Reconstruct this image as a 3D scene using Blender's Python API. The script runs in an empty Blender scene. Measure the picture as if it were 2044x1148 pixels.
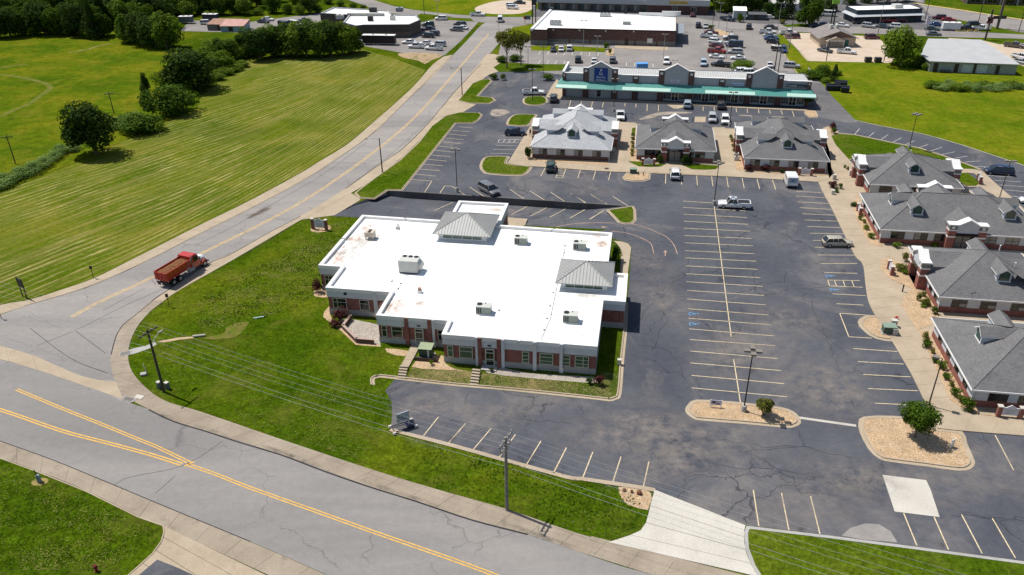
import bpy, bmesh, math, random
from mathutils import Vector, Matrix
from mathutils.geometry import tessellate_polygon
R = math.radians
scene = bpy.context.scene
COL = scene.collection
# ------------------------------------------------------------------ camera
CAM_H, PITCH, ROLL, FPX = 57.906, 0.506477, -0.013941, 1600.0
cam_d = bpy.data.cameras.new('camera'); cam = bpy.data.objects.new('camera', cam_d); COL.objects.link(cam)
cam_d.sensor_width = 36.0; cam_d.lens = FPX / 2044 * 36.0
cam_d.clip_start = 1.0; cam_d.clip_end = 4000.0
cam.location = (0, 0, CAM_H)
cam.rotation_euler = (Matrix.Rotation(math.pi / 2 - PITCH, 3, 'X') @ Matrix.Rotation(ROLL, 3, 'Z')).to_euler()
scene.camera = cam
# ------------------------------------------------------------------ light
SUN_DIR = Vector((-0.860, 0.50, 0)).normalized()          # horizontal direction towards the sun
SUN_EL = R(62)
sun_d = bpy.data.lights.new('sun', 'SUN'); sun_d.energy = 4.9; sun_d.angle = R(0.53); sun_d.color = (1.0, 0.955, 0.88)
sun = bpy.data.objects.new('sun', sun_d); COL.objects.link(sun); sun.location = (-60, 30, 150)
to_sun = Vector((SUN_DIR.x * math.cos(SUN_EL), SUN_DIR.y * math.cos(SUN_EL), math.sin(SUN_EL)))
sun.rotation_euler = to_sun.to_track_quat('Z', 'Y').to_euler()
world = bpy.data.worlds.new('World'); scene.world = world; world.use_nodes = True
wn = world.node_tree.nodes; wl = world.node_tree.links
sky_n = wn.new('ShaderNodeTexSky'); sky_n.sky_type = 'NISHITA'; sky_n.sun_disc = False
sky_n.sun_elevation = SUN_EL; sky_n.sun_rotation = math.atan2(SUN_DIR.x, SUN_DIR.y)
sky_n.air_density = 1.0; sky_n.dust_density = 1.0
bg = wn['Background']; wl.new(sky_n.outputs['Color'], bg.inputs['Color']); bg.inputs['Strength'].default_value = 0.095
vs = scene.view_settings
scene.display_settings.display_device = 'sRGB'
vs.view_transform = 'Standard'; vs.look = 'None'; vs.exposure = 0.12; vs.gamma = 1.0; vs.use_curve_mapping = False

# ------------------------------------------------------------------ survey: a pixel of the photo -> the ground it shows
_c, _s = math.cos(PITCH), math.sin(PITCH)
_fw = Vector((0, _c, -_s)); _up0 = Vector((0, _s, _c)); _rt0 = Vector((1, 0, 0))
_rt = math.cos(ROLL) * _rt0 + math.sin(ROLL) * _up0
_up = -math.sin(ROLL) * _rt0 + math.cos(ROLL) * _up0
def at(px, py, z=0.0):
    d = _fw * FPX + _rt * (px - 1022) - _up * (py - 574)
    t = (z - CAM_H) / d.z
    return Vector((d.x * t, d.y * t, z))
def zm(x0, y0, s, pts):
    return [(x0 + a / s, y0 + b / s) for a, b in pts]
GA = 0.170137                                              # heading of the building grid
GX = Vector((math.cos(GA), -math.sin(GA), 0)); GY = Vector((math.sin(GA), math.cos(GA), 0))
rnd = random.Random(7)

# ------------------------------------------------------------------ mesh builder
class MB:
    def __init__(s, M=None): s.v = []; s.f = []; s.m = []; s.M = M
    def P(s, p):
        p = Vector(p)
        return tuple(s.M @ p) if s.M is not None else tuple(p)
    def poly(s, pts, m=0):
        i = len(s.v); s.v += [s.P(p) for p in pts]; s.f.append(tuple(range(i, i + len(pts)))); s.m.append(m)
    def box(s, x0, x1, y0, y1, z0, z1, m=0, skip=''):
        i = len(s.v)
        s.v += [s.P(p) for p in ((x0,y0,z0),(x1,y0,z0),(x1,y1,z0),(x0,y1,z0),(x0,y0,z1),(x1,y0,z1),(x1,y1,z1),(x0,y1,z1))]
        F = dict(b=(3,2,1,0), t=(4,5,6,7), f=(0,1,5,4), r=(1,2,6,5), k=(2,3,7,6), l=(3,0,4,7))
        for k, q in F.items():
            if k not in skip: s.f.append(tuple(i + a for a in q)); s.m.append(m)
    def prism(s, pts, z0, z1, m=0, mt=None, bottom=False):
        n = len(pts); i = len(s.v)
        a = sum(pts[k][0]*pts[(k+1)%n][1]-pts[(k+1)%n][0]*pts[k][1] for k in range(n))
        if a < 0: pts = list(pts)[::-1]
        s.v += [s.P((p[0], p[1], z0)) for p in pts] + [s.P((p[0], p[1], z1)) for p in pts]
        for k in range(n):
            j = (k + 1) % n
            s.f.append((i+k, i+j, i+n+j, i+n+k)); s.m.append(m)
        s.f.append(tuple(range(i+n, i+2*n))); s.m.append(m if mt is None else mt)
        if bottom: s.f.append(tuple(range(i+n-1, i-1, -1))); s.m.append(m)
    def cyl(s, p0, p1, r0, r1=None, n=8, m=0, caps=True):
        r1 = r0 if r1 is None else r1
        p0, p1 = Vector(p0), Vector(p1); d = (p1 - p0).normalized()
        a = d.orthogonal().normalized(); b = d.cross(a); i = len(s.v)
        for p, r in ((p0, r0), (p1, r1)):
            for k in range(n):
                t = 2 * math.pi * k / n; s.v.append(s.P(p + a * (r * math.cos(t)) + b * (r * math.sin(t))))
        for k in range(n):
            j = (k + 1) % n; s.f.append((i+k, i+j, i+n+j, i+n+k)); s.m.append(m)
        if caps:
            s.f.append(tuple(range(i+n-1, i-1, -1))); s.m.append(m)
            s.f.append(tuple(range(i+n, i+2*n))); s.m.append(m)
    def tube(s, path, r, n=5, m=0):
        for a, b in zip(path[:-1], path[1:]): s.cyl(a, b, r, r, n, m, True)
    def loft(s, rings, m=0, caps=True, closed=True):
        n = len(rings[0]); i = len(s.v)
        for r in rings: s.v += [s.P(p) for p in r]
        for k in range(len(rings) - 1):
            for j in range(n if closed else n - 1):
                j2 = (j + 1) % n
                s.f.append((i+k*n+j, i+k*n+j2, i+(k+1)*n+j2, i+(k+1)*n+j)); s.m.append(m)
        if caps:
            s.f.append(tuple(range(i+n-1, i-1, -1))); s.m.append(m)
            e = i + (len(rings)-1)*n; s.f.append(tuple(range(e, e+n))); s.m.append(m)
    def blob(s, c, rx, ry, rz, n=8, k=5, m=0, jit=0.0, rg=None):
        rings = []
        for a in range(k + 1):
            t = math.pi * a / k; rr = max(math.sin(t), 0.03); zz = -math.cos(t)
            rings.append([(c[0]+rx*rr*math.cos(2*math.pi*b/n)*(1+(rg.uniform(-jit,jit) if rg else 0)),
                           c[1]+ry*rr*math.sin(2*math.pi*b/n)*(1+(rg.uniform(-jit,jit) if rg else 0)), c[2]+rz*zz) for b in range(n)])
        s.loft(rings, m)
    def mesh(s, name, mats, smooth=False):
        me = bpy.data.meshes.new(name); me.from_pydata(s.v, [], s.f)
        for mt in mats: me.materials.append(mt)
        if len(mats) > 1: me.polygons.foreach_set('material_index', s.m)
        if smooth: me.polygons.foreach_set('use_smooth', [True] * len(me.polygons))
        me.update(); return me
    def build(s, name, mats, parent=None, loc=None, rz=0.0, smooth=False, kind=None):
        if not isinstance(mats, (list, tuple)): mats = [mats]
        return put(name, s.mesh(name, mats, smooth), parent, loc, rz, kind)
def put(name, me, parent=None, loc=None, rz=0.0, kind=None):
    o = bpy.data.objects.new(name, me); COL.objects.link(o)
    if parent is not None: o.parent = parent
    if loc is not None: o.location = loc
    if rz: o.rotation_euler = (0, 0, rz)
    if kind: o['kind'] = kind
    return o
def tag(o, label, cat, group=None):
    o['label'] = label; o['category'] = cat
    if group: o['group'] = group
    return o
def thing(name, label, cat, loc=(0, 0, 0), rz=0.0, group=None):
    o = bpy.data.objects.new(name, None); COL.objects.link(o); o.empty_display_size = 0.3
    o.location = loc; o.rotation_euler = (0, 0, rz)
    return tag(o, label, cat, group)
def struct_empty(name):
    o = bpy.data.objects.new(name, None); COL.objects.link(o); o['kind'] = 'structure'; return o
def copy_tree(o, parent=None):
    c = o.copy(); COL.objects.link(c)
    if parent is not None: c.parent = parent
    for ch in o.children: copy_tree(ch, c)
    return c
def text_mesh(name, body, size, mat, parent, loc, rot, ext=0.02, align='CENTER', shear=0.0):
    cu = bpy.data.curves.new('lettering', 'FONT'); cu.body = body; cu.size = size; cu.extrude = ext; cu.align_x = align; cu.shear = shear
    to = bpy.data.objects.new('lettering', cu); COL.objects.link(to)
    me = bpy.data.meshes.new_from_object(to.evaluated_get(bpy.context.evaluated_depsgraph_get()))
    bpy.data.objects.remove(to); bpy.data.curves.remove(cu)
    me.name = name; me.materials.clear(); me.materials.append(mat)
    o = put(name, me, parent, loc); o.rotation_euler = rot; return o

# ------------------------------------------------------------------ materials
class NT:
    def __init__(s, name, rough=0.8, spec=0.3, metal=0.0):
        s.mat = bpy.data.materials.new(name); s.mat.use_nodes = True; s.t = s.mat.node_tree
        s.b = s.t.nodes['Principled BSDF']
        s.b.inputs['Roughness'].default_value = rough; s.b.inputs['Specular IOR Level'].default_value = spec
        s.b.inputs['Metallic'].default_value = metal
    def n(s, typ, props=None, **kw):
        nd = s.t.nodes.new('ShaderNode' + typ)
        for k, v in (props or {}).items(): setattr(nd, k, v)
        for k, v in kw.items():
            k = int(k[1:]) if k[0] == '_' and k[1:].isdigit() else k.replace('_', ' ')
            if hasattr(v, 'is_output'): s.t.links.new(v, nd.inputs[k])
            else: nd.inputs[k].default_value = v
        return nd
    def pos(s, obj=False):
        if obj: return s.n('TexCoord').outputs['Object']
        return s.n('NewGeometry').outputs['Position']
    def noise(s, vec, scale, detail=3.0, rough=0.55, dist=0.0):
        return s.n('TexNoise', Vector=vec, Scale=scale, Detail=detail, Roughness=rough, Distortion=dist).outputs['Fac']
    def ramp(s, fac, stops):
        r = s.n('ValToRGB', Fac=fac); e = r.color_ramp.elements
        while len(e) < len(stops): e.new(0.5)
        for k, (p, c) in enumerate(stops):
            e[k].position = p; e[k].color = (c[0], c[1], c[2], 1) if hasattr(c, '__len__') else (c, c, c, 1)
        return r.outputs['Color']
    def mix(s, fac, a, b, mode='MIX'):
        m = s.n('Mix', dict(data_type='RGBA', blend_type=mode))
        for k, v in ((0, fac), (6, a), (7, b)):
            if hasattr(v, 'is_output'): s.t.links.new(v, m.inputs[k])
            else: m.inputs[k].default_value = v if k == 0 else (v[0], v[1], v[2], 1)
        return m.outputs[2]
    def math(s, op, a, b=0.0, c=0.0):
        m = s.n('Math', dict(operation=op))
        for k, v in ((0, a), (1, b), (2, c)):
            if hasattr(v, 'is_output'): s.t.links.new(v, m.inputs[k])
            else: m.inputs[k].default_value = v
        return m.outputs[0]
    def mapped(s, vec, scale=(1, 1, 1), rz=0.0):
        return s.n('Mapping', Vector=vec, Scale=scale, Rotation=(0, 0, rz)).outputs['Vector']
    def bump(s, h, strength=0.3, dist=0.05):
        bn = s.n('Bump', Height=h, Strength=strength, Distance=dist); s.t.links.new(bn.outputs['Normal'], s.b.inputs['Normal'])
    def col(s, c):
        if hasattr(c, 'is_output'): s.t.links.new(c, s.b.inputs['Base Color'])
        else: s.b.inputs['Base Color'].default_value = (c[0], c[1], c[2], 1)
        return s.mat
MATS = {}
def simple(name, c, rough=0.7, var=0.12, scale=1.2, spec=0.3, metal=0.0, bump=0.0, fine=0.0):
    if name in MATS: return MATS[name]
    n = NT(name, rough, spec, metal); p = n.pos()
    f = n.noise(p, scale, 4)
    k = n.ramp(f, [(0.3, [x * (1 - var) for x in c]), (0.7, [min(x * (1 + var), .95) for x in c])])
    if fine: k = n.mix(1.0, k, n.ramp(n.noise(p, scale * 14, 2), [(0.3, 1 - fine), (0.7, 1 + fine)]), 'MULTIPLY')
    if bump: n.bump(n.noise(p, scale * 8, 3), bump)
    MATS[name] = n.col(k); return MATS[name]
# ---- ground materials
def grass_mat(name, cols, yel=None, yamt=0.0, fine=0.35, clump=0.9, weeds=0.0):
    n = NT(name, 1.0, 0.0); p = n.pos()
    c = n.ramp(n.noise(p, 0.06, 4, 0.6, 0.6), [(0.33, cols[0]), (0.5, cols[1]), (0.68, cols[2])])
    c = n.mix(1.0, c, n.ramp(n.noise(p, clump, 5, 0.7), [(0.3, 1 - fine), (0.72, 1 + fine)]), 'MULTIPLY')
    c = n.mix(1.0, c, n.ramp(n.noise(p, 2.6, 4, 0.75), [(0.36, 1 - fine), (0.66, 1 + fine)]), 'MULTIPLY')
    if yel is not None:
        f = n.math('MULTIPLY', n.ramp(n.noise(p, 0.16, 6, 0.72, 0.5), [(0.50, 0.0), (0.72, 1.0)]), yamt)
        c = n.mix(f, c, yel)
    if weeds:
        w = n.math('MULTIPLY', n.ramp(n.noise(p, 3.1, 3, 0.7), [(0.60, 0.0), (0.70, 1.0)]), n.ramp(n.noise(p, 0.1, 3, 0.6), [(0.5, 0.0), (0.62, weeds)]))
        c = n.mix(w, c, (0.26, 0.25, 0.13))
    n.bump(n.noise(p, 5.0, 4, 0.7), 0.6, 0.12)
    return n.col(c)
def asphalt_mat(name, dark, light, dust=(0.15, 0.135, 0.12), damt=0.6, stretch=(1, 1, 1), rz=0.0, fine=0.12, crack=0.0):
    n = NT(name, 0.95, 0.08); p = n.pos(); q = n.mapped(p, stretch, rz)
    c = n.ramp(n.noise(q, 0.09, 5, 0.6, 0.4), [(0.36, dark), (0.64, light)])
    f = n.math('MULTIPLY', n.ramp(n.noise(q, 0.055, 6, 0.68, 1.0), [(0.52, 0.0), (0.72, 1.0)]), damt)
    c = n.mix(f, c, dust)
    c = n.mix(1.0, c, n.ramp(n.noise(p, 1.1, 5, 0.75), [(0.3, 1 - fine), (0.7, 1 + fine)]), 'MULTIPLY')
    c = n.mix(1.0, c, n.ramp(n.noise(p, 9, 2), [(0.3, 1 - fine), (0.7, 1 + fine)]), 'MULTIPLY')
    if crack:
        wv = n.n('VectorMath', dict(operation='MULTIPLY_ADD'), _0=n.n('TexNoise', Vector=p, Scale=0.5, Detail=3).outputs['Color'], _1=(3, 3, 0), _2=p).outputs[0]
        v = n.n('TexVoronoi', dict(feature='DISTANCE_TO_EDGE'), Vector=wv, Scale=0.085).outputs['Distance']
        k = n.math('MULTIPLY', n.ramp(v, [(0.002, 1.0), (0.006, 0.0)]), n.ramp(n.noise(p, 0.12, 2), [(0.44, 0.0), (0.55, crack)]))
        c = n.mix(k, c, [x * .45 for x in dark])
    return n.col(c)
def concrete_mat(name, c0, c1, stain=0.5):
    n = NT(name, 0.95, 0.08); p = n.pos()
    c = n.ramp(n.noise(p, 0.25, 5, 0.65), [(0.3, c0), (0.7, c1)])
    f = n.math('MULTIPLY', n.ramp(n.noise(p, 0.4, 6, 0.75, 1.0), [(0.55, 0.0), (0.75, 1.0)]), stain)
    c = n.mix(f, c, [x * .55 for x in c0])
    c = n.mix(1.0, c, n.ramp(n.noise(p, 7, 3), [(0.3, .9), (0.7, 1.1)]), 'MULTIPLY')
    return n.col(c)
def gravel_mat(name, a, b, c3):
    n = NT(name, 0.9, 0.25); p = n.pos()
    v = n.n('TexVoronoi', Vector=p, Scale=9.0)
    c = n.ramp(n.math('FRACT', n.math('MULTIPLY', v.outputs['Color'], 1.0)), [(0.1, a), (0.5, b), (0.9, c3)])
    c = n.mix(1.0, c, n.ramp(v.outputs['Distance'], [(0.2, 1.1), (0.8, 0.62)]), 'MULTIPLY')
    c = n.mix(1.0, c, n.ramp(n.noise(p, 0.7, 3), [(0.3, .85), (0.7, 1.12)]), 'MULTIPLY')
    n.bump(n.math('SUBTRACT', 1.0, v.outputs['Distance']), 0.7, 0.06)
    return n.col(c)
GRASS_LAWN = grass_mat('lawn_grass', [(0.030, 0.062, 0.002), (0.050, 0.085, 0.003), (0.094, 0.116, 0.006)], (0.17, 0.145, 0.03), 0.36, 0.42, 0.8, 0.5)
GRASS_RICH = grass_mat('verge_grass', [(0.036, 0.072, 0.003), (0.054, 0.092, 0.004), (0.088, 0.118, 0.008)], (0.2, 0.17, 0.05), 0.25, 0.36, 1.2, 0.35)
GRASS_DRY = grass_mat('thin_grass', [(0.04, 0.07, 0.01), (0.065, 0.088, 0.014), (0.13, 0.12, 0.04)], (0.36, 0.27, 0.13), 0.8, 0.42, 1.2, 0.7)
GRASS_MEADOW = grass_mat('meadow_grass', [(0.047, 0.088, 0.004), (0.078, 0.115, 0.005), (0.138, 0.140, 0.008)], (0.21, 0.165, 0.022), 0.45, 0.32, 0.5)
GRASS_FIELD = grass_mat('open_field_grass', [(0.066, 0.112, 0.004), (0.105, 0.142, 0.006), (0.15, 0.158, 0.009)], (0.23, 0.18, 0.022), 0.45, 0.30, 0.6)
def hay_mat():
    n = NT('mown_hay_grass', 1.0, 0.0); p = n.pos()
    def slope(u, v): a, b = at(*u), at(*v); return (b.y - a.y) / (b.x - a.x), (a + b) / 2
    s0, m0 = slope((150, 506), (370, 418)); s1, m1 = slope((650, 268), (790, 175))
    sx = n.n('SeparateXYZ', Vector=p); dx = n.math('SUBTRACT', sx.outputs[0], m0.x); k2 = (s1 - s0) / (2 * (m1.x - m0.x))
    yy = n.math('SUBTRACT', sx.outputs[1], n.math('ADD', n.math('MULTIPLY', dx, s0), n.math('MULTIPLY', n.math('POWER', n.math('MAXIMUM', dx, 0.0), 2.0), k2)))
    q = n.n('CombineXYZ', X=dx, Y=yy).outputs[0]
    base = n.ramp(n.noise(p, 0.05, 5, 0.65, 0.8), [(0.3, (0.05, 0.085, 0.004)), (0.5, (0.083, 0.114, 0.006)), (0.7, (0.148, 0.146, 0.016))])
    base = n.mix(1.0, base, n.ramp(n.noise(p, 1.4, 6, 0.8), [(0.33, .6), (0.67, 1.4)]), 'MULTIPLY')
    st = n.noise(n.mapped(q, (0.05, 0.55, 1)), 1.0, 3, 0.6)
    base = n.mix(n.ramp(st, [(0.45, 0.0), (0.7, 0.55)]), base, (0.25, 0.20, 0.065))
    wave = n.n('TexWave', dict(bands_direction='Y', wave_profile='SIN'), Vector=q, Scale=0.115, Distortion=6.0, Detail=4.0, Detail_Scale=0.7).outputs['Fac']
    rows = n.ramp(wave, [(0.72, 0.0), (0.86, 1.0)])
    brk = n.ramp(n.noise(n.mapped(q, (0.3, 1.3, 1)), 1.0, 6, 0.8), [(0.46, 0.0), (0.62, 1.0)])
    zone = n.ramp(n.noise(p, 0.045, 4, 0.6), [(0.40, 0.12), (0.58, 1.0)])
    f = n.math('MULTIPLY', n.math('MULTIPLY', rows, brk), n.math('MULTIPLY', zone, 0.95))
    c = n.mix(f, base, (0.47, 0.38, 0.18))
    bare = n.math('MULTIPLY', n.ramp(n.noise(p, 0.09, 5, 0.7), [(0.66, 0.0), (0.78, 1.0)]), 0.55)
    c = n.mix(bare, c, (0.36, 0.26, 0.12))
    n.bump(n.noise(p, 4.0, 4, 0.7), 0.6, 0.12)
    return n.col(c)
HAY = hay_mat()
LOT = asphalt_mat('sealed_asphalt', (0.066, 0.070, 0.085), (0.098, 0.101, 0.114), (0.205, 0.185, 0.17), 0.75, (1, 1, 1), 0, 0.14, 0.85)
LOT_DRY = asphalt_mat('worn_lot_asphalt', (0.20, 0.185, 0.175), (0.26, 0.24, 0.228), (0.32, 0.29, 0.25), 0.5)
LOT_MID = asphalt_mat('grey_drive_asphalt', (0.10, 0.098, 0.105), (0.15, 0.145, 0.145), (0.26, 0.235, 0.21), 0.7, (1, 1, 1), 0, 0.14, 0.6)
_ra = at(390, 925); _rb = at(960, 1140); ROAD_ANG = math.atan2(_rb.y - _ra.y, _rb.x - _ra.x)
ROAD = asphalt_mat('aged_road_asphalt', (0.20, 0.19, 0.182), (0.255, 0.24, 0.226), (0.32, 0.288, 0.26), 0.6, (0.25, 1, 1), -ROAD_ANG, 0.08, 0.5)
_ra2 = at(300, 560); _rb2 = at(800, 240); ROAD2_ANG = math.atan2(_rb2.y - _ra2.y, _rb2.x - _ra2.x)
ROAD2 = asphalt_mat('side_road_asphalt', (0.215, 0.203, 0.193), (0.285, 0.265, 0.248), (0.36, 0.32, 0.285), 0.65, (0.18, 1, 1), -ROAD2_ANG, 0.08, 0.7)
CONC = concrete_mat('warm_concrete', (0.33, 0.265, 0.19), (0.42, 0.345, 0.255), 0.4)
CONC_ROAD = concrete_mat('road_edge_concrete', (0.25, 0.205, 0.158), (0.345, 0.29, 0.225), 0.65)
CONC_NEW = concrete_mat('pale_concrete', (0.45, 0.42, 0.37), (0.54, 0.51, 0.45), 0.15)
CONC_GREY = concrete_mat('grey_concrete', (0.30, 0.29, 0.27), (0.4, 0.39, 0.365), 0.4)
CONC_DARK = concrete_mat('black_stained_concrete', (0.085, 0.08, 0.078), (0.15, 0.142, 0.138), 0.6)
GRAVEL = gravel_mat('tan_river_gravel', (0.43, 0.28, 0.15), (0.52, 0.36, 0.21), (0.58, 0.46, 0.33))
GRAVEL_GREY = gravel_mat('grey_gravel', (0.32, 0.28, 0.235), (0.42, 0.37, 0.31), (0.52, 0.47, 0.42))
DIRT = concrete_mat('bare_dirt', (0.38, 0.27, 0.17), (0.5, 0.38, 0.25), 0.3)
TANLOT = concrete_mat('tan_gravel_lot', (0.43, 0.345, 0.265), (0.53, 0.44, 0.345), 0.3)
def worn(name, _, c, th):
    n = NT(name, .95, .1); p = n.pos(); f = n.ramp(n.noise(p, .5, 6, .75, .5), [(th - .08, 0.0), (th + .08, 1.0)])
    g = n.ramp(n.noise(p, 0.3, 4), [(.3, [.5 * x for x in c]), (.7, [.75 * x for x in c])]) if 'lot' in name else n.ramp(n.noise(p, .9, 5, .7), [(.3, (.05, .085, .008)), (.7, (.13, .145, .012))])
    return n.col(n.mix(f, g, c))
WORN = worn('worn_lot_surface', None, (.33, .285, .235), .5)
YEL = simple('yellow_road_paint', (0.62, 0.36, 0.07), 0.7, 0.2, 2.5, fine=0.25)
CREAM = simple('faded_cream_paint', (0.60, 0.49, 0.31), 0.7, 0.25, 2.5, fine=0.3)
WHITEP = simple('white_line_paint', (0.6, 0.57, 0.52), 0.7, 0.25, 2.5, fine=0.3)
BLUEP = simple('blue_line_paint', (0.12, 0.34, 0.62), 0.7, 0.25, 2.5)
CRACK = simple('dark_crack_filler', (0.022, 0.022, 0.026), 0.85, 0.2)
PATCH = asphalt_mat('pale_patch_asphalt', (0.2, 0.19, 0.18), (0.27, 0.255, 0.24), (0.32, 0.29, 0.26), 0.5)

# ---- ground geometry helpers
def smooth(pts, n=4, closed=True):
    pts = [Vector(p) for p in pts]; out = []; N = len(pts)
    for i in range(N if closed else N - 1):
        g = (lambda k: pts[k % N]) if closed else (lambda k: pts[min(max(k, 0), N - 1)])
        p0, p1, p2, p3 = g(i - 1), g(i), g(i + 1), g(i + 2)
        for j in range(n):
            t = j / n; t2, t3 = t * t, t * t * t
            out.append(0.5 * ((2 * p1) + (p2 - p0) * t + (2 * p0 - 5 * p1 + 4 * p2 - p3) * t2 + (3 * p1 - p0 - 3 * p2 + p3) * t3))
    if not closed: out.append(pts[-1])
    return out
def W(px, z=0.0): return [at(a, b, z) for a, b in px]
def area(p): return sum(p[k].x * p[(k+1) % len(p)].y - p[(k+1) % len(p)].x * p[k].y for k in range(len(p)))
def offset(p, d):
    if area(p) < 0: p = p[::-1]
    n = len(p); out = []
    for i in range(n):
        e0 = (p[i] - p[i-1]).to_2d(); e1 = (p[(i+1) % n] - p[i]).to_2d()
        n0 = Vector((-e0.y, e0.x)).normalized() if e0.length > 1e-6 else Vector((0, 0)); n1 = Vector((-e1.y, e1.x)).normalized() if e1.length > 1e-6 else n0
        m = n0 + n1
        m = m.normalized() if m.length > 1e-4 else n0
        k = max(m.dot(n0), 0.5)
        q = p[i].to_2d() + m * (d / k); out.append(Vector((q.x, q.y, p[i].z)))
    return out
def sheet(name, pts, z, mat, parent=None, holes=(), kind='structure'):
    pts = [Vector((p[0], p[1], 0)) for p in pts]; loops = [pts] + [[Vector((p[0], p[1], 0)) for p in h] for h in holes]
    flat = [p for l in loops for p in l]
    b = MB(); b.v = [(p.x, p.y, z) for p in flat]
    for t in tessellate_polygon(loops):
        a, c, d = (flat[i] for i in t)
        if (c - a).cross(d - a).z < 0: t = t[::-1]
        b.f.append(tuple(t)); b.m.append(0)
    return b.build(name, mat, parent, kind=None if parent else kind)
def sheet_px(name, px, z, mat, parent=None, sm=0):
    p = W(px)
    if sm: p = smooth(p, sm)
    return sheet(name, p, z, mat, parent)
def island(fill_name, px, fill, sm=3, gutter=0.42, kerb=0.16, h=0.13, mat=None):
    p = W(px); p = smooth(p, sm) if sm else p
    if area(p) < 0: p = p[::-1]
    a = offset(p, gutter); b_ = offset(p, gutter + kerb); n = len(p)
    m = MB()
    for i in range(n):
        j = (i + 1) % n
        if gutter > 0:
            m.poly([(p[i].x,p[i].y,.006),(p[j].x,p[j].y,.006),(p[j].x,p[j].y,.022),(p[i].x,p[i].y,.022)])
            m.poly([(p[i].x,p[i].y,.022),(p[j].x,p[j].y,.022),(a[j].x,a[j].y,.02),(a[i].x,a[i].y,.02)])
        m.poly([(a[i].x,a[i].y,.02),(a[j].x,a[j].y,.02),(a[j].x,a[j].y,h),(a[i].x,a[i].y,h)])
        m.poly([(a[i].x,a[i].y,h),(a[j].x,a[j].y,h),(b_[j].x,b_[j].y,h),(b_[i].x,b_[i].y,h)])
        m.poly([(b_[i].x,b_[i].y,h),(b_[j].x,b_[j].y,h),(b_[j].x,b_[j].y,h-.05),(b_[i].x,b_[i].y,h-.05)])
    m.build('kerb', mat or CONC, kind='structure')
    return sheet(fill_name, b_, h - .03, fill)
def resample(pts, n):
    L = [0.0]
    for a, b in zip(pts[:-1], pts[1:]): L.append(L[-1] + (b - a).length)
    out = []; k = 0
    for i in range(n + 1):
        t = L[-1] * i / n
        while k < len(L) - 2 and L[k + 1] < t: k += 1
        f = (t - L[k]) / max(L[k + 1] - L[k], 1e-9); out.append(pts[k].lerp(pts[k + 1], f))
    return out
def slab_strip(name, lpx, rpx, n, z, mat, gap=0.03, z0=-0.02, zr=None, sub=2):
    Lp = resample(smooth(W(lpx), 4, False), n * sub); Rp = resample(smooth(W(rpx), 4, False), n * sub)
    root = struct_empty(name)
    for i in range(n):
        A = [Lp[i * sub + k].copy() for k in range(sub + 1)]; B = [Rp[i * sub + k].copy() for k in range(sub + 1)]
        dl = (A[1] - A[0]).normalized() * gap / 2; A[0] = A[0] + dl; B[0] = B[0] + dl
        A[-1] = A[-1] - dl; B[-1] = B[-1] - dl
        dz = rnd.uniform(-.004, .004); m = MB()
        ring = A + B[::-1]
        zz = [z + dz] * (sub + 1) + [(z if zr is None else zr) + dz] * (sub + 1)
        N = len(ring)
        if area(ring) < 0: ring = ring[::-1]; zz = zz[::-1]
        m.poly([(q.x, q.y, zq) for q, zq in zip(ring, zz)])
        for k in range(N):
            j = (k + 1) % N
            m.poly([(ring[k].x, ring[k].y, z0), (ring[j].x, ring[j].y, z0), (ring[j].x, ring[j].y, zz[j]), (ring[k].x, ring[k].y, zz[k])])
        m.build('slab', mat, root)
    return root
def line_strip(pts, w):
    """flat ribbon quads along world points"""
    out = []
    for a, b in zip(pts[:-1], pts[1:]):
        d = (b - a); d.z = 0; d.normalize(); q = Vector((-d.y, d.x, 0)) * (w / 2)
        out.append((a - q, b - q, b + q, a + q))
    return out
def ribbon(name, pts, w, z, mat, parent=None, lift=True):
    m = MB()
    n = len(pts); Ls = []; Rs = []
    for i in range(n):
        d = (pts[min(i + 1, n - 1)] - pts[max(i - 1, 0)]); d.z = 0; d.normalize(); q = Vector((-d.y, d.x, 0)) * (w / 2)
        Ls.append(pts[i] + q); Rs.append(pts[i] - q)
    for i in range(n - 1):
        m.poly([(Rs[i].x, Rs[i].y, pts[i].z + z), (Rs[i+1].x, Rs[i+1].y, pts[i+1].z + z), (Ls[i+1].x, Ls[i+1].y, pts[i+1].z + z), (Ls[i].x, Ls[i].y, pts[i].z + z)])
    return m.build(name, mat, parent, kind=None if parent else 'structure')

# ------------------------------------------------------------------ the sunken lower drive behind the retaining wall
WA, WB = at(772, 380), at(1246, 411); WC = at(1215, 458); WD = at(652, 431)
def wall_h(t): return 1.32 * min(1.0, max(0.0, (1 - t) / 0.17)) ** 0.8 * min(1.0, 0.75 + t * 3)
def drive_z(x, y):
    d = WB - WA; t = ((x - WA.x) * d.x + (y - WA.y) * d.y) / d.length_squared
    nrm = Vector((d.y, -d.x)).normalized(); v = (x - WA.x) * nrm.x + (y - WA.y) * nrm.y
    if t < -0.28 or t > 1.02 or v < -0.3 or v > 13: return 0.0
    k = max(0.0, min(1.0, v / 12.0))
    e = max(0.0, min(1.0, (t + 0.26) / 0.26))
    return -wall_h(max(t, 0)) * (1 - k) * e
def at_drive(px, py):
    z = 0.0; p = at(px, py); d = WB - WA
    if (p.x-WA.x)*d.y - (p.y-WA.y)*d.x < 0.05*d.length: return p
    for _ in range(25):
        p = at(px, py, z); z = 0.5 * z + 0.5 * drive_z(p.x, p.y)
    return at(px, py, z)
def bil(u, v):
    return WA.lerp(WB, u).lerp(WD.lerp(WC, u), v)
HOLE = [WA, WB, WC, WD]
G0 = [(-520, -60), (520, -60), (820, 480), (820, 1500), (-820, 1500), (-820, 400)]
sheet('ground', G0, -0.02, GRASS_LAWN, holes=[HOLE])
m = MB(); NU, NV = 40, 8
grid = [[bil(i / NU, j / NV) for j in range(NV + 1)] for i in range(NU + 1)]
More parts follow.
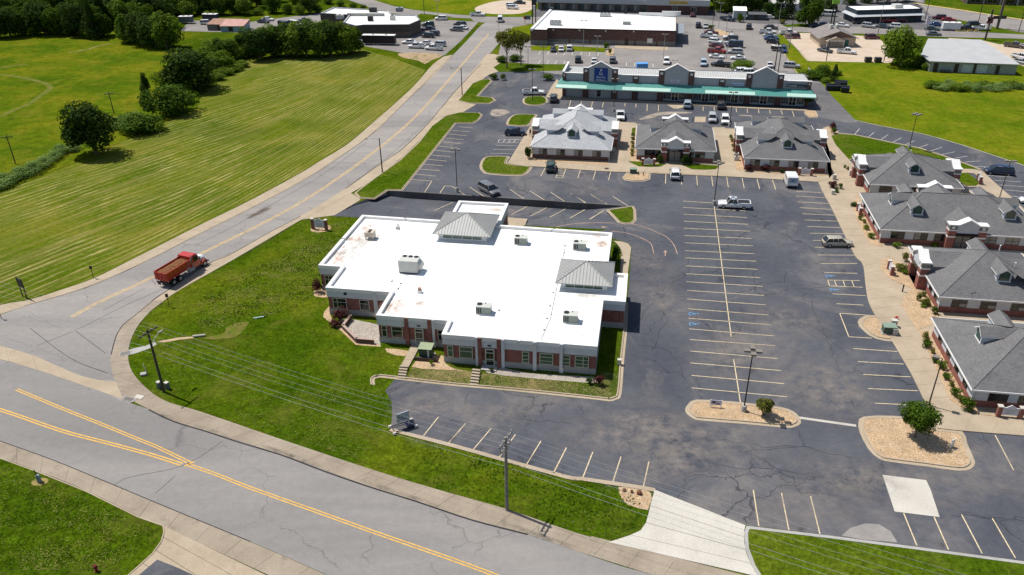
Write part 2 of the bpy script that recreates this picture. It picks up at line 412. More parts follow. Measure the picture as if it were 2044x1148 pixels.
for row in grid:
    for q in row: q.z = drive_z(q.x, q.y) + 0.01
for i in range(NU):
    for j in range(NV):
        m.poly([grid[i][j], grid[i][j+1], grid[i+1][j+1], grid[i+1][j]])
lower_drive = m.build('lower_drive', LOT, kind='structure')
m = MB()                                                    # concrete edge closing the drop on the low sides
for a, b in ((WB, WC), (WC, WD), (WD, WA)):
    for i in range(16):
        p, q = a.lerp(b, i / 16), a.lerp(b, (i + 1) / 16)
        m.poly([(p.x, p.y, .0), (q.x, q.y, .0), (q.x, q.y, drive_z(q.x, q.y)), (p.x, p.y, drive_z(p.x, p.y))])
m.build('kerb', CONC_GREY, kind='structure')

# ------------------------------------------------------------------ grass fields
sheet_px('hay_field', [(-60,640),(0,607),(56,598),(125,576),(188,554),(266,515),(313,491),(400,447),(500,398),(600,344),(640,319),(693.8,286),(747.5,241),(790.5,203),(828,168),(850,140),(790,118),(722,97),(640,118),(560,116),(480,122),(440,150),(400,175),(395,215),(330,245),(250,280),(190,308),(140,330),(0,385),(-120,420)], -0.008, HAY)
sheet_px('meadow', [(-120,420),(0,383),(140,328),(190,306),(250,278),(330,243),(395,213),(400,170),(440,120),(300,95),(330,60),(0,40),(-200,50)], -0.006, GRASS_MEADOW)
for trk in (zm(0,0,3.827,[(0,890),(120,835),(230,790),(310,730),(380,680),(360,645),(250,610),(100,580),(0,570)]), zm(0,0,3.827,[(530,403),(650,380),(760,350),(840,335)]), zm(0,0,3.827,[(0,520),(90,505),(200,490)])):
    ribbon('track', smooth(W(trk), 4, False), 1.5, 0.003, worn('worn_track_grass', GRASS_MEADOW, (.25,.19,.08) if len(trk) == 4 else (.15,.135,.025), .53))
sheet_px('open_field', [(1612,128),(1655,190),(1692,228),(1708,239),(1760,251.5),(1838,266),(1917,288),(1996,314),(2044,330),(2300,430),(2300,150),(2044,150),(1835,139),(1780,126),(1610,118)], -0.006, GRASS_FIELD)
sheet_px('far_field', [(700,-60),(735,-2),(825,19),(883,26),(960,32),(1060,34),(1060,-60)], -0.006, GRASS_FIELD)

# ------------------------------------------------------------------ roads
main_up = [(-260,646),(0,717),(46,730),(98,746),(158,767),(212,783),(244,799),(297,817),(345,840),(410,860),(560,907),(740,972),(830,1000),(941,1037),(1053,1066),(1160,1103),(1240,1130),(1307,1149),(1480,1205),(1800,1310)]
main_lo = [(-260,790),(0,880),(100,916),(201,957),(329,1010.5),(500,1081),(640,1142),(760,1200),(1000,1310),(1300,1440)]
road = sheet('road', smooth(W(main_up), 3, False) + smooth(W(main_lo), 3, False)[::-1], 0.0, ROAD)
side_l = [(-30,640),(47,612),(125,590),(200.6,563.7),(294.7,521),(400,467),(500,417),(600,364),(669.6,320),(747.5,264),(790.5,222),(828,186),(863,154),(909,105),(935,78),(961,50),(985,40)]
side_r = [(176,757),(221,720),(221,707),(230,673),(244,649),(268,629),(303,600),(336.6,577.6),(416,525.5),(460,507),(540,462),(620,420),(683,380),(740,340),(769,320),(806.7,293.5),(855,245),(882,213),(909,181),(960,127),(1000,82),(1029,48)]
junc = [(-260,625),(-30,640)]
side_poly = smooth(W(side_l), 3, False) + smooth(W(side_r[::-1]), 3, False) + W([(146,747),(117,734),(73,714),(0,692),(-260,625)])
side_road = sheet('road', side_poly, 0.004, ROAD2)
# far road, frontage road, highway
def band(name, up, lo, z, mat):
    return sheet(name, smooth(W(up), 3, False) + smooth(W(lo), 3, False)[::-1], z, mat)
band('road', [(560,-60),(739,-2),(825,19.5),(961,32.5),(1065,34),(1200,33),(1354,33),(1463,45),(1640,50),(1890,62),(2044,69),(2300,84)],
     [(500,-60),(690,-2),(770,25),(883,35),(990,48),(1065,52),(1200,50),(1370,47),(1551,62),(1750,68),(1890,74),(2044,78),(2300,95)], 0.008, LOT_DRY)
band('highway', [(1700,-60),(1842,-2),(1816,4),(1922,21),(1985,31),(2044,40),(2300,70)], [(1500,-60),(1843,15.5),(1863,33),(1906.6,39),(1974,52),(2044,63),(2300,92)][1:], 0.012, LOT_DRY)
# concrete gutters: separate slabs
gut_up_o = [(329,600),(300,622),(273,654),(258.5,688),(256,717),(263,741),(278,761),(293,776),(315,793),(346,807),(400,822),(560,877),(740,937),(870.6,977),(1009,1016),(1140,1061),(1212,1082),(1370,1112+18),(1502,1178),(1800,1275)]
gut_up_i = [(303,600),(268,629),(244,649),(230,673),(221,707),(222,735),(232,765),(248,790),(297,817),(345,840),(410,860),(560,907),(740,972),(830,1000),(941,1037),(1053,1066),(1160,1103),(1307,1149),(1480,1205),(1800,1310)]
slab_strip('roadside_gutter', gut_up_o, gut_up_i, 34, 0.045, CONC_ROAD, zr=0.02)
slab_strip('valley_gutter', [(-200,640),(0,690),(73,712),(117,732),(176,755),(232,762)], [(-200,667),(0,717),(46,730),(98,746),(158,767),(246,797)], 8, 0.018, CONC)
slab_strip('roadside_gutter', [(-160,865),(0,914),(73,940),(173,980),(276,1031),(327,1052),(470,1118),(560,1160),(700,1230)], [(-160,826),(0,881),(100,917),(201,958),(329,1011.5),(500,1082),(640,1143),(760,1201)], 16, 0.045, CONC_ROAD, zr=0.02)
slab_strip('roadside_gutter', [(-100,640),(0,609),(56,600),(125,578),(188,556),(266,517),(313.5,493),(400,449),(500,400),(600,346),(640,321),(693.8,288),(747.5,242.5),(790.5,205),(828,170),(863,130),(886,113)], [(-80,655),(47,612),(125,590),(200.6,563.7),(260,537),(294.7,521),(400,467),(500,417),(600,364),(669.6,320),(720,284),(760,253),(800,213),(836,178),(866,151),(905,109)], 44, 0.045, CONC, zr=0.015)
slab_strip('roadside_gutter', [(325,602),(359,579),(460,522),(540,475),(600,440),(630,425),(700,386),(740,362),(796,320),(835,283),(874,245),(890,228),(915,200),(940,170),(964,140),(985,108)], [(302,602),(336.6,577.6),(416,525.5),(460,507),(540,462),(620,420),(683,380),(740,340),(769,320),(806.7,293.5),(855,245),(880,215),(905,186),(935,152),(955,128),(972,108)], 40, 0.045, CONC, zr=0.015)
sheet_px('driveway_apron', [(600,439),(622,436),(652,432),(668,430),(720,399),(707,389),(700,386),(683,381),(620,421)], 0.03, CONC)
sheet_px('driveway_apron', [(911.7,201),(932.6,206),(950,209),(922,226),(884,233),(862,240),(880,217)], 0.05, CONC)
sheet_px('driveway_apron', [(964,128),(985,108),(1005,112),(1000,125),(985,135),(995,143),(975,150),(962,160),(940,172)], 0.05, CONC)
# right-hand driveway in pale concrete slabs
sheet_px('road_shoulder', [(1180,1070),(1530,1160),(1560,1200),(1440,1185),(1180,1096)], 0.014, CONC_ROAD)
sheet_px('side_road', [(140,742),(146,752),(176,762),(240,800),(262,806),(250,780),(236,755),(226,715),(180,700)], 0.0025, ROAD2)
slab_strip('driveway', [(1307,978),(1298,1010),(1290,1042),(1275,1062),(1214,1083)], [(1488,1049),(1485,1062),(1487,1095),(1500,1130),(1515,1152)], 4, 0.05, CONC_NEW, gap=.04)
slab_strip('driveway', [(327,1050),(329,1063),(324,1082),(306,1106),(283,1127),(256,1150)], [(700,1230),(640,1240),(580,1250),(520,1260),(470,1270),(420,1280)], 4, 0.05, CONC, gap=.04)
sheet_px('driveway_asphalt', [(314,1118),(345,1130),(392,1151),(420,1300),(230,1300),(276,1150)], 0.062, LOT)
island('lawn', [(-300,905),(0,914.5),(73,941),(173,981),(276,1032),(327,1050),(329,1062),(324,1081),(306,1106),(283,1127),(240,1165),(-300,1500)], GRASS_LAWN, 0, 0.0, 0.12, 0.1, CONC)
island('lawn', [(1490,1051),(1660,1071),(1829,1093),(2044,1122),(2300,1160),(2300,1400),(1800,1290),(1530,1180),(1500,1130),(1487,1095),(1485,1064)], GRASS_RICH, 0, 0.0, 0.35, 0.1, CONC_GREY)

# ------------------------------------------------------------------ the big parking lot
LOTPX = [(769,780),(782,801),(783,832),(779,857),(897,887),(1001,916),(1132,952),(1160,955),(1282,973),(1307,978),(1488,1048),(1660,1069),(1829,1091),(2044,1120),(2300,1152),(2300,424),(2044,331),(1995.7,315),(1916.7,289),(1837.6,267.4),(1758.6,252.6),(1705,240),(1689,232),(1660,191),(1639.5,167),(1600,158),(1126,148),(1060,140),(985,137),(962,160),(925,222),(910,247),(804,380.5)]
lot_w = W(LOTPX) + [WA, WB, WC] + W([(1100,480),(950,560)])
parking_lot = sheet('parking_lot', lot_w, 0.0, LOT)
sheet_px('parking_lot', [(1030,48),(1065,50),(1200,48),(1370,44),(1551,60),(1563,66),(1640,168),(1600,160),(1126,150),(1060,140),(990,136),(1000,85)], 0.003, LOT_DRY)
far_lot = sheet_px('parking_lot', [(1060,96),(1360,112),(1400,40),(1563,64),(1600,118),(1594,152),(1500,148),(1126,138),(1060,132)], 0.012, LOT_DRY)
sheet_px('parking_lot', [(1065,52),(1065,18),(1410,18),(1500,30),(1540,-40),(1860,-40),(1842,16),(1863,34),(1975,52),(2300,92),(2300,84),(2044,69),(1890,62),(1640,50),(1463,45)], 0.0, LOT_MID)
sheet_px('rear_drive', [(1618,195),(1636,235),(1690,245),(1712,245),(1660,191),(1640,166),(1606,163)], 0.016, LOT_MID)
sheet_px('gravel_lot', [(715,90),(800,105),(846,119),(870,112),(888,110),(922,80),(955,44),(870,38),(840,45),(640,26),(560,36),(470,48),(380,40),(360,62),(520,66),(640,82)], 0.006, LOT_DRY)
sheet_px('gravel_lot', [(955,12),(950,22),(985,28),(1040,27),(1066,15),(1066,2),(1000,1)], 0.006, TANLOT, sm=3)
sheet_px('bare_ground', [(794,107),(808,116),(835,121),(848,128),(862,120),(884,111),(850,105)], 0.014, worn('worn_dirt', GRASS_DRY, (.36,.26,.165), 0.42), sm=2)
sheet_px('gravel_lot', [(1562,66),(1585,90),(1610,122),(1700,124),(1778,126),(1790,110),(1768,88),(1750,74),(1640,66)], 0.02, TANLOT)
sheet_px('gravel_lot', [(1975,92),(2033,128),(2060,140),(2200,170),(2200,100),(2010,84)], 0.02, TANLOT)
sheet_px('concrete_drive', [(1892,76),(1956,80),(2010,92),(1990,98),(1900,82)], 0.028, TANLOT)
for px in ([(1905,38),(1930,43),(1975,52),(2044,66),(2044,69),(1960,64),(1925,50)], [(1952,80),(2044,79),(2200,90),(2200,100),(2044,88),(1970,89)], [(1828,-4),(1922,17),(1985,27),(2044,37),(2044,30),(1985,18),(1930,10),(1880,-4)], [(1560,50),(1600,47),(1650,52),(1650,54),(1570,54)], [(840,27),(870,30),(905,34),(880,36),(850,36),(830,33)], [(860,33),(940,37),(945,42),(880,40)]):
    sheet_px('verge', px, 0.024, GRASS_RICH)
sheet_px('verge', [(1538,66),(1562,70),(1612,122),(1616,160),(1594,164),(1590,150),(1560,100)], 0.03, GRASS_FIELD)
ribbon('kerb', W([(1538,67),(1592,148)]), 0.35, 0.06, CONC); ribbon('kerb', W([(1563,69),(1615,122)]), 0.35, 0.06, CONC)
ribbon('kerb', W([(1816,5),(1922,20.5),(1985,30.5),(2044,39.5),(2200,60)]), 1.0, 0.03, simple('yellow_kerb_paint', (0.6, 0.45, 0.14), .8, .2))
# ------------------------------------------------------------------ islands
z8 = (800, 220, 5.1025)
island('grass_island', zm(*z8, [(930,468),(840,488),(800,570),(830,630),(900,655),(1150,672),(1260,662),(1310,625),(1343,577),(1305,570),(1083,545),(1113,478),(1040,468)]), GRASS_RICH, 2)
island('grass_island', zm(*z8, [(1085,105),(1073,140),(1110,160),(1300,162),(1352,100),(1388,60),(1370,42),(1180,42),(1110,72)]), GRASS_RICH, 2)
island('verge', zm(*z8, [(835,50),(800,26),(600,23),(450,58),(300,170)]) + [(835,284),(796,321),(742,359),(707,386),(716,396),(748,398),(774,381),(804,380.5),(910,247),(945,246.5),(956,240)], GRASS_RICH, 0, 0.25, 0.16)
z7 = (700, 0, 3.827)
island('grass_island', zm(*z7, [(810,770),(850,725),(920,640),(990,610),(1060,603),(1085,618),(975,735),(1085,745),(1112,768),(1060,795),(900,792)]), GRASS_RICH, 0, 0.3, 0.2)
island('grass_island', zm(*z7, [(1340,740),(1312,770),(1330,798),(1400,808),(1480,798),(1508,768),(1470,735)]), GRASS_RICH, 2, 0.35)
sheet_px('verge', zm(*z7, [(1010,510),(1035,540),(1130,550),(1400,545),(1640,540),(1640,492),(1400,490),(1150,472),(1060,480)]), 0.03, GRASS_RICH)
sheet_px('verge', zm(1060,0,5.741, [(0,525),(160,522),(480,530),(850,550),(855,600),(500,588),(0,580)]), 0.03, GRASS_FIELD)
sheet_px('verge', zm(*z7, [(1240,210),(1400,180),(1385,300),(1300,300),(1180,260)]), 0.02, GRASS_FIELD)
sheet_px('verge', [(1128,138),(1200,136),(1300,141),(1432,142),(1440,147),(1300,146),(1128,141)], 0.034, GRASS_DRY)
island('grass_island', zm(900, 400, 5.1025, [(1575,97),(1640,165),(1700,228),(1760,246),(1850,242),(1890,205),(1886,100),(1864,62),(1838,58)]), GRASS_RICH, 0, 0.3, 0.2)
z6 = (1340, 640, 4.415)
island('gravel_island', zm(*z6, [(150,735),(122,780),(135,822),(200,868),(270,882),(640,912),(1000,946),(1090,937),(1142,905),(1128,850),(1070,797),(960,762),(740,735),(520,712),(220,697)]), GRAVEL, 2)
z5 = (1660, 760, 2.958)
island('gravel_island', zm(*z5, [(190,212),(158,245),(165,305),(215,402),(280,462),(360,482),(560,507),(750,532),(820,522),(847,490),(835,450),(800,370),(772,300),(625,283),(600,235),(365,208)]), GRAVEL, 2)
island('gravel_island', zm(1100, 200, 5.1025, [(765,738),(722,790),(750,817),(830,828),(950,828),(1008,807),(1018,738)]), GRAVEL, 0, 0.35)
island('gravel_island', zm(1600, 560, 5.74, [(740,395),(660,440),(642,475),(660,530),(760,622),(850,668),(950,692),(1042,700),(1085,655),(1085,560),(1000,470),(930,418),(830,400)]), GRAVEL, 0, 0.5)
island('gravel_island', zm(1580, 330, 5.74, [(303,197),(370,202),(480,215),(590,290),(622,350),(540,388),(425,388),(360,300)]), GRAVEL, 0, 0.0, 0.12, .1)
island('gravel_island', zm(1340, 100, 6.378, [(1690,785),(1700,820),(1760,862),(1860,862),(1872,830),(1840,775),(1700,762)]), GRAVEL, 0, 0.3)
island('gravel_island', zm(1640, 220, 5.06, [(0,200),(20,180),(75,165),(165,215),(170,238),(100,262),(0,250)]), GRAVEL, 0, 0.0, .15, .1)
island('gravel_island', zm(1060, 0, 5.741, [(875,555),(960,560),(940,645),(855,640)]), GRAVEL, 0, 0.0, .3, .1)
island('gravel_island', zm(1400, 0, 7.86, [(100,440),(300,470),(560,560),(560,600),(300,560),(120,480)]), GRAVEL, 0, 0, .3, .1)
# walks round the cottages: raised slabs
CONC_Z = 0.12
sheet_px('sidewalk', [(1634,364),(1641,380),(1662,419),(1706,509),(1723,529),(1730,574),(1772,668),(1826,760),(1872,856),(1914,860),(2044,870.5),(2300,895),(2300,700),(2044,440),(1960,400),(1900,350),(1706,332),(1668,290),(1652,258),(1640,262),(1655,357)], .095, CONC)
sheet_px('sidewalk', [(1013.5,327),(1053,332.5),(1243,344),(1500,355.5),(1632,363.5),(1662,357),(1655,300),(1642,262),(1600,262),(1447,257),(1413,256),(1272,248),(1240,245),(1083,238),(1067,240)], .095, CONC)
slab_strip('sidewalk', [(1013,327),(1066,240)], [(1052,333),(1083,237)], 8, CONC_Z, CONC)
slab_strip('sidewalk', [(1048,318),(1066,319),(1130,323),(1215,329),(1240,330),(1300,336),(1400,341),(1500,346),(1600,352),(1662,357)], [(1052,332.5),(1062,333),(1100,335),(1175,341),(1243,344.5),(1296,345),(1400,350),(1500,356),(1560,359.5),(1632,364)], 24, CONC_Z, CONC)
slab_strip('sidewalk', [(1211,331),(1232,250),(1238,244)], [(1243,333),(1264,268),(1270,246)], 8, CONC_Z - .004, CONC)
slab_strip('sidewalk', [(1437,343),(1425,280),(1413,255)], [(1475,345),(1456,280),(1447,255)], 8, CONC_Z - .004, CONC)
slab_strip('sidewalk', [(1655,357),(1671,330),(1655,290),(1640,262)], [(1700,357),(1700,330),(1668,290),(1652,255)], 8, CONC_Z - .004, CONC)
slab_strip('sidewalk', [(1634,364),(1640,380),(1661,419),(1705,509),(1722,528),(1728,574),(1736,610),(1770,668),(1782,675),(1825,760),(1871,856)], [(1704,364),(1712,382),(1735,425),(1775,505),(1760,525),(1775,560),(1795,600),(1815,640),(1845,665),(1888,760),(1935,850)], 28, CONC_Z, CONC)
slab_strip('sidewalk', [(1871,856),(1913.5,860.5),(2044,871),(2200,884)], [(1905,800),(1960,835),(2044,843),(2200,856)], 6, CONC_Z - .006, CONC)
slab_strip('sidewalk', [(1750,505),(1790,508),(1840,512)], [(1755,520),(1790,528),(1835,535)], 3, CONC_Z - .008, CONC)
slab_strip('sidewalk', [(1840,645),(1880,650)], [(1815,680),(1862,690)], 2, CONC_Z - .008, CONC)
slab_strip('sidewalk', zm(1640,220,5.06,[(1420,600),(1610,615),(1700,700),(1800,800),(1950,915)]), zm(1640,220,5.06,[(1400,640),(1560,650),(1660,780),(1760,880),(1830,915)]), 6, CONC_Z, CONC)
sheet_px('sidewalk', zm(1640,220,5.06,[(1610,612),(1950,915),(2200,1150),(2100,1150),(1780,880),(1560,780),(1480,780),(1420,740),(1640,730),(1600,690),(1560,640)]), CONC_Z-.002, CONC)
sheet_px('gravel_bed', [(1052,312),(1215,323),(1215,331),(1050,321)], CONC_Z+.01, GRAVEL)
sheet_px('gravel_bed', [(1255,300),(1272,250),(1276,250),(1268,315),(1440,322),(1440,330),(1260,324)], CONC_Z+.012, GRAVEL)
sheet_px('gravel_bed', [(1456,280),(1470,280),(1490,332),(1640,344),(1655,352),(1500,344),(1470,340),(1462,300)], CONC_Z+.012, GRAVEL)
for px in (zm(1230,190,6.754,[(160,900),(370,905),(370,945),(510,940),(670,930),(600,968),(470,975),(300,965)]), zm(1230,190,6.754,[(880,945),(1120,940),(1390,960),(1340,1005),(1200,1012),(1020,1005)]), zm(1230,190,6.754,[(215,450),(260,445),(250,545),(208,545)])):
    sheet_px('lawn', px, CONC_Z + .03, GRASS_RICH)
island('lawn', zm(1640,220,5.06,[(30,285),(130,238),(330,252),(700,330),(1000,390),(1330,500),(1610,605),(1400,600),(1000,560),(700,440),(300,500),(240,525),(160,505)]), GRASS_RICH, 0, 0.0, 0.2, 0.12)
sheet_px('lawn', zm(1640,220,5.06,[(1370,640),(1480,645),(1600,735),(1560,770),(1470,770),(1380,720)]), .16, GRASS_RICH)
sheet_px('gravel_bed', zm(1580,330,5.74,[(760,320),(700,470),(740,600),(830,800),(900,910),(1060,945),(1010,880),(880,640),(780,470),(760,380)]), CONC_Z+.015, GRAVEL)
sheet_px('gravel_bed', [(1758,520),(1775,515),(1830,545),(1880,640),(1830,662),(1800,610),(1805,592),(1822,578),(1780,560),(1757,540)], CONC_Z+.02, GRAVEL)
sheet_px('gravel_bed', zm(1740,620,4.99,[(470,215),(560,200),(600,300),(1010,890),(1060,1040),(1500,1075),(1480,1090),(1050,1040),(950,1010),(780,900),(560,420)]), CONC_Z+.02, GRAVEL)
sheet_px('gravel_bed', zm(1690,220,5.06,[(80,640),(180,780),(180,830),(260,830),(300,620),(200,560)]), CONC_Z+.01, GRAVEL)
slab_strip('sidewalk', zm(1080,100,6.378,[(260,592),(900,625),(1500,660),(2000,690)])[:3] + [(1395,208),(1500,214),(1612,219)], zm(1080,100,6.378,[(250,625),(900,650),(1500,682)]) + [(1395,211.5),(1500,217.5),(1607,222)], 22, 0.13, CONC)
sheet_px('sidewalk', zm(1080,100,6.378,[(200,370),(275,440),(270,600),(230,625),(60,600),(130,470)]), 0.05, CONC)
sheet_px('sidewalk', zm(1080,100,6.378,[(1600,698),(1830,705),(1810,730),(1745,750),(1690,748)]), 0.05, CONC)
sheet_px('sidewalk', zm(1060,0,5.741,[(960,520),(1200,522),(1570,540),(1570,578),(1250,570),(960,550)]), 0.05, CONC)
sheet_px('crossing_pad', zm(1340,100,6.378,[(300,850),(440,850),(435,920),(295,918)]), 0.02, CONC)
sheet_px('worn_patch', zm(1230,190,6.754,[(300,330),(560,235),(900,225),(1020,240),(620,270),(480,310)]), 0.01, WORN, sm=3)
sheet_px('worn_patch', zm(*z7,[(1080,840),(1150,835),(1220,855),(1140,888),(1070,880)]), 0.01, WORN, sm=3)
sheet_px('worn_patch', zm(1340,100,6.378,[(860,825),(1210,838),(1560,855),(1540,865),(1200,850),(870,838)]), 0.01, WORN)
sheet_px('concrete_pad', zm(*z5, [(300,556),(558,588),(583,640),(638,806),(372,773)]), 0.02, CONC_NEW)
sheet_px('asphalt_patch', zm(*z5, [(60,915),(110,870),(200,843),(280,848),(350,890),(388,955),(200,940)]), 0.008, PATCH)
ribbon('kerb', W([(1590,833),(1709,850)]), 0.42, 0.012, CONC_NEW)
ribbon('kerb', smooth(W([(779,858),(897,888),(1001,917),(1132,953),(1160,956),(1282,974),(1307,979)]), 2, False), 0.55, 0.05, CONC)
ribbon('kerb', smooth(W([(1705,240),(1759,252),(1838,267),(1917,289),(1996,315),(2044,331),(2300,424)]), 2, False), 0.3, 0.05, CONC_GREY)
ribbon('kerb', smooth(W(zm(1640,220,5.06,[(130,236),(330,250),(700,328),(1000,388),(1330,498),(1612,604)])), 2, False), 0.25, 0.13, CONC)
# front yard of the white building
def kerb_path(px, g=0.38, k=0.17, h=0.14, mat=None):
    p = smooth(W(px), 3, False); n = len(p); m = MB(); rows_ = []
    for i in range(n):
        d = p[min(i+1, n-1)] - p[max(i-1, 0)]; d.z = 0; d.normalize(); q = Vector((-d.y, d.x, 0))
        rows_.append([tuple(p[i] + q*o + Vector((0, 0, z))) for o, z in ((0, .004), (0, .024), (g, .02), (g, h), (g+k, h), (g+k, .0))])
    m.loft(rows_, 0, caps=True, closed=False); m.build('kerb', mat or CONC, kind='structure')
Z66 = (600, 560, 5.1025); Z96 = (900, 600, 5.1025)
yard = zm(*Z66, [(748,1012),(765,998),(790,1000),(1000,1012)]) + zm(*Z96, [(0,870),(600,922),(1500,1016),(1610,1030),(1690,1010),(1738,950)]) + [(1245,717.6),(1251,659),(1253,604),(1258,530),(1261,494),(1255,486),(1241,481),(1200,470),(1000,470),(760,600),(700,700),(747,752)]
sheet('lawn', W(yard), 0.006, GRASS_LAWN); sheet('lawn', W([(812,757),(822,735),(836,712),(870,728),(940,742),(1000,750),(1190,772),(1200,745),(1243,745),(1237,786),(1218,798),(1194,797),(1017,778),(900,768)]), 0.02, GRASS_DRY)
kerb_path([(749,768),(748,757),(756,754.5),(770,755)] + zm(*Z96, [(0,868),(600,920),(1500,1014),(1610,1028),(1690,1008),(1738,948)]) + [(1246,717.6),(1252,659),(1254,604)])
sheet_px('sidewalk', zm(900,400,5.1025,[(1655,418),(1740,424),(1805,445),(1836,485),(1800,760),(1790,1040)]) + [(1249,659),(1240,655),(1236,600),(1240,500),(1232,488)], 0.1, CONC)
sheet_px('gravel_bed', zm(*Z66, [(1130,880),(1200,790),(1320,760),(1450,765),(1480,850),(1600,925),(1740,925),(1440,910),(1240,900)]), 0.026, GRAVEL)
sheet_px('gravel_bed', zm(*Z96, [(310,690),(380,660),(800,740),(1460,780),(1500,840),(1360,838),(900,800),(540,765),(380,740)]), 0.026, GRAVEL_GREY)
sheet_px('gravel_bed', zm(*Z66, [(290,262),(240,320),(230,370),(300,430),(420,520),(560,655),(700,668),(820,675),(800,640),(700,640),(560,600),(440,490),(330,420),(300,340)]), 0.01, GRAVEL)
sheet_px('gravel_bed', zm(*Z66, [(150,90),(135,140),(160,165),(290,170),(290,90)]), 0.01, GRAVEL, sm=2)
sheet_px('gravel_bed', zm(*Z66, [(400,395),(510,390),(800,450),(815,665),(745,640),(560,610),(430,480)]), 0.012, GRAVEL_GREY)
sheet_px('gravel_bed', zm(*Z66, [(860,690),(1000,700),(1110,720),(1060,770),(960,760),(880,730)]), 0.012, GRAVEL)
sheet_px('gravel_bed', zm(610,430,28.7,[(270,850),(380,930),(600,980),(850,975),(1100,940),(1280,860),(1430,780),(1465,680),(1400,590),(1200,560),(520,600),(300,760)]), 0.012, GRAVEL)
sheet_px('gravel_bed', zm(1160,900,4.088,[(305,295),(480,300),(560,335),(580,380),(545,485),(470,470),(380,440),(330,390),(310,340)]), 0.014, GRAVEL)
sheet_px('concrete_pad', zm(900,400,5.1025,[(565,172),(780,188),(755,255),(700,270),(560,262)]), 0.012, CONC)
sheet_px('storm_channel', zm(200,600,4.415,[(250,435),(300,420),(400,400),(480,365),(500,385),(440,420),(330,460),(250,482)]), 0.01, CONC_GREY)
sheet_px('bare_ground', zm(200,600,4.415,[(500,360),(560,370),(700,345),(830,330),(830,318),(700,325),(560,350)]), 0.01, DIRT)
sheet_px('wet_hollow', zm(200,600,4.415,[(900,330),(1000,310),(1100,280),(1110,240),(1200,200),(1300,185),(1310,200),(1280,240),(1240,290),(1160,330),(1080,335),(1000,345)]), 0.008, worn('weedy_mud', None, (.15, .12, .035), .5), sm=2)

# dusty and stained places on the paving: thin see-through films that lie on the asphalt
def film_mat(name, c, th=.42, amt=.7):
    n = NT(name, .95, .05); o = n.pos(True); r = n.n('VectorMath', dict(operation='LENGTH'), _0=o).outputs['Value']; p = n.pos()
    f = n.math('MULTIPLY', n.ramp(r, [(.25, 1.0), (1.0, 0.0)]), n.ramp(n.noise(p, .5, 8, .74, 0.0), [(th, 0.0), (th + .26, 1.0)]))
    n.col(c); tr = n.n('BsdfTransparent'); mx = n.n('MixShader', _0=n.math('MULTIPLY', f, amt)); n.t.links.new(tr.outputs[0], mx.inputs[1]); n.t.links.new(n.b.outputs[0], mx.inputs[2])
    n.t.links.new(mx.outputs[0], n.t.nodes['Material Output'].inputs['Surface']); return n.mat
DUST = film_mat('pale_dust_film', (.29, .26, .24), .40, .55); OIL = film_mat('dark_oil_film', (.025, .025, .027), .42, .5)
def film(px, rx, ry, ang, mat, name, z):
    m = MB(); m.poly([(math.cos(k*math.pi/10), math.sin(k*math.pi/10), 0) for k in range(20)])
    o = m.build(name, mat, parking_lot, at(px[0], px[1], z), ang); o.scale = (rx, ry, 1)
for i_, (px, rx, ry) in enumerate((((1450,715),5.5,5.5),((1630,760),7,5),((1660,790),6,6),((1400,880),9,4.5),((1250,870),8,4),((880,808),5.5,3),((835,812),2.6,2.2),((1290,850),6,5),((1830,960),6,4),((1960,930),6,5),((1620,1000),7,3),((1500,690),5,4),((1330,600),4,7),((1290,520),3,7),((1180,380),6,3),((1060,300),5,3),((990,830),9,3),((1330,930),7,3),((1560,640),6,5),((1700,950),6,3))):
    film(px, rx*1.25, ry*1.25, rnd.uniform(-.5, .5), DUST, 'dust_stain', .0135 + .0004*i_)
for i_, (a, b) in enumerate(((1440,470),(1400,500),(1500,530),(1440,560),(1480,620),(1420,650),(1500,740),(1640,440),(1680,540),(1700,575),(1740,770),(1790,750),(1310,370),(1390,372),(1160,350),(900,880-8),(960,895),(1060,915),(1120,935),(1540,1050),(1600,1060),(1880,1090))): film((a, b), 1.2, .8, 1.3, OIL, 'oil_stain', .0225 + .0004*i_)
for px, w in (([(303,603),(268,631),(245,650),(231,674),(222,708)],.13),([(302,602),(336.6,578.5),(416,526.5),(460,508),(540,463),(600,432)],.14),([(690,377),(740,341),(769,321),(806.7,294.5),(855,246),(882,214),(909,182),(960,128)],.16),([(47,611),(125,589),(200.6,562.7),(294.7,520),(400,466),(500,416),(600,363),(669.6,319),(747.5,263),(828,185),(909,104)],.09)):
    ribbon('gutter_seam', smooth(W(px), 4, False), w, .03, CRACK, side_road)
for px, w in (([(297,818),(345,841),(410,861),(480,884),(560,908),(650,942),(740,973),(830,1001),(941,1038),(1053,1067)],.16),([(0,880.5),(100,916.5),(201,957.5),(329,1011),(500,1081.5)],.09)): ribbon('gutter_seam', smooth(W(px), 4, False), w, .03, CRACK, road)
for px in ((560,905),(600,920),(760,975),(840,1002),(1060,1066),(1100,1080),(330,834),(420,862)): 
    m = MB(); m.poly([(math.cos(k*math.pi/10), math.sin(k*math.pi/10), 0) for k in range(20)]); o = m.build('wet_stain', OIL, road, at(px[0], px[1]-3, .06), ROAD_ANG); o.scale = (3.2, .45, 1)
for px, rx in (((525,420),1.6),((505,430),1.2)): m = MB(); m.poly([(math.cos(k*math.pi/10), math.sin(k*math.pi/10), 0) for k in range(20)]); o = m.build('mud_stain', film_mat('brown_mud_film', (.13,.09,.065), .36, .8), side_road, at(px[0], px[1], .03), ROAD2_ANG); o.scale = (rx*1.6, rx*.7, 1)
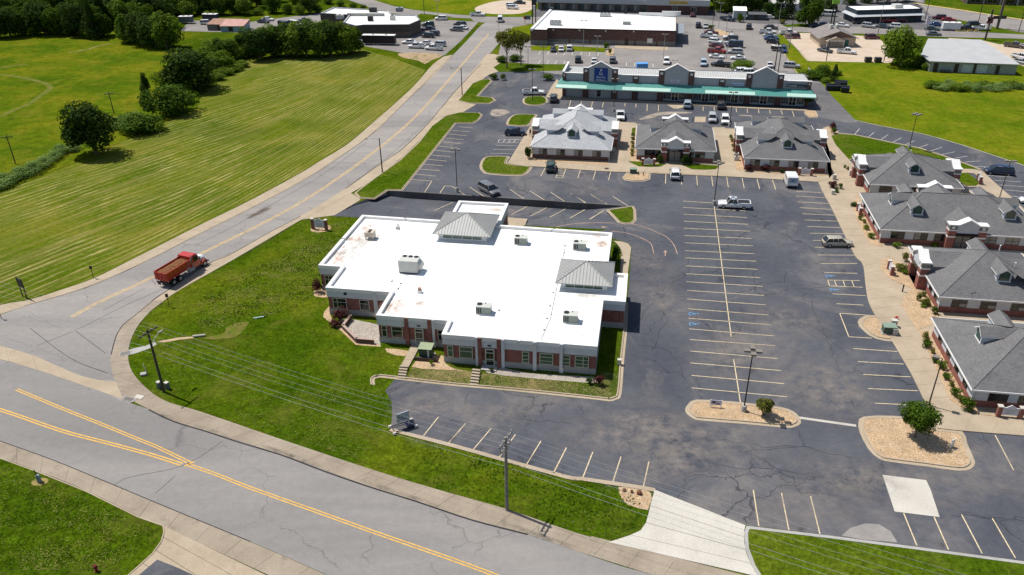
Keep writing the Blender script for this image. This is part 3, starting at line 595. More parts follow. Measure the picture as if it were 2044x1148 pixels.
# pale flecks of clover and dead blades standing in the grass
def flecks(name, px, n, size, mat, seed, z=.0):
    g = random.Random(seed); P = W(px); xs = [p.x for p in P]; ys = [p.y for p in P]; m = MB(); k = 0
    def inside(x, y):
        c = False; j = len(P) - 1
        for i in range(len(P)):
            if (P[i].y > y) != (P[j].y > y) and x < (P[j].x-P[i].x)*(y-P[i].y)/(P[j].y-P[i].y)+P[i].x: c = not c
            j = i
        return c
    cl = [(g.uniform(min(xs), max(xs)), g.uniform(min(ys), max(ys)), g.uniform(.6, 2.2)) for _ in range(70)]
    while k < n:
        c = cl[g.randrange(70)]; x, y = c[0]+g.gauss(0, c[2]), c[1]+g.gauss(0, c[2]*.6); k += 1
        if not inside(x, y): continue
        a = g.uniform(0, 3.1); s = size*g.uniform(.5, 1.4); dx, dy = math.cos(a)*s, math.sin(a)*s
        w_ = s*g.uniform(.4, .9); m.poly([(x-dx, y-dy, z+.03), (x+dy/s*w_*.5, y-dx/s*w_*.5, z+.03+s*.25), (x+dx, y+dy, z+.04), (x-dy/s*w_, y+dx/s*w_, z+.05+s*.35)])
    return m.build(name, mat, kind='stuff')
STRAW = simple('dry_straw_blades', (.40, .32, .15), .95, .3, 3, spec=0); CLOV = simple('pale_clover_tufts', (.27, .26, .075), .95, .3, 3, spec=0); RANK = simple('dark_rank_grass', (.03, .066, .004), .95, .3, 3, spec=0)
flecks('clover_tufts', [(380,620),(430,565),(520,530),(640,480),(660,560),(600,610),(480,650),(400,660)], 5200, .085, CLOV, 3); flecks('clover_tufts', [(640,450),(700,440),(660,540),(600,560),(560,520)], 2600, .08, CLOV, 4)
flecks('rank_grass', [(380,620),(430,565),(520,530),(640,480),(660,560),(600,610),(480,650),(400,660)], 3000, .13, RANK, 5); flecks('rank_grass', [(840,880),(1280,985),(1270,1060),(1000,1010),(840,960)], 2500, .1, RANK, 6)
flecks('dry_blades', zm(*Z66, [(1120,900),(1740,930),(1720,1080),(1060,1010)]), 2600, .06, STRAW, 7, .02); flecks('dry_blades', zm(*Z96, [(310,740),(520,770),(1380,850),(1640,900),(1600,1000),(300,880)]), 6500, .06, STRAW, 8, .02)
flecks('clover_tufts', [(0,930),(150,985),(310,1060),(290,1100),(200,1140),(0,1140)], 3500, .06, CLOV, 9, .09); flecks('rank_grass', [(0,930),(150,985),(310,1060),(290,1100),(200,1140),(0,1140)], 4500, .08, RANK, 10, .09)
flecks('clover_tufts', [(440,800),(760,760),(780,880),(760,930),(500,850)], 3500, .06, CLOV, 11); flecks('clover_tufts', zm(*z8, [(860,480),(1090,490),(1110,550),(1290,575),(1240,640),(900,640),(840,570)]), 900, .09, CLOV, 12, .12)
# ------------------------------------------------------------------ painted lines (each one a piece lying on the asphalt)
def pline(px, mat=CREAM, w=0.115, parent=None, z=0.016, name='parking_line'):
    pts = [at_drive(*p) for p in px]
    return ribbon(name, pts, w, z, mat, parent or parking_lot)
zA = (1340, 380, 5.1025); zB = (1340, 600, 5.1025)
rows = zm(*zA, [(120,110),(430,130),(120,175),(760,210),(125,243),(770,278),(127,315),(783,346),(130,387),(805,417),(133,461),(817,491),(137,535),(833,566),(141,615),(845,647),(140,688),(862,722),(146,770),(880,806),(150,850),(905,890),(155,931),(928,979),(160,1020),(943,1072),(163,1108),(962,1167)])
rows += zm(*zB, [(168,84),(992,148),(174,181),(1014,247),(182,289),(1040,360),(187,398),(1057,460),(195,515),(1087,592),(194,636),(1118,714),(205,763),(1150,847),(208,890),(1178,981)])
rows += zm(*zA, [(1270,12),(1532,23),(1265,58),(1572,76),(1285,117),(1603,135),(1310,177),(1630,194),(1335,239),(1659,255),(1358,302),(1693,315),(1385,369),(1727,380),(1410,437),(1757,443),(1436,510),(1795,515),(1464,581),(1837,585),(1490,659),(1868,661),(1525,748),(1893,746),(1558,838),(1895,846),(1640,1055),(1980,1073),(1590,915),(1920,920),(1610,975),(1950,988)])
rows += zm(*zB, [(1680,33),(1955,47),(1715,130),(1978,147),(1808,370),(2041,383)])
rows += zm(1600,560,5.74, [(590,780),(1100,815),(645,930),(1170,958),(705,1078),(1250,1105)]) + zm(*z5, [(215,47),(510,60),(255,133),(440,142),(965,322),(1075,530),(425,782),(503,973),(605,805),(690,998),(767,790),(888,1020),(948,812),(1085,1047)])
rows += zm(1160,900,4.088, [(1405,320),(1450,615),(1635,345),(1695,648),(1872,370),(1948,678),(95,10),(15,215),(325,48),(258,257),(553,88),(507,297)])
rows += zm(740,780,3.8275, [(518,200),(403,345),(725,250),(595,398),(920,288),(785,448),(1105,335),(985,505),(1300,385),(1190,565),(1495,435),(1400,622)])
zC = (1100, 200, 5.1025)
rows += zm(*zC, [(300,705),(272,795),(455,718),(428,808),(608,728),(585,815),(1170,748),(1165,850),(1327,760),(1330,860),(1483,768),(1490,870),(1635,778),(1648,878),(1788,785),(1805,887),(1945,795),(1967,897),(80,695),(50,788),(150,700),(118,790)])
rows += zm(1430,190,6.04, [(490,1012),(520,1130),(675,1022),(715,1140)])
rows += zm(*z8, [(590,168),(733,182),(525,207),(698,218),(495,245),(672,260),(465,285),(640,300),(430,325),(610,340),(390,368),(580,385),(350,410),(545,428),(315,457),(505,473),(275,500),(470,520),(235,550),(433,568),(190,600),(397,617),(150,652),(357,672),(105,706),(317,722),(317,722),(242,838),(397,848),(447,772),(447,772),(520,775),(520,775),(660,867),(705,785),(843,875),(1115,810),(1260,907),(1315,822),(1468,920),(1525,835),(1672,932),(1730,847),(1885,947),(1940,860),(2080,945)])
rows += zm(*zC, [(195,948),(360,1048),(405,962),(575,1063),(625,978),(785,1078)])
rows += zm(*z8, [(1470,590),(1425,675),(345,1020),(535,938),(1125,1065),(1287,980),(1320,1080),(1487,993),(1518,1090),(1683,1003),(1720,1102),(1880,1012),(1922,1110),(2075,1018)]) + zm(900,400,5.1025,[(1210,183),(1368,92),(1415,193),(1565,100)])
for i in range(0, len(rows), 2): pline([rows[i], rows[i + 1]])
white = zm(*z8, [(1025,262),(1235,265),(990,328),(1200,330),(1005,298),(1225,300),(965,358),(1180,362),(940,400),(1160,403),(915,440),(1140,445)])
for q in (0.25, 0.5, 0.75): white += zm(*z8, [(1005+220*q,299+q),(990+210*q,328+2*q)])
white += zm(*z8, [(1005,298),(990,328)])
white += zm(1640,220,5.06,[(385,185),(328,253),(530,225),(468,275),(672,248),(600,297),(805,280),(720,322),(935,310),(843,350),(1075,347),(970,382),(1215,376),(1088,415),(1345,422),(1205,450),(1473,465),(1330,488),(1605,513),(1445,525),(1680,570),(1545,572),(1660,660),(1940,675),(1745,708),(2010,726),(1795,755),(2044,775),(1850,805),(2044,823),(1900,868),(2044,880)])
for i in range(0, len(white), 2): pline([white[i], white[i + 1]], WHITEP, 0.1)
mall = zm(1080,100,6.378,[(378,640),(360,715),(515,655),(498,735),(655,658),(640,730),(795,665),(780,730),(1070,678),(1065,715),(1210,685),(1205,730),(1352,690),(1348,775),(1495,700),(1493,780)]) + zm(1340,100,6.378,[(405,720),(405,775),(545,725),(548,770),(825,740),(830,790),(968,748),(970,800),(1110,755),(1115,805),(1250,762),(1260,810),(1393,765),(1415,820),(1540,778),(1565,850)])
for i in range(0, len(mall), 2): pline([mall[i], mall[i + 1]], CREAM, 0.13)
shopl = zm(1060,0,5.741,[(110,588),(85,630),(205,590),(185,630),(300,592),(285,630),(390,595),(375,630),(480,597),(465,632),(580,598),(568,630),(675,600),(665,640),(772,603),(762,643),(470,632),(850,645),(105,695),(80,735),(200,700),(180,735),(295,700),(275,735),(390,700),(375,735),(1095,715),(1090,755),(1190,720),(1188,760),(1395,730),(1400,770)])
for i in range(0, len(shopl), 2): pline([shopl[i], shopl[i + 1]], WHITEP, 0.16, far_lot, z=0.03)
# hatched access bays
for q in (0.0, 0.21, 0.47, 0.74): pline(zm(*zA, [(1592+330*q,915+5*q),(1612+340*q,976+12*q)]))
pline(zm(*zB, [(1715,130),(1808,370)]))
for q in (0.0, 0.25, 0.5, 0.75, 1.0): pline(zm(*zC, [(80-30*q,697+91*q),(150-32*q,702+88*q)]))
pline(zm(*zA, [(437,165),(565,1147)]) [:1] + zm(*zB, [(610,370)]), CREAM, 0.12); pline(zm(*zB, [(635,600),(705,1045)]), CREAM, 0.12)
arc = [(1098,457),(1115.6,452),(1145,447),(1174,445),(1204,445),(1233,445.5),(1262.6,447.6),(1284,452.5),(1300,459),(1330,473),(1345,489),(1352,507)]
arc2 = [(1168,462),(1213,462),(1243,464),(1268,470.5),(1288,479),(1300,488),(1305,506)]
PINKP = simple('faded_pink_line_paint', (0.42, 0.27, 0.2), .8, .3, 2)
for a in (arc, arc2): ribbon('parking_line', [at_drive(p.x, p.y) for p in smooth([Vector((x, y, 0)) for x, y in a], 3, False)], 0.13, 0.018, PINKP, parking_lot)
def arrow(px, ang, s, mat):
    p = at_drive(*px); m = MB(Matrix.Translation((p.x, p.y, p.z + .016)) @ Matrix.Rotation(ang, 4, 'Z') @ Matrix.Scale(s, 4))
    m.poly([(-1, -.08, 0), (.2, -.08, 0), (.2, .08, 0), (-1, .08, 0)]); m.poly([(.2, -.3, 0), (.9, 0, 0), (.2, .3, 0)])
    m.build('painted_arrow', mat, parking_lot)
arrow((1210, 453.5), R(175), 1.1, PINKP); arrow((1328, 505), R(80), 1.1, PINKP)
def wheelchair(px):
    p = at(*px); m = MB(Matrix.Translation((p.x, p.y, .02)) @ Matrix.Rotation(-GA + R(-90), 4, 'Z') @ Matrix.Scale(0.8, 4))
    def rib(pts, w):
        for q in line_strip([Vector((x, y, 0)) for x, y in pts], w): m.poly(q)
    rib([(.42*math.cos(t), .42*math.sin(t)-.35) for t in [R(150)+R(24)*k for k in range(11)]], .13)
    rib([(-.18, .5), (-.12, -.1), (.3, -.1), (.5, -.62), (.72, -.55)], .15); rib([(-.15, .25), (.25, .25)], .13)
    m.poly([(-.2+.14*math.cos(R(60)*k), .75+.14*math.sin(R(60)*k), 0) for k in range(6)])
    m.build('wheelchair_symbol', BLUEP, parking_lot)
for px in zm(*zA, [(1615,873),(1660,1013)]) + zm(*zB, [(225,135),(230,240)]): wheelchair(px)
# yellow centre lines on the two roads
def dbl(px, parent, w=0.13, gap=0.3, z=0.012, mat=YEL, single=False):
    c = smooth(W(px), 5, False)
    for sgn in ((0,) if single else (-1, 1)):
        pts = []
        for i, p in enumerate(c):
            d = c[min(i+1, len(c)-1)] - c[max(i-1, 0)]; d.z = 0; d.normalize(); pts.append(p + Vector((-d.y, d.x, 0)) * sgn * gap / 2)
        ribbon('centre_line', pts, w, z, mat, parent)
dbl(zm(0,600,4.1,[(135,727),(500,880),(850,1020),(1150,1143)]) + [(313,892),(383,926)], road)
dbl([(-160,770),(0,818)] + zm(0,860,3.986,[(490,0),(850,95),(1200,190),(1445,268)]), road, 0.16, 0.34)
dbl(zm(0,860,3.986,[(1480,265),(1700,340),(1993,455)]) + [(640,1024),(740,1060),(985,1147),(1200,1240),(1400,1330)], road)
m = MB(); 
for px in zm(0,860,3.986,[(1500,285),(1520,245)]):
    p = at(*px); 
ribbon('centre_line', [at(368,931), at(389,921)], .14, .013, YEL, road)
YEL2 = simple('worn_yellow_paint', (0.52, 0.36, 0.16), .8, .3, 1.2, fine=.3)
dbl([(143,633),(200,602),(310,551),(420,497),(520,448),(607,400),(690,345),(770,285),(830,232),(880,178),(930,120),(975,68)], side_road, 0.2, 0.42, 0.012, YEL2)
for px in ([(60,590+65),(140,620+95),(215,745)], [(205,620),(290,575)], [(75,690),(160,655),(250,610),(330,575)], [(150,660),(210,705)], [(330,590),(420,540),(520,490),(600,437),(700,368),(790,300),(860,235)],[(390,490),(470,450),(560,398),(650,345),(730,285)]):
    ribbon('crack', smooth(W(px), 4, False), 0.07, 0.010, CRACK, side_road)
for px in ([(215,985),(250,955),(365,930),(445,880)], [(310,985),(350,950)]): ribbon('crack', smooth(W(px), 3, False), 0.05, 0.008, CRACK, road)
# cracks wandering through the lot
def wander(px, amp=0.25, n=5, w=0.05):
    base = W(px); out = []
    for a, b in zip(base[:-1], base[1:]):
        for k in range(n): out.append(a.lerp(b, k / n) + Vector((rnd.uniform(-amp, amp), rnd.uniform(-amp, amp), 0)))
    out.append(base[-1]); ribbon('crack', out, w, 0.012, CRACK, parking_lot)
CR = [zm(*zA,[(1010,305),(900,355),(800,410),(740,460),(745,520)]), zm(*zA,[(760,205),(950,210),(1190,218),(1330,250)]), zm(*zA,[(1300,375),(1290,440),(1200,490),(1110,500),(1075,535)]), zm(*zA,[(880,806),(820,850),(850,940),(855,1040)]), zm(*zA,[(1190,930),(1300,990),(1400,1010),(1500,985),(1610,975)]), zm(*zA,[(940,1070),(1100,1050),(1200,1000)]),
 zm(*zB,[(1420,0),(1500,200),(1600,400),(1640,560),(1740,760),(1870,1110)]), zm(*zB,[(1180,250),(1350,245),(1520,250)]), zm(*zA,[(0,890),(140,855),(180,840),(180,700)]), zm(900,600,5.1025,[(170,960),(150,1040),(135,1147)]), zm(900,600,5.1025,[(850,1060),(780,1120)]), zm(900,600,5.1025,[(990,1050),(950,1100),(930,1147)]), zm(900,600,5.1025,[(1310,1070),(1330,1120),(1340,1147)]),
 zm(1160,900,4.088,[(870,0),(870,50),(1040,90),(1060,150),(920,180),(870,200)]), zm(1160,900,4.088,[(1040,100),(1230,130),(1530,155),(1800,180),(1990,210)]), zm(1160,900,4.088,[(1380,10),(1395,100),(1385,190),(1480,215),(1550,210),(1620,180)]), zm(1160,900,4.088,[(870,210),(830,290),(790,385)]), zm(1160,900,4.088,[(880,205),(1000,200),(1080,210),(1150,225),(1230,230),(1300,195),(1385,190)]), zm(1160,900,4.088,[(1480,50),(1550,110),(1560,150)]), zm(1160,900,4.088,[(1625,180),(1650,250),(1740,260),(1780,350),(1900,355),(2044,355)]),
 zm(*z5,[(0,570),(120,580),(250,600)]), zm(*z5,[(700,790),(870,800),(1000,815),(1136,830)]), zm(740,780,3.8275,[(700,165),(900,190),(1150,215),(1400,235),(1530,255)]), zm(740,780,3.8275,[(1220,100),(1180,160),(1165,210)]), zm(740,780,3.8275,[(1340,90),(1310,150),(1300,200)]), zm(1340,640,4.415,[(1000,900),(1120,980),(1150,1060),(1175,1110)]), zm(1340,640,4.415,[(300,1040),(600,1070),(800,1110),(1100,1110)]), [(1345,570),(1290,620),(1262,660)], [(1270,520),(1310,560),(1330,640),(1300,700)], [(1280,690),(1340,700),(1370,760)], zm(*z8,[(1250,680),(1270,740),(1260,830)]), [(1245,445),(1250,470)], [(1480,900),(1600,890),(1700,915)], [(1250,850),(1300,905),(1380,905)]]
for c in CR: wander(c)
# ------------------------------------------------------------------ retaining wall
rw = MB(); N_ = 48
for i in range(N_):
    t0, t1 = i / N_, (i + 1) / N_; p, q = WA.lerp(WB, t0), WA.lerp(WB, t1); d = (WB - WA).normalized(); nn = Vector((-d.y, d.x, 0)) * 0.28
    za, zb = drive_z(p.x, p.y) - .05, drive_z(q.x, q.y) - .05; h = 0.02
    rw.poly([(p.x, p.y, za), (q.x, q.y, zb), (q.x, q.y, h), (p.x, p.y, h)], 0)
    rw.poly([(p.x, p.y, h), (q.x, q.y, h), (q.x+nn.x, q.y+nn.y, h), (p.x+nn.x, p.y+nn.y, h)], 0)
    rw.poly([(p.x+nn.x, p.y+nn.y, h), (q.x+nn.x, q.y+nn.y, h), (q.x+nn.x, q.y+nn.y, -.3), (p.x+nn.x, p.y+nn.y, -.3)], 0)
rwo = thing('retaining_wall', 'long black-stained concrete retaining wall between the upper parking rows and the lower drive', 'retaining wall')
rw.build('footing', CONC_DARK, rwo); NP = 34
for i in range(NP):
    t0, t1 = i / NP + .0007, (i + 1) / NP - .0007; p, q = WA.lerp(WB, t0), WA.lerp(WB, t1); o_ = Vector(((WB-WA).y, -(WB-WA).x, 0)).normalized() * (.03 + .012*rnd.random())
    m = MB(); za, zb = drive_z(p.x, p.y) - .04, drive_z(q.x, q.y) - .04; a, b = p + o_, q + o_
    m.poly([(a.x,a.y,za),(b.x,b.y,zb),(b.x,b.y,.0),(a.x,a.y,.0)]); m.poly([(a.x,a.y,0),(b.x,b.y,0),(q.x,q.y,0),(p.x,p.y,0)]); m.poly([(p.x,p.y,za),(a.x,a.y,za),(a.x,a.y,0),(p.x,p.y,0)]); m.poly([(b.x,b.y,zb),(q.x,q.y,zb),(q.x,q.y,0),(b.x,b.y,0)])
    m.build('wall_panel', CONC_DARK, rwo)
# ------------------------------------------------------------------ building materials
def brick_mat(name, a, b, mortar, sc=1.0):
    n = NT(name, 0.85, 0.2); p = n.pos()
    nrm = n.n('NewGeometry').outputs['Normal']; sx = n.n('SeparateXYZ', Vector=p); sn = n.n('SeparateXYZ', Vector=nrm)
    u = n.math('ADD', n.math('MULTIPLY', sx.outputs[0], n.math('ABSOLUTE', sn.outputs[1])), n.math('MULTIPLY', sx.outputs[1], n.math('ABSOLUTE', sn.outputs[0])))
    v = n.n('CombineXYZ', X=u, Y=sx.outputs[2]).outputs[0]
    bt = n.n('TexBrick', Vector=v, Scale=1.0, Mortar_Size=0.012, Brick_Width=0.23 * sc, Row_Height=0.078 * sc, Color1=(*a, 1), Color2=(*b, 1), Mortar=(*mortar, 1))
    c = n.mix(1.0, bt.outputs['Color'], n.ramp(n.noise(p, 1.6, 4), [(0.3, .78), (0.7, 1.22)]), 'MULTIPLY')
    return n.col(c)
BRICK = brick_mat('red_brick', (0.25, 0.058, 0.040), (0.19, 0.045, 0.034), (0.28, 0.18, 0.15))
BRICK_D = brick_mat('brown_brick', (0.115, 0.045, 0.038), (0.085, 0.036, 0.032), (0.17, 0.13, 0.11))
BRICK_G = brick_mat('grey_block', (0.21, 0.19, 0.165), (0.17, 0.155, 0.14), (0.24, 0.22, 0.2), 1.8)
FASCIA = simple('pale_grey_fascia', (0.56, 0.57, 0.575), 0.7, 0.06, 0.8)
ROOFW = None
def roof_white():
    n = NT('white_membrane_roof', 0.6, 0.3); p = n.pos()
    c = n.ramp(n.noise(p, 0.12, 5, 0.6), [(0.3, (0.80, 0.79, 0.765)), (0.65, (0.86, 0.86, 0.85))])
    f = n.math('MULTIPLY', n.ramp(n.noise(p, 0.22, 6, 0.72, 1.2), [(0.56, 0.0), (0.72, 1.0)]), 0.5)
    c = n.mix(f, c, (0.52, 0.48, 0.42))
    return n.col(c)
ROOFW = roof_white()
WHITE = simple('white_painted_trim', (0.72, 0.71, 0.69), 0.5, 0.04, 1.0)
SIDING = simple('pale_grey_siding', (0.50, 0.52, 0.545), 0.6, 0.06, 0.9)
STUCCO = simple('grey_block_wall', (0.40, 0.405, 0.41), 0.85, 0.08, 1.2, fine=.08)
def shingle_mat(name, a, b):
    n = NT(name, 0.9, 0.2); p = n.pos()
    c = n.ramp(n.noise(p, 0.35, 5, 0.7), [(0.3, a), (0.7, b)])
    sx = n.n('SeparateXYZ', Vector=p)
    c = n.mix(1.0, c, n.ramp(n.noise(n.mapped(p, (2.2, 2.2, 9)), 1.0, 3, 0.7), [(0.3, .8), (0.7, 1.2)]), 'MULTIPLY')
    w = n.ramp(n.math('FRACT', n.math('MULTIPLY', sx.outputs[2], 7.0)), [(0.0, .8), (0.2, 1.0)])
    c = n.mix(1.0, c, w, 'MULTIPLY')
    f = n.math('MULTIPLY', n.ramp(n.noise(p, 0.5, 5, .7), [(0.6, 0.0), (0.75, 1.0)]), 0.35)
    return n.col(n.mix(f, c, (0.19, 0.145, 0.13)))
SHINGLE = shingle_mat('weathered_grey_shingles', (0.118, 0.117, 0.12), (0.16, 0.157, 0.158))
SHINGLE_L = shingle_mat('pale_grey_shingles', (0.33, 0.34, 0.355), (0.40, 0.41, 0.42))
GLASS = simple('dark_window_glass', (0.012, 0.016, 0.018), 0.08, 0.1, 1.0, spec=0.6)
GLASS_G = simple('green_tinted_glass', (0.035, 0.085, 0.06), 0.08, 0.3, .8, spec=0.6)
BLIND = simple('window_blinds', (0.30, 0.29, 0.26), 0.7, 0.1, 3)
FRAME_D = simple('bronze_window_frame', (0.035, 0.028, 0.026), 0.4, 0.1)
FRAME_C = simple('cream_window_frame', (0.62, 0.60, 0.47), 0.5, 0.05)
DARK = simple('black_metal', (0.018, 0.018, 0.02), 0.5, 0.15)
DARKB = simple('dark_brown_metal', (0.05, 0.035, 0.028), 0.5, 0.1)
STEEL = simple('galvanised_steel', (0.38, 0.385, 0.39), 0.45, 0.1, 1.5, metal=0.3)
METALR = simple('grey_standing_seam_metal', (0.37, 0.37, 0.355), 0.45, 0.06, 0.6, spec=0.4)
METALS = simple('dark_roof_seam_strip', (0.20, 0.20, 0.195), 0.5, 0.05)  # darker grey for the flat strips along the roof seams
HVAC = simple('grey_green_cabinet_paint', (0.25, 0.28, 0.24), 0.5, 0.07, 1.5)
HVACW = simple('off_white_cabinet_paint', (0.50, 0.50, 0.46), 0.5, 0.07, 1.5)
RUST = simple('rust_stain', (0.42, 0.24, 0.17), 0.9, 0.3, 2.0, fine=.3)
def stain():
    n = NT('blotchy_roof_stain', .8, .2); p = n.pos(); f = n.ramp(n.noise(p, 1.1, 6, .75, .6), [(.40, 0.0), (.58, 1.0)])
    return n.col(n.mix(f, (.72, .70, .67), n.ramp(n.noise(p, 3, 3), [(.3, (.36, .22, .16)), (.7, (.62, .48, .40))])))
STAIN = stain()
def mats_wall(): return [BRICK, FASCIA, CONC_GREY, ROOFW, WHITE]
# ---- openings: frame (part) > pane (sub-part); placed on a wall given by origin o, direction d, outward normal n
def wallM(o, d):
    d = Vector(d).normalized(); n = Vector((d.y, -d.x, 0)); M = Matrix(((d.x, -n.x, 0, o[0]), (d.y, -n.y, 0, o[1]), (0, 0, 1, o[2] if len(o) > 2 else 0), (0, 0, 0, 1)))
    return M           # x along wall, -y outwards, z up
def window(parent, M, x0, x1, z0, z1, fm=FRAME_C, gm=GLASS, vbars=(), hbars=(), name='window', t=0.07, proud=0.03, seat=0.05):
    f = MB(M)
    f.box(x0, x0+t, -proud, seat, z0, z1); f.box(x1-t, x1, -proud, seat, z0, z1)
    f.box(x0+t, x1-t, -proud, seat, z0, z0+t); f.box(x0+t, x1-t, -proud, seat, z1-t, z1)
    for v in vbars: q = x0 + (x1-x0)*v; f.box(q-t*.4, q+t*.4, -proud+.004, seat, z0+t, z1-t)
    for h in hbars: q = z0 + (z1-z0)*h; f.box(x0+t, x1-t, -proud+.008, seat, q-t*.4, q+t*.4)
    fo = f.build(name, fm, parent)
    xs = [x0+t] + [x0+(x1-x0)*v for v in vbars] + [x1-t]; zs = [z0+t] + [z0+(z1-z0)*h for h in hbars] + [z1-t]
    k = 0
    for a, b in zip(xs[:-1], xs[1:]):
        for c, d in zip(zs[:-1], zs[1:]):
            p = MB(M); p.poly([(a, -.008, c), (b, -.008, c), (b, -.008, d), (a, -.008, d)])
            p.build('pane', gm[k % len(gm)] if isinstance(gm, (list, tuple)) else gm, fo); k += 1
    return fo
# ------------------------------------------------------------------ the white-roofed office building
O = at(1188, 753); MBW = Matrix(((GX.x, GY.x, 0, O.x), (GX.y, GY.y, 0, O.y), (0, 0, 1, 0), (0, 0, 0, 1)))
office = thing('office_building', 'large low office building with bright white flat roof and two hipped metal roof lanterns', 'building', O, -GA)
OUT = [(0,0.5),(0,11.9),(2.95,11.9),(2.95,19.8),(0,19.8),(0,33.2),(-18.1,33.7),(-18.1,42.6),(-26.6,42.6),(-26.6,34.2),(-41.2,34.5),(-41.7,16.3),(-38.2,16.3),(-38.2,10.0),(-28.9,10.0),(-28.9,3.8),(-19.3,3.8),(-19.3,0.5)]
H0, H1, H2 = 0.85, 2.75, 4.15
def inset(p, d): return [(q.x, q.y) for q in offset([Vector((a, b, 0)) for a, b in p], d)]
def ring_walls(m, pts, z0, z1, mi):
    n = len(pts)
    for k in range(n):
        a, b = pts[k], pts[(k+1) % n]; m.poly([(a[0],a[1],z0),(b[0],b[1],z0),(b[0],b[1],z1),(a[0],a[1],z1)], mi)
P0 = inset(OUT, 0.0); P1 = inset(OUT, 0.06); P2 = inset(OUT, -0.05); PI = inset(OUT, 0.42)
m = MB(); ring_walls(m, P0, -0.4, H0, 0); m.poly([(a, b, H0) for a, b in P0], 0); m.build('foundation', CONC_GREY, office)
m = MB(); ring_walls(m, P1, H0, H1, 0); m.build('brick_wall', BRICK, office)
m = MB(); ring_walls(m, P2, H1, H2, 0); m.poly([(a, b, H1) for a, b in P2][::-1], 0); m.build('fascia', FASCIA, office)
m = MB(); m.poly([(a, b, H2 - 0.32) for a, b in PI], 0); m.build('roof', ROOFW, office)
P3 = inset(OUT, -0.09)                                     # parapet cap, one piece per wall run with scupper gaps
for k in range(len(P3)):
    a, b = Vector(P3[k]), Vector(P3[(k+1) % len(P3)]); c, d = Vector(PI[k]), Vector(PI[(k+1) % len(PI)])
    L = (b - a).length; n_ = max(1, round(L / 9.5)); cuts = [i / n_ for i in range(n_ + 1)]
    for i in range(n_):
        g = 0.13 / L
        t0 = cuts[i] + (g if i else 0); t1 = cuts[i+1] - (g if i < n_ - 1 else 0)
        q = [a.lerp(b, t0), a.lerp(b, t1), c.lerp(d, t1), c.lerp(d, t0)]
        m = MB(); m.prism([(v.x, v.y) for v in q], H2 - 0.44, H2 + 0.10 + 0.004 * (k % 3), 0); m.build('parapet_cap', WHITE, office)
def wl_(x0, y0, ang): return Matrix.Translation((x0, y0, 0)) @ Matrix.Rotation(ang, 4, 'Z')
def pilaster(x, y0, w=0.55, mat=FASCIA, z1=H2 + .06, dep=0.2):
    m = MB(); m.box(x - w/2, x + w/2, y0 - dep, y0 + .05, 0.0, z1); m.build('pilaster', mat, office)
F3 = wl_(0, 10.04, 0); F2 = wl_(0, 3.84, 0); F1 = wl_(0, 0.42, 0)
FS = wl_(0, 16.26, 0)
gw = [GLASS_G, GLASS_G, GLASS_G]
window(office, FS, -41.1, -39.0, 0.95, 2.6, FRAME_C, GLASS, (.3,), (.62,))
window(office, F3, -37.5, -35.5, 0.95, 2.6, FRAME_C, GLASS, (.32,), (.62,)); window(office, F3, -33.6, -32.2, .95, 2.6, FRAME_C, GLASS, (), (.62,)); window(office, F3, -29.9, -28.98, .95, 2.6, FRAME_C, GLASS, (), (.62,))
pilaster(-31.2, 10.04)
window(office, F2, -28.45, -27.75, .95, 2.65, FRAME_C, GLASS, (), (.6,)); window(office, F2, -27.1, -25.6, .95, 2.65, FRAME_C, GLASS, (), (.6,))
pilaster(-24.95, 3.8, .5, BRICK); pilaster(-21.85, 3.8, .5, BRICK); pilaster(-21.35, 3.8, .35)
window(office, F2, -20.85, -19.45, .95, 2.65, FRAME_C, GLASS, (), (.6,))
window(office, F1, -18.75, -18.0, .95, 2.65, FRAME_C, GLASS_G, (), (.6,)); window(office, F1, -17.2, -15.5, .95, 2.65, FRAME_C, GLASS_G, (), (.6,))
pilaster(-14.95, .46, .3); pilaster(-14.55, .46, .5, BRICK); pilaster(-12.1, .46, .5, BRICK); pilaster(-11.6, .46, .4); pilaster(-7.9+.3, .46, .45); pilaster(-5.95+2.0-.3, .46, .5)
def glass_door(M, x0, x1):
    d = window(office, M, x0, x1, 0.12, 2.65, FRAME_C, GLASS, (), (.40, .78), name='door', t=.09, proud=.14)
    h = MB(M); h.box(x1-.2, x1-.15, -.2, -.14, 1.0, 1.5); h.build('door_handle', STEEL, d)
glass_door(F2, -23.9, -22.75); glass_door(F1, -13.85, -12.7)
for x, y in ((-23.3, 3.8), (-13.3, .5)):
    m = MB(); m.box(x-.22, x+.22, y-.2, y-.09, 3.05, 3.2); m.build('wall_lamp', FRAME_D, office)
    m = MB(); m.box(x-1.0, x+1.0, y-1.2, y-.05, .1, .165); m.build('door_landing', CONC_GREY, office)
window(office, F1, -9.2, -8.3, .95, 2.65, FRAME_C, GLASS_G, (), (.33, .66)); window(office, F1, -7.0, -5.3, .95, 2.65, FRAME_C, GLASS_G, (), (.33, .66))
window(office, F1, -2.4-.2, -.9, .95, 2.65, FRAME_C, GLASS_G, (.6,), (.33, .66)); window(office, F1, -4.9+.25+.2, -3.2, .95, 2.65, FRAME_C, GLASS_G, (), (.33, .66))
ES = wl_(0.0, 0, math.pi / 2)   # east wall: x along +y, outward +x
for y0 in (2.5, 6.0, 9.0): window(office, wl_(-.05, 0, math.pi/2), y0, y0 + 1.5, .95, 2.6, FRAME_C, GLASS, (), (.6,))
window(office, wl_(0, 11.98, 0), 1.3, 2.3, 1.0, 2.6, DARKB, simple('oxblood_panel', (.12, .03, .03), .5, .1), (), ())
for y0 in (14.0, 16.6): window(office, wl_(2.88, 0, math.pi/2), y0, y0 + 1.6, .95, 2.6, FRAME_C, GLASS, (), (.6,))
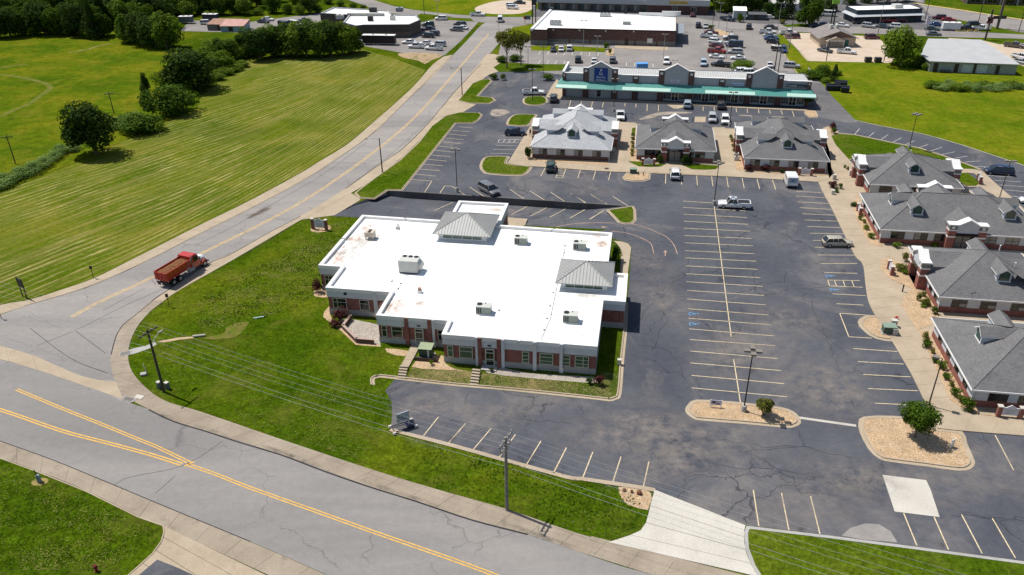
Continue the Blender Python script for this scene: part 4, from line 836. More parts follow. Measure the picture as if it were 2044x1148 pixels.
# west wall windows
for y0 in (19, 23.5, 28): window(office, wl_(-41.5, 0, -math.pi/2) , -y0-1.6, -y0, .95, 2.6, FRAME_C, GLASS, (), (.6,))
m = MB(); m.tube([(-4.05, .3, H2+.1), (-4.05, .2, .8)], .035, 5); m.build('downspout', DARK, office)
# roof lanterns
def lantern(x0, x1, y0, y1, ze, zp, inn=0.72):
    w = MB(); a0, a1, b0, b1 = x0+inn, x1-inn, y0+inn, y1-inn; zb = H2 - .5
    w.box(a0, a1, b0, b1, zb, ze + .02, skip='tb'); wo = w.build('lantern_wall', FASCIA, office)
    for M_, l in ((wl_(0, b0, 0), (a0, a1)), (wl_(a1, 0, math.pi/2), (b0, b1)), (wl_(0, b1, math.pi), (-a1, -a0)), (wl_(a0, 0, -math.pi/2), (-b1, -b0))):
        wd = l[1] - l[0]; window(wo, M_, l[0]+wd*.09, l[1]-wd*.09, ze-1.0, ze-.14, WHITE, GLASS_G, (.25, .5, .75), (), name='lantern_window', t=.06)
    cx_, cy_ = (x0+x1)/2, (y0+y1)/2; r = MB(); E = [(x0,y0),(x1,y0),(x1,y1),(x0,y1)]
    for k in range(4):
        p, q = E[k], E[(k+1) % 4]; r.poly([(p[0],p[1],ze),(q[0],q[1],ze),(cx_,cy_,zp)])
        r.poly([(p[0],p[1],ze-.12),(q[0],q[1],ze-.12),(q[0],q[1],ze),(p[0],p[1],ze)])
    r.poly([(a,b,ze-.12) for a,b in E][::-1]); ro = r.build('lantern_roof', METALR, office)
    s = MB()                                                  # standing seams
    for k in range(4):
        p, q = Vector((*E[k], ze)), Vector((*E[(k+1) % 4], ze)); L = (q-p).length; n_ = int(L / .44); top = Vector((cx_, cy_, zp)); mid = (p+q)/2; up = (top-mid)
        nr = (q-p).cross(top-p).normalized()
        for i in range(1, n_):
            t = i / n_; f = 1 - abs(2*t - 1); a = p.lerp(q, t); b = a + up * f; d = (q-p).normalized() * .018
            if f < .04: continue
            s.poly([a-d+nr*.006, a+d+nr*.006, b+d+nr*.006, b-d+nr*.006], 1)
            s.poly([a-d*.8, a-d*.8+nr*.07, b-d*.8+nr*.07, b-d*.8], 0); s.poly([a+d*.8, a+d*.8+nr*.07, b+d*.8+nr*.07, b+d*.8], 0); s.poly([a-d*.8+nr*.07, a+d*.8+nr*.07, b+d*.8+nr*.07, b-d*.8+nr*.07], 0)
    s.build('roof_seams', [METALR, METALS], ro, kind='stuff')
    hp = MB()
    for k in range(4): hp.tube([(E[k][0], E[k][1], ze+.02), (cx_, cy_, zp+.03)], .07, 5)
    hp.build('hip_cap', METALR, ro)
lantern(-27.35, -18.25, 27.2, 35.6, 5.15, 7.1); lantern(-6.7, 1.08, 14.2, 21.5, 5.1, 6.85)
# sign lettering strokes on the west fascia
sg = MB()
for x, h, s_ in ((-36.4,.75,.28),(-36.0,.3,0),(-35.0,.3,0),(-34.75,.32,0),(-34.4,.7,.25),(-34.1,.3,0),(-33.8,.3,0),(-33.5,.28,0),(-33.2,.3,0),(-32.9,.3,0),(-32.7,.7,.25),(-32.35,.32,0),(-32.05,.3,0)):
    sg.poly([(x, 9.98, 3.2), (x+.1, 9.98, 3.2), (x+.1+s_, 9.98, 3.2+h), (x+s_, 9.98, 3.2+h)])
sg.box(-36.1, -32.0, 9.965, 9.985, 3.1, 3.16)
so = sg.build('sign_lettering', WHITE, office)
m = MB(); m.cyl((-35.5, 9.99, 3.45), (-35.5, 9.94, 3.45), .26, .26, 14); m.build('sign_emblem', simple('navy_paint', (.01, .03, .06), .5), office)
# rust stains lying on the roof membrane
for px in ([(668,520),(672,508),(680,515),(686,522),(678,528),(664,530)], [(697,482),(708,473),(720,475),(710,481),(700,487)], [(680,494),(692,490),(690,496)], [(770,622),(782,612),(790,603),(800,598),(796,608),(786,618),(778,624)], [(760,632),(775,627),(790,626),(775,630)], [(1207,505),(1213,487),(1217,495),(1212,503)], [(1180,470),(1200,472),(1196,475)], [(725,452),(735,447),(742,450),(736,458),(722,461)]):
    p = [at(a, b, H2 - .32) for a, b in px]; q = [Vector(((v-O).dot(GX), (v-O).dot(GY), 0)) for v in smooth(p, 3)]
    m = MB(); m.poly([(v.x, v.y, H2 - .312) for v in (q if area(q) > 0 else q[::-1])]); m.build('rust_patch', STAIN, office)
TANF = film_mat('rusty_dirt_film', (.42, .30, .23), .36, .75); GRYF = film_mat('grey_dirt_film', (.52, .49, .44), .34, .7)
for i_, (px, rx, ry, mt) in enumerate((((705,500),3.0,5,GRYF),((674,515),1.5,3.0,TANF),((735,470),3.6,3.6,GRYF),((704,478),1.5,1.2,TANF),((785,612),2.2,2.4,TANF),((775,630),3,.8,TANF),((838,605),1.2,1.0,TANF),((1203,488),1.4,2.6,TANF),((1160,480),3,1.5,GRYF),((1170,590),4,1.2,GRYF),((1165,665),2.0,1.6,GRYF),((1000,420),3,1.2,TANF))):
    p = at(px[0], px[1], H2-.32) - O; m = MB(); m.poly([(math.cos(k*math.pi/10), math.sin(k*math.pi/10), 0) for k in range(20)])
    o = m.build('roof_stain', mt, office, (p.dot(GX), p.dot(GY), H2-.316+.0008*i_)); o.scale = (rx, ry, 1)
# ---- equipment standing on the roof
RZ = H2 - .32
def loc_of(px, z=RZ): return at(px[0], px[1], z)
def ac_unit(loc):
    t = thing('rooftop_unit', '', 'air conditioner', loc, -GA, 'small grey rooftop air conditioners')
    m = MB(); m.box(-.95, .95, -.62, .62, .12, 1.15); m.build('cabinet', HVAC, t)
    m = MB(); m.box(-1.0, 1.0, -.67, .67, 1.15, 1.2); m.build('lid', HVACW, t)
    m = MB(); m.box(-1.02, 1.02, -.69, .69, 0, .12); m.build('curb', WHITE, t)
    m = MB(); m.cyl((-.55, .1, 1.2), (-.55, .1, 1.25), .36, .36, 14); m.build('fan', DARK, t)
    for k in range(3):
        m = MB(); m.box(-.9 + k*.26, -.74 + k*.26, -.64, -.6, .25, 1.0); m.build('grille', DARK, t)
    m = MB(); m.cyl((.2, .3, 1.2), (.2, .3, 1.36), .06, .06, 6); m.build('vent_pipe', DARK, t)
    return t
u0 = ac_unit(loc_of((1040, 486))); u0['label'] = 'grey rooftop air conditioner right beside the larger roof lantern'
for px, lb in (((1157, 497), 'grey rooftop air conditioner behind the right-hand roof lantern near the rust stain'), ((966, 624), 'grey rooftop air conditioner in the open middle of the white roof'), ((1139, 641), 'grey rooftop air conditioner nearest the front right corner of the white roof')):
    c = copy_tree(u0); c.location = loc_of(px); c['label'] = lb
t = thing('rooftop_unit', 'biggest off-white rooftop unit with three fans in a row on top', 'air conditioner', loc_of((819, 541)), -GA)
m = MB(); m.box(-1.45, 1.35, -.9, 1.1, .2, 2.0); m.build('cabinet', HVACW, t)
m = MB(); m.box(-1.4, 1.3, -.85, 1.05, 0, .2); m.build('curb', DARK, t)
for k in range(3):
    m = MB(); m.cyl((-.85 + k*.85, .7, 2.0), (-.85 + k*.85, .7, 2.06), .33, .33, 14); m.build('fan', DARK, t)
m = MB(); m.loft([[(1.35, -.7, .7), (1.9, -.7, .7), (1.9, -.7, 1.1), (1.35, -.7, 1.7)], [(1.35, .9, .7), (1.9, .9, .7), (1.9, .9, 1.1), (1.35, .9, 1.7)]]); m.build('intake_hood', HVACW, t)
t = thing('rooftop_unit', 'tan condenser on legs with two round fans near the rusty left roof edge', 'air conditioner', loc_of((740, 477)), -GA)
TAN = simple('tan_cabinet_paint', (.55, .47, .38), .6, .1)
m = MB(); m.box(-.75, .6, -.5, .8, .5, 1.3); m.build('cabinet', TAN, t)
for x in (-.7, .45):
    for y in (-.45, .65): m = MB(); m.box(x, x+.12, y, y+.12, 0, .5); m.build('leg', TAN, t)
for y in (-.15, .45): m = MB(); m.cyl((-.05, y, 1.3), (-.05, y, 1.36), .28, .28, 12); m.build('fan', DARKB, t)
t = thing('roof_vent', 'small white stacked vent box on the front half of the white roof', 'vent', loc_of((838, 584)), -GA)
m = MB(); m.box(-.28, .28, -.28, .28, 0, .4); m.build('base', WHITE, t); m = MB(); m.box(-.2, .2, -.2, .2, .4, .75); m.build('cap', RUST, t)
t = thing('roof_vent', 'low black vent box with a brown stub pipe near the back roof edge', 'vent', loc_of((794, 457)), -GA)
m = MB(); m.box(-.3, .3, -.25, .25, 0, .35); m.build('base', STEEL, t); m = MB(); m.cyl((-.25, 1.0, 0), (-.25, 1.0, .5), .12, .12, 8); m.build('stub_pipe', TAN, t)
for px, lb in (((952, 502), 'thin dark vent pipe just in front of the big roof lantern'), ((950, 591), 'thin white vent pipe left of the middle air conditioner'), ((1066, 508), 'short bent white pipe between the two roof lanterns'), ((810, 575), 'short pale vent pipe just left of the white vent box')):
    p = loc_of(px); m = MB(); m.cyl((0, 0, 0), (0, 0, .6), .05, .05, 6); o = m.build('vent_pipe', STEEL if 'dark' in lb else WHITE, loc=p); tag(o, lb, 'vent', 'thin vent pipes on the white roof')
gp_ = MB()
for a, b in (((1128, 492), (1098, 638)), ((1098, 638), (1076, 686)), ((1058, 483), (1128, 490)), ((996, 619), (1120, 630)), ((818, 545), (794, 578)), ((794, 578), (782, 588)), ((800, 548), (782, 562)), ((782, 563), (800, 566))):
    gp_.tube([loc_of(a) + Vector((0,0,.1)), loc_of(b) + Vector((0,0,.1))], .03, 5)
o = gp_.build('gas_pipe', STEEL); tag(o, 'thin grey gas line running across the white roof on small blocks', 'pipe')
bl = MB()
for px in ((1128,491),(1126,505),(1104,585),(1098,611),(1092,636),(1086,659),(996,620),(800,566),(782,562),(795,577)):
    p = loc_of(px); bl.box(p.x-.1, p.x+.1, p.y-.1, p.y+.1, RZ, RZ+.09)
bl.build('pipe_block', DARK, o)
# steps, patio wall and green cabinet in front
def stairs(tl, tr, bl_, br, n, label):
    t = thing('steps', label, 'steps', (0, 0, 0))
    a, b, c, d = (at(*q) for q in (tl, tr, bl_, br))
    for k in range(n):
        f0, f1 = k / n, (k + .62) / n; z = .05 + .085 * (n - k)
        q = [a.lerp(c, f0), b.lerp(d, f0), b.lerp(d, f1), a.lerp(c, f1)]
        m = MB(); m.prism([(v.x, v.y) for v in q], .05, z); m.build('step', CONC, t)
stairs((799, 735), (815, 736), (793, 757), (809, 758.5), 5, 'short flight of concrete steps left of the green cabinet down to the kerb')
stairs((943.5, 743), (959, 744.5), (937, 771), (954, 773), 6, 'short flight of concrete steps below the right-hand glass door')
slab_strip('front_walk', [(822,690),(814,706),(799,735)], [(838,693),(830,709),(815,736)], 3, .2, CONC)
t = thing('utility_cabinet', 'green electrical cabinet with a pale lid and white marks beside the front walk', 'cabinet', at(852, 712), -GA)
GRN = simple('dark_green_cabinet_paint', (.02, .05, .035), .5, .1); GRNL = simple('pale_olive_cabinet_paint', (.27, .32, .2), .6, .1)
m = MB(); m.box(-.8, .8, -.7, .7, .1, 1.6); m.build('cabinet', GRN, t); m = MB(); m.box(-.9, .9, -.85, .8, 1.6, 1.68); m.build('lid', GRNL, t)
m = MB(); m.box(-1.0, 1.0, -.9, .9, 0, .1); m.build('base', CONC_GREY, t)
for k in range(4): m = MB(); m.box(.3, .55, -.72, -.7, .35 + k*.3, .55 + k*.3); m.build('warning_label', WHITE, t)
t = thing('retaining_wall', 'low brick planter wall around the grey gravel patio', 'retaining wall', (0, 0, 0))
pw = W(zm(*Z66, [(505,392),(425,495),(565,635),(745,650)]))
for a, b in zip(pw[:-1], pw[1:]):
    d = (b - a).normalized(); q = Vector((-d.y, d.x, 0)) * .28
    m = MB(); m.prism([(a.x, a.y), (b.x, b.y), (b.x+q.x, b.y+q.y), (a.x+q.x, a.y+q.y)], 0, .62); m.build('brick_run', BRICK_D, t)
    m = MB(); a2, b2 = a - d*.04, b + d*.04; m.prism([(a2.x-q.x*.15, a2.y-q.y*.15), (b2.x-q.x*.15, b2.y-q.y*.15), (b2.x+q.x*1.15, b2.y+q.y*1.15), (a2.x+q.x*1.15, a2.y+q.y*1.15)], .62, .7); m.build('coping', simple('tan_coping', (.36, .27, .22), .8, .1), t)
t = thing('retaining_wall', 'short dark timber edge holding gravel below the green cabinet', 'retaining wall', (0, 0, 0))
a, b = at(827, 716+4), at(874, 722+2); d = (b-a).normalized(); q = Vector((-d.y, d.x, 0))*.2
m = MB(); m.prism([(a.x,a.y),(b.x,b.y),(b.x+q.x,b.y+q.y),(a.x+q.x,a.y+q.y)], 0, .5); m.build('timber', DARKB, t)
# ------------------------------------------------------------------ the hip-roofed office cottages
ZE, SL = 2.68, 0.47
COT = {}
class Cottage:
    def __init__(s, label, o, rect, roof=SHINGLE, group='hip-roofed office cottages'):
        s.x0, s.x1, s.y0, s.y1 = rect; s.o = Vector((o[0], o[1], 0)); s.roofm = roof
        s.t = thing('office_cottage', label, 'building', s.o, -GA, group); t = s.t
        s.S = {'F': wl_(0, s.y0, 0), 'R': wl_(s.x1, 0, math.pi/2), 'B': wl_(0, s.y1, math.pi), 'L': wl_(s.x0, 0, -math.pi/2)}
        a0, a1, b0, b1 = s.x0+.5, s.x1-.5, s.y0+.5, s.y1-.5
        m = MB(); m.box(a0-.03, a1+.03, b0-.03, b1+.03, -.1, .95, skip='b'); m.build('brick_base', BRICK_D if roof is SHINGLE_L else BRICK, t)
        m = MB(); m.box(a0, a1, b0, b1, .95, ZE-.1, skip='bt'); m.build('wall', SIDING, t)
        x0, x1, y0, y1 = rect; run = min(x1-x0, y1-y0)/2; zp = ZE + run*SL; s.zp = zp
        if x1-x0 > y1-y0: A, B = (x0+run, (y0+y1)/2, zp), (x1-run, (y0+y1)/2, zp)
        else: A, B = ((x0+x1)/2, y0+run, zp), ((x0+x1)/2, y1-run, zp)
        c = [(x0,y0,ZE),(x1,y0,ZE),(x1,y1,ZE),(x0,y1,ZE)]
        r = MB()
        if x1-x0 > y1-y0: r.poly([c[0],c[1],B,A]); r.poly([c[1],c[2],B]); r.poly([c[2],c[3],A,B]); r.poly([c[3],c[0],A])
        else: r.poly([c[0],c[1],A]); r.poly([c[1],c[2],B,A]); r.poly([c[2],c[3],B]); r.poly([c[3],c[0],A,B])
        ro = r.build('roof', roof, t); s.ro = ro
        h = MB()
        ends = [(c[0],A),(c[1],B if x1-x0 > y1-y0 else A),(c[2],B),(c[3],A if x1-x0 > y1-y0 else B)]
        for p, q in ends: h.tube([Vector(p)+Vector((0,0,.02)), Vector(q)+Vector((0,0,.02))], .06, 4)
        if (Vector(A)-Vector(B)).length > .2: h.tube([Vector(A)+Vector((0,0,.02)), Vector(B)+Vector((0,0,.02))], .07, 4)
        h.build('ridge_cap', roof, ro)
        f = MB()
        for (ax, bx, ay, by) in ((x0-.06,x1+.06,y0-.06,y0+.02),(x0-.06,x1+.06,y1-.02,y1+.06),(x0-.06,x0+.02,y0+.02,y1-.02),(x1-.02,x1+.06,y0+.02,y1-.02)): f.box(ax,bx,ay,by,ZE-.2,ZE+.012)
        f.build('gutter', WHITE, t)
        sf = MB(); sf.poly([(x0,y0,ZE-.11),(x0,y1,ZE-.11),(x1,y1,ZE-.11),(x1,y0,ZE-.11)]); sf.build('soffit', WHITE, t)
        d = MB()
        for x, y in ((x0+.42, y0+.42), (x1-.42, y0+.42)): d.box(x-.05, x+.05, y-.05, y+.05, 0, ZE-.12)
        d.build('downspout', WHITE, t)
    def U(s, side, px, z=1.6):
        p = at(px[0], px[1], z) - s.o; lx, ly = p.x*GX.x+p.y*GX.y, p.x*GY.x+p.y*GY.y
        return {'F': lx, 'R': ly, 'B': -lx, 'L': -ly}[side]
    def win(s, side, u, w=1.7, z0=.98, z1=2.3, gm=GLASS, nv=1):
        window(s.t, s.S[side] @ Matrix.Translation((0, .5, 0)), u-w/2, u+w/2, z0, z1, FRAME_D, gm, [(i+1)/(nv+1) for i in range(nv)], (.45,), t=.08)
    def dormer(s, side, u, d=3.0, w=2.1, hw=1.25):
        M = s.S[side]; zb = ZE + SL*d - .05; zs = zb + hw; zr = zs + w*.33
        Ls = (zs - ZE)/SL - d; Lr = (zr - ZE)/SL - d
        b = MB(M); h = w/2 - .12
        b.poly([(u-h,d,zb),(u+h,d,zb),(u+h,d,zs),(u,d,zr-.08),(u-h,d,zs)])
        b.poly([(u-h,d,zb),(u-h,d,zs),(u-h,d+Ls,zs)]); b.poly([(u+h,d,zs),(u+h,d,zb),(u+h,d+Ls,zs)])
        do = b.build('dormer', SIDING, s.t)
        r = MB(M); e = w/2 + .12; ze = zs - .1; Le = (ze-ZE)/SL - d
        for sg in (-1, 1):
            for o_, z_ in ((0, 0.06), (0, 0.0)):
                r.poly([(u+sg*e, d-.25, ze+z_), (u, d-.25, zr+z_), (u, d+Lr, zr+z_), (u+sg*e, d+Le, ze+z_)])
        r.build('dormer_roof', s.roofm, do)
        tr = MB(M)
        for sg in (-1, 1):
            tr.poly([(u+sg*e, d-.26, ze-.1), (u, d-.26, zr-.1), (u, d-.26, zr+.07), (u+sg*e, d-.26, ze+.07)])
            tr.box(min(u+sg*e, u+sg*(e-.04)), max(u+sg*e, u+sg*(e-.04)), d-.25, d+max(Le*.9, .1), ze-.1, ze+.05)
        tr.box(u-h-.04, u+h+.04, d-.06, d-.01, zb-.02, zb+.14)
        tr.build('dormer_trim', WHITE, do)
        n = 8; ww = w*.27; z0_, z1_ = zb+.28, zs-.18
        arc_ = [(u+ww*math.cos(math.pi*k/n), z1_+ww*.75*math.sin(math.pi*k/n)) for k in range(n+1)]
        f = MB(M); out = [(u+ww*1.18*math.cos(math.pi*k/n), z1_+ww*.93*math.sin(math.pi*k/n)) for k in range(n+1)]
        f.poly([(u-ww*1.18, d-.03, z0_-.05), (u+ww*1.18, d-.03, z0_-.05)] + [(a, d-.03, z) for a, z in out]); f.build('dormer_window_frame', FRAME_D, do)
        g = MB(M); g.poly([(u-ww, d-.04, z0_), (u+ww, d-.04, z0_)] + [(a, d-.04, z) for a, z in arc_]); g.build('dormer_window', GLASS_G, do)
    def portico(s, side, u, w=5.4, door=True):
        M = s.S[side]; zc, zk = 4.45, 5.35; f0 = -.75; pw = 1.15; h = w/2
        p = thing('portico', '', '', (0,0,0)); del p['label']; del p['category']; p.parent = s.t
        for sg in (-1, 1):
            a, b = sorted((u+sg*h, u+sg*(h-pw)))
            for za, zb_, mt, gr, nm in ((-.05, 2.25, BRICK, 0, 'pier'), (2.25, 2.5, WHITE, .04, 'pier_band'), (2.5, 3.4, BRICK, 0, 'pier'), (3.4, 3.6, WHITE, .04, 'pier_band'), (3.6, zc-.12, BRICK_G, 0, 'pier')):
                m = MB(M); m.box(a-gr, b+gr, f0-gr, f0+1.2+gr, za, zb_); m.build(nm, mt, p)
            m = MB(M); m.box(a+.35, b-.35, f0-.03, f0, 3.75, 4.15); m.build('pier_emblem', WHITE, p)
        m = MB(M); a, b = u-h+pw, u+h-pw
        m.prism([(0,0),(0,0),(0,0)], 0, 0) if False else None
        for v in (f0+.12, f0+.45): m.poly([(a, v, 3.0), (b, v, 3.0), (b, v, zc-.1), (u, v, zk-.1), (a, v, zc-.1)])
        m.poly([(a, f0+.12, 3.0), (a, f0+.45, 3.0), (b, f0+.45, 3.0), (b, f0+.12, 3.0)]); m.build('gable_panel', SIDING, p)
        m = MB(M); m.box(a, b, f0+.04, f0+.11, 2.5, 3.0); m.build('sign_board', GLASS, p)
        m = MB(M)
        prof = [(u-h-.15, zc), (u-h+pw+.1, zc), (u, zk), (u+h-pw-.1, zc), (u+h+.15, zc)]
        for (p0, z0), (p1, z1) in zip(prof[:-1], prof[1:]):
            for va, vb, up in ((f0-.14, f0+1.3, 0),):
                q = [(p0, va, z0-.12), (p1, va, z1-.12), (p1, va, z1+.08), (p0, va, z0+.08)]; m.poly(q)
                q2 = [(x, vb, z) for x, _, z in q][::-1]; m.poly(q2)
                m.poly([(p0, va, z0+.08), (p1, va, z1+.08), (p1, vb, z1+.08), (p0, vb, z0+.08)]); m.poly([(p0, va, z0-.12), (p0, vb, z0-.12), (p1, vb, z1-.12), (p1, va, z1-.12)])
        m.box(u-h-.152, u-h-.148, f0-.14, f0+1.3, zc-.12, zc+.08); m.box(u+h+.148, u+h+.152, f0-.14, f0+1.3, zc-.12, zc+.08)
        m.build('gable_cap', WHITE, p)
        r = MB(M); zr, zl = zk-.15, zc-.55; Lr, Ll = (zr-ZE)/SL, (zl-ZE)/SL
        for sg in (-1, 1): r.poly([(u+sg*(h-.1), f0+1.2, zl), (u, f0+1.2, zr), (u, Lr, zr), (u+sg*(h-.1), Ll, zl)])
        for sg in (-1, 1): r.poly([(u+sg*(h-.15), .3, ZE-.1), (u+sg*(h-.15), .3, zl), (u+sg*(h-.15), Ll, zl)])
        r.build('portico_roof', s.roofm, p)
        if door:
            m = MB(M); m.box(a, b, .46, .52, 0.1, 2.6); m.build('door_surround', DARKB, p)
            for k in range(2):
                x_ = a+.5 + k*(b-a-1.0)/2; window(p, M @ Matrix.Translation((0, .44, 0)), x_, x_+(b-a-1.0)/2, .1, 2.3, FRAME_D, BLIND, (), (.3,), name='door')
            m = MB(M); m.box(a, b, f0+.1, .4, .0, .14); m.build('porch_floor', CONC, p)
c1 = Cottage('palest grey-roofed cottage, left end of the back row of cottages', (5.0, 159.8), (-.8, 16.0, -.2, 22.0), SHINGLE_L)
for px in zm(1000,190,6.754,[(565,760),(805,770),(1043,785),(1288,800)]): c1.win('F', c1.U('F', px), 1.75, .98, 2.2, [GLASS, GLASS, BLIND, BLIND][::-1])
c1.dormer('F', 7.5); c1.dormer('L', -4.6); c1.dormer('L', -16.5); c1.dormer('R', 4.8); c1.dormer('R', 16.5)
c1.portico('L', -10.9); c1.portico('R', 10.9); c1.portico('B', -7.6)
for y in (3, 7): c1.win('L', -y); c1.win('R', y)
c2 = Cottage('pyramid-roofed grey cottage with a white gabled portico facing front, middle of the back row', (26.3, 159.1), (-.4, 16.0, -1.2, 14.3))
c2.portico('F', 7.75, 5.6); c2.portico('B', -7.8); c2.dormer('L', -6.2); c2.dormer('R', 6.2)
for a, b, n_ in ((380,530,2),(530,620,1),(965,1050,1),(1055,1195,1)):
    u0_, u1_ = c2.U('F', (1230+a/6.754, 302)), c2.U('F', (1230+b/6.754, 304)); c2.win('F', (u0_+u1_)/2, abs(u1_-u0_)-.1, .98, 2.35, [GLASS, GLASS, BLIND] if n_ == 1 else GLASS, n_)
for y in (2, 10.5): c2.win('R', y); c2.win('L', -y)
c3 = Cottage('long grey cottage with two porticos at its sides, right end of the back row', (47.0, 152.2), (-.5, 15.9, -.9, 22.3))
for px in zm(1430,190,6.04,[(467,815),(700,825),(933,835),(1170,850)]): c3.win('F', c3.U('F', px), 1.9, .98, 2.3, [BLIND, BLIND, GLASS, GLASS])
c3.dormer('F', 8.0); c3.dormer('L', -4.5); c3.dormer('L', -16.8); c3.dormer('R', 4.5); c3.dormer('R', 16.8); c3.portico('L', -10.6); c3.portico('R', 10.8)
for y in (2.5, 7, 14, 19): c3.win('L', -y); c3.win('R', y)
c4 = Cottage('grey cottage with brick porticos left and right, at the top of the right-hand column', (67.1, 139.1), (-1.2, 15.0, -2.8, 12.6))
c4.dormer('F', 6.9); c4.portico('L', -5.4); c4.portico('R', 5.0); c4.dormer('B', -6.9)
c4.win('F', 1.9, 2.2); c4.win('F', 7.0, 2.0); c4.win('F', 12, 2.0)
for y in (-1.2, 10.5): c4.win('L', -y, 1.5)
c5 = Cottage('widest grey cottage with two front dormers flanking a white gabled portico', (60.2, 117.6), (-.6, 24.6, -.5, 15.0))
for x in (5.4, 19.4): c5.dormer('F', x, 3.2)
c5.portico('F', 12.2, 5.6); c5.dormer('L', -7.4); c5.dormer('B', -5.5); c5.dormer('B', -17.5); c5.portico('B', -11.6); c5.dormer('R', 7.4)
for x, g in ((2.4, GLASS), (5.9, [BLIND, BLIND, GLASS, GLASS]), (9.0, GLASS), (16.2, BLIND), (19.6, BLIND), (22.6, BLIND)): c5.win('F', x, 2.1, .98, 2.35, g)
for y in (1.6, 5.2, 8.8, 12.4): c5.win('L', -y, 1.4)
c6 = Cottage('grey cottage with a satellite dish on its front roof slope and brick left portico', (58.9, 94.4), (-.4, 15.6, .8, 16.7))
c6.dormer('F', 8.4, 3.0); c6.portico('L', -10.2); c6.dormer('B', -7.6); c6.portico('R', 9); c6.dormer('R', 4.0)
for x in (2.6, 6.3, 10.2): c6.win('F', x, 2.0, .98, 2.35, [GLASS, GLASS, BLIND])
for y in (3.2, 5.6, 14.8): c6.win('L', -y, 1.4)
c7 = Cottage('grey cottage nearest the camera at the right edge beside the round tree', (53.5, 74.7), (-1.0, 24.0, -.9, 15.3))
c7.dormer('L', -8.0, 3.0); c7.dormer('F', 7.2, 3.0); c7.dormer('B', -5.5); c7.portico('F', 13.5); c7.dormer('F', 19.5)
for y in (2.2, 5.4, 8.6, 12.0): c7.win('L', -y, 1.5)
for x in (2.2, 5.4, 8.6): c7.win('F', x, 2.1, .98, 2.4)
# things standing on the cottage roofs
def on_roof(c, px, z): return at(px[0], px[1], z)
p = at(1940, 596, 3.4)
t = thing('satellite_dish', 'small grey satellite dish on the roof slope above the shaded windows', 'satellite dish', p)
m = MB(); m.cyl((0,0,-.25), (0,0,.75), .035, .035, 6); m.tube([(.0,0,.2), (.4,-.2,-.2)], .025, 4); m.build('mast', STEEL, t)
m = MB(); m.loft([[(.45*k/3*math.cos(a*math.pi/5), .1*(k/3)**2-.05, .8+.33*k/3*math.sin(a*math.pi/5)) for a in range(10)] for k in (.3,1,2,3)]); m.build('dish', STEEL, t)
m = MB(); m.tube([(0,-.05,.6), (-.1,-.45,.95)], .025, 4); m.build('feed_arm', WHITE, t)
for px, z, lb in (((2056-12, 540), 5.2, 'white plumbing vent on the right slope of the dish cottage, lower one'), ((2026, 530), 5.2, 'white plumbing vent on the dish cottage roof near its hip'), ((1996, 495), 6.2, 'pair of pale vents at the peak of the dish cottage'), ((1532, 240), 5.8, 'white roof vent on the left slope of the long back-row cottage, upper one'), ((1541, 259), 5.8, 'white roof vent on the left slope of the long back-row cottage, lower one'), ((1383, 239), 6.2, 'dark vent just below the peak of the pyramid-roofed cottage'), ((1818, 304), 6.3, 'grey vent at the peak of the top right cottage')):
    m = MB(); m.cyl((0,0,-.5), (0,0,.35), .07, .07, 6); m.cyl((0,0,.35), (0,0,.45), .12, .12, 6)
    o = m.build('roof_vent', DARK if 'dark' in lb else WHITE, loc=at(px[0], px[1], z)); tag(o, lb, 'vent')
# ------------------------------------------------------------------ strip mall with the green awning
MA = R(-11.4)
mall_t = thing('shopping_strip', 'long grey store row with green metal awning and three gabled parapets', 'building', (13.8, 206.6, 0), MA)
WL, DP = 61.2, 13.0
AWN = simple('green_metal_awning', (0.075, 0.27, 0.235), 0.4, 0.1, .6, spec=.4); AWNT = simple('pale_mint_fascia', (.42, .62, .53), .5, .06)
m = MB(); m.box(0, WL, 0, DP, 0, 4.9, skip='bt'); m.box(0, WL, 0, .4, 4.9, 6.1); m.build('wall', STUCCO, mall_t)
m = MB(); m.poly([(.3, .4, 5.6), (WL-.3, .4, 5.6), (WL-.3, DP, 4.7), (.3, DP, 4.7)]); m.build('roof', simple('pale_seamed_roof', (.47,.47,.45), .5, .08, .6), mall_t)
s_ = MB()
for k in range(1, 100): x = WL*k/100; s_.box(x-.03, x+.03, .5, DP, 4.72, 4.75) if False else s_.poly([(x-.04, .5, 5.625), (x+.04, .5, 5.625), (x+.04, DP, 4.73), (x-.04, DP, 4.73)])
s_.build('roof_seams', METALS, mall_t, kind='stuff')
m = MB(); m.box(-.12, .35, 0, 10.5, 4.9, 6.4); m.build('side_parapet', STUCCO, mall_t)
m = MB(); m.box(-.16, .4, -.1, 10.6, 6.4, 6.5); m.build('parapet_cap', WHITE, mall_t)
PAR = [(5.3, 14.1), (24.3, 33.1), (45.6, 54.5)]
edges = [0] + [e for p in PAR for e in p] + [WL]
for k in range(0, 8, 2):
    m = MB(); m.box(edges[k]-.05, edges[k+1]+.05, -.12, .55, 6.1, 6.22); m.build('parapet_cap', WHITE, mall_t)
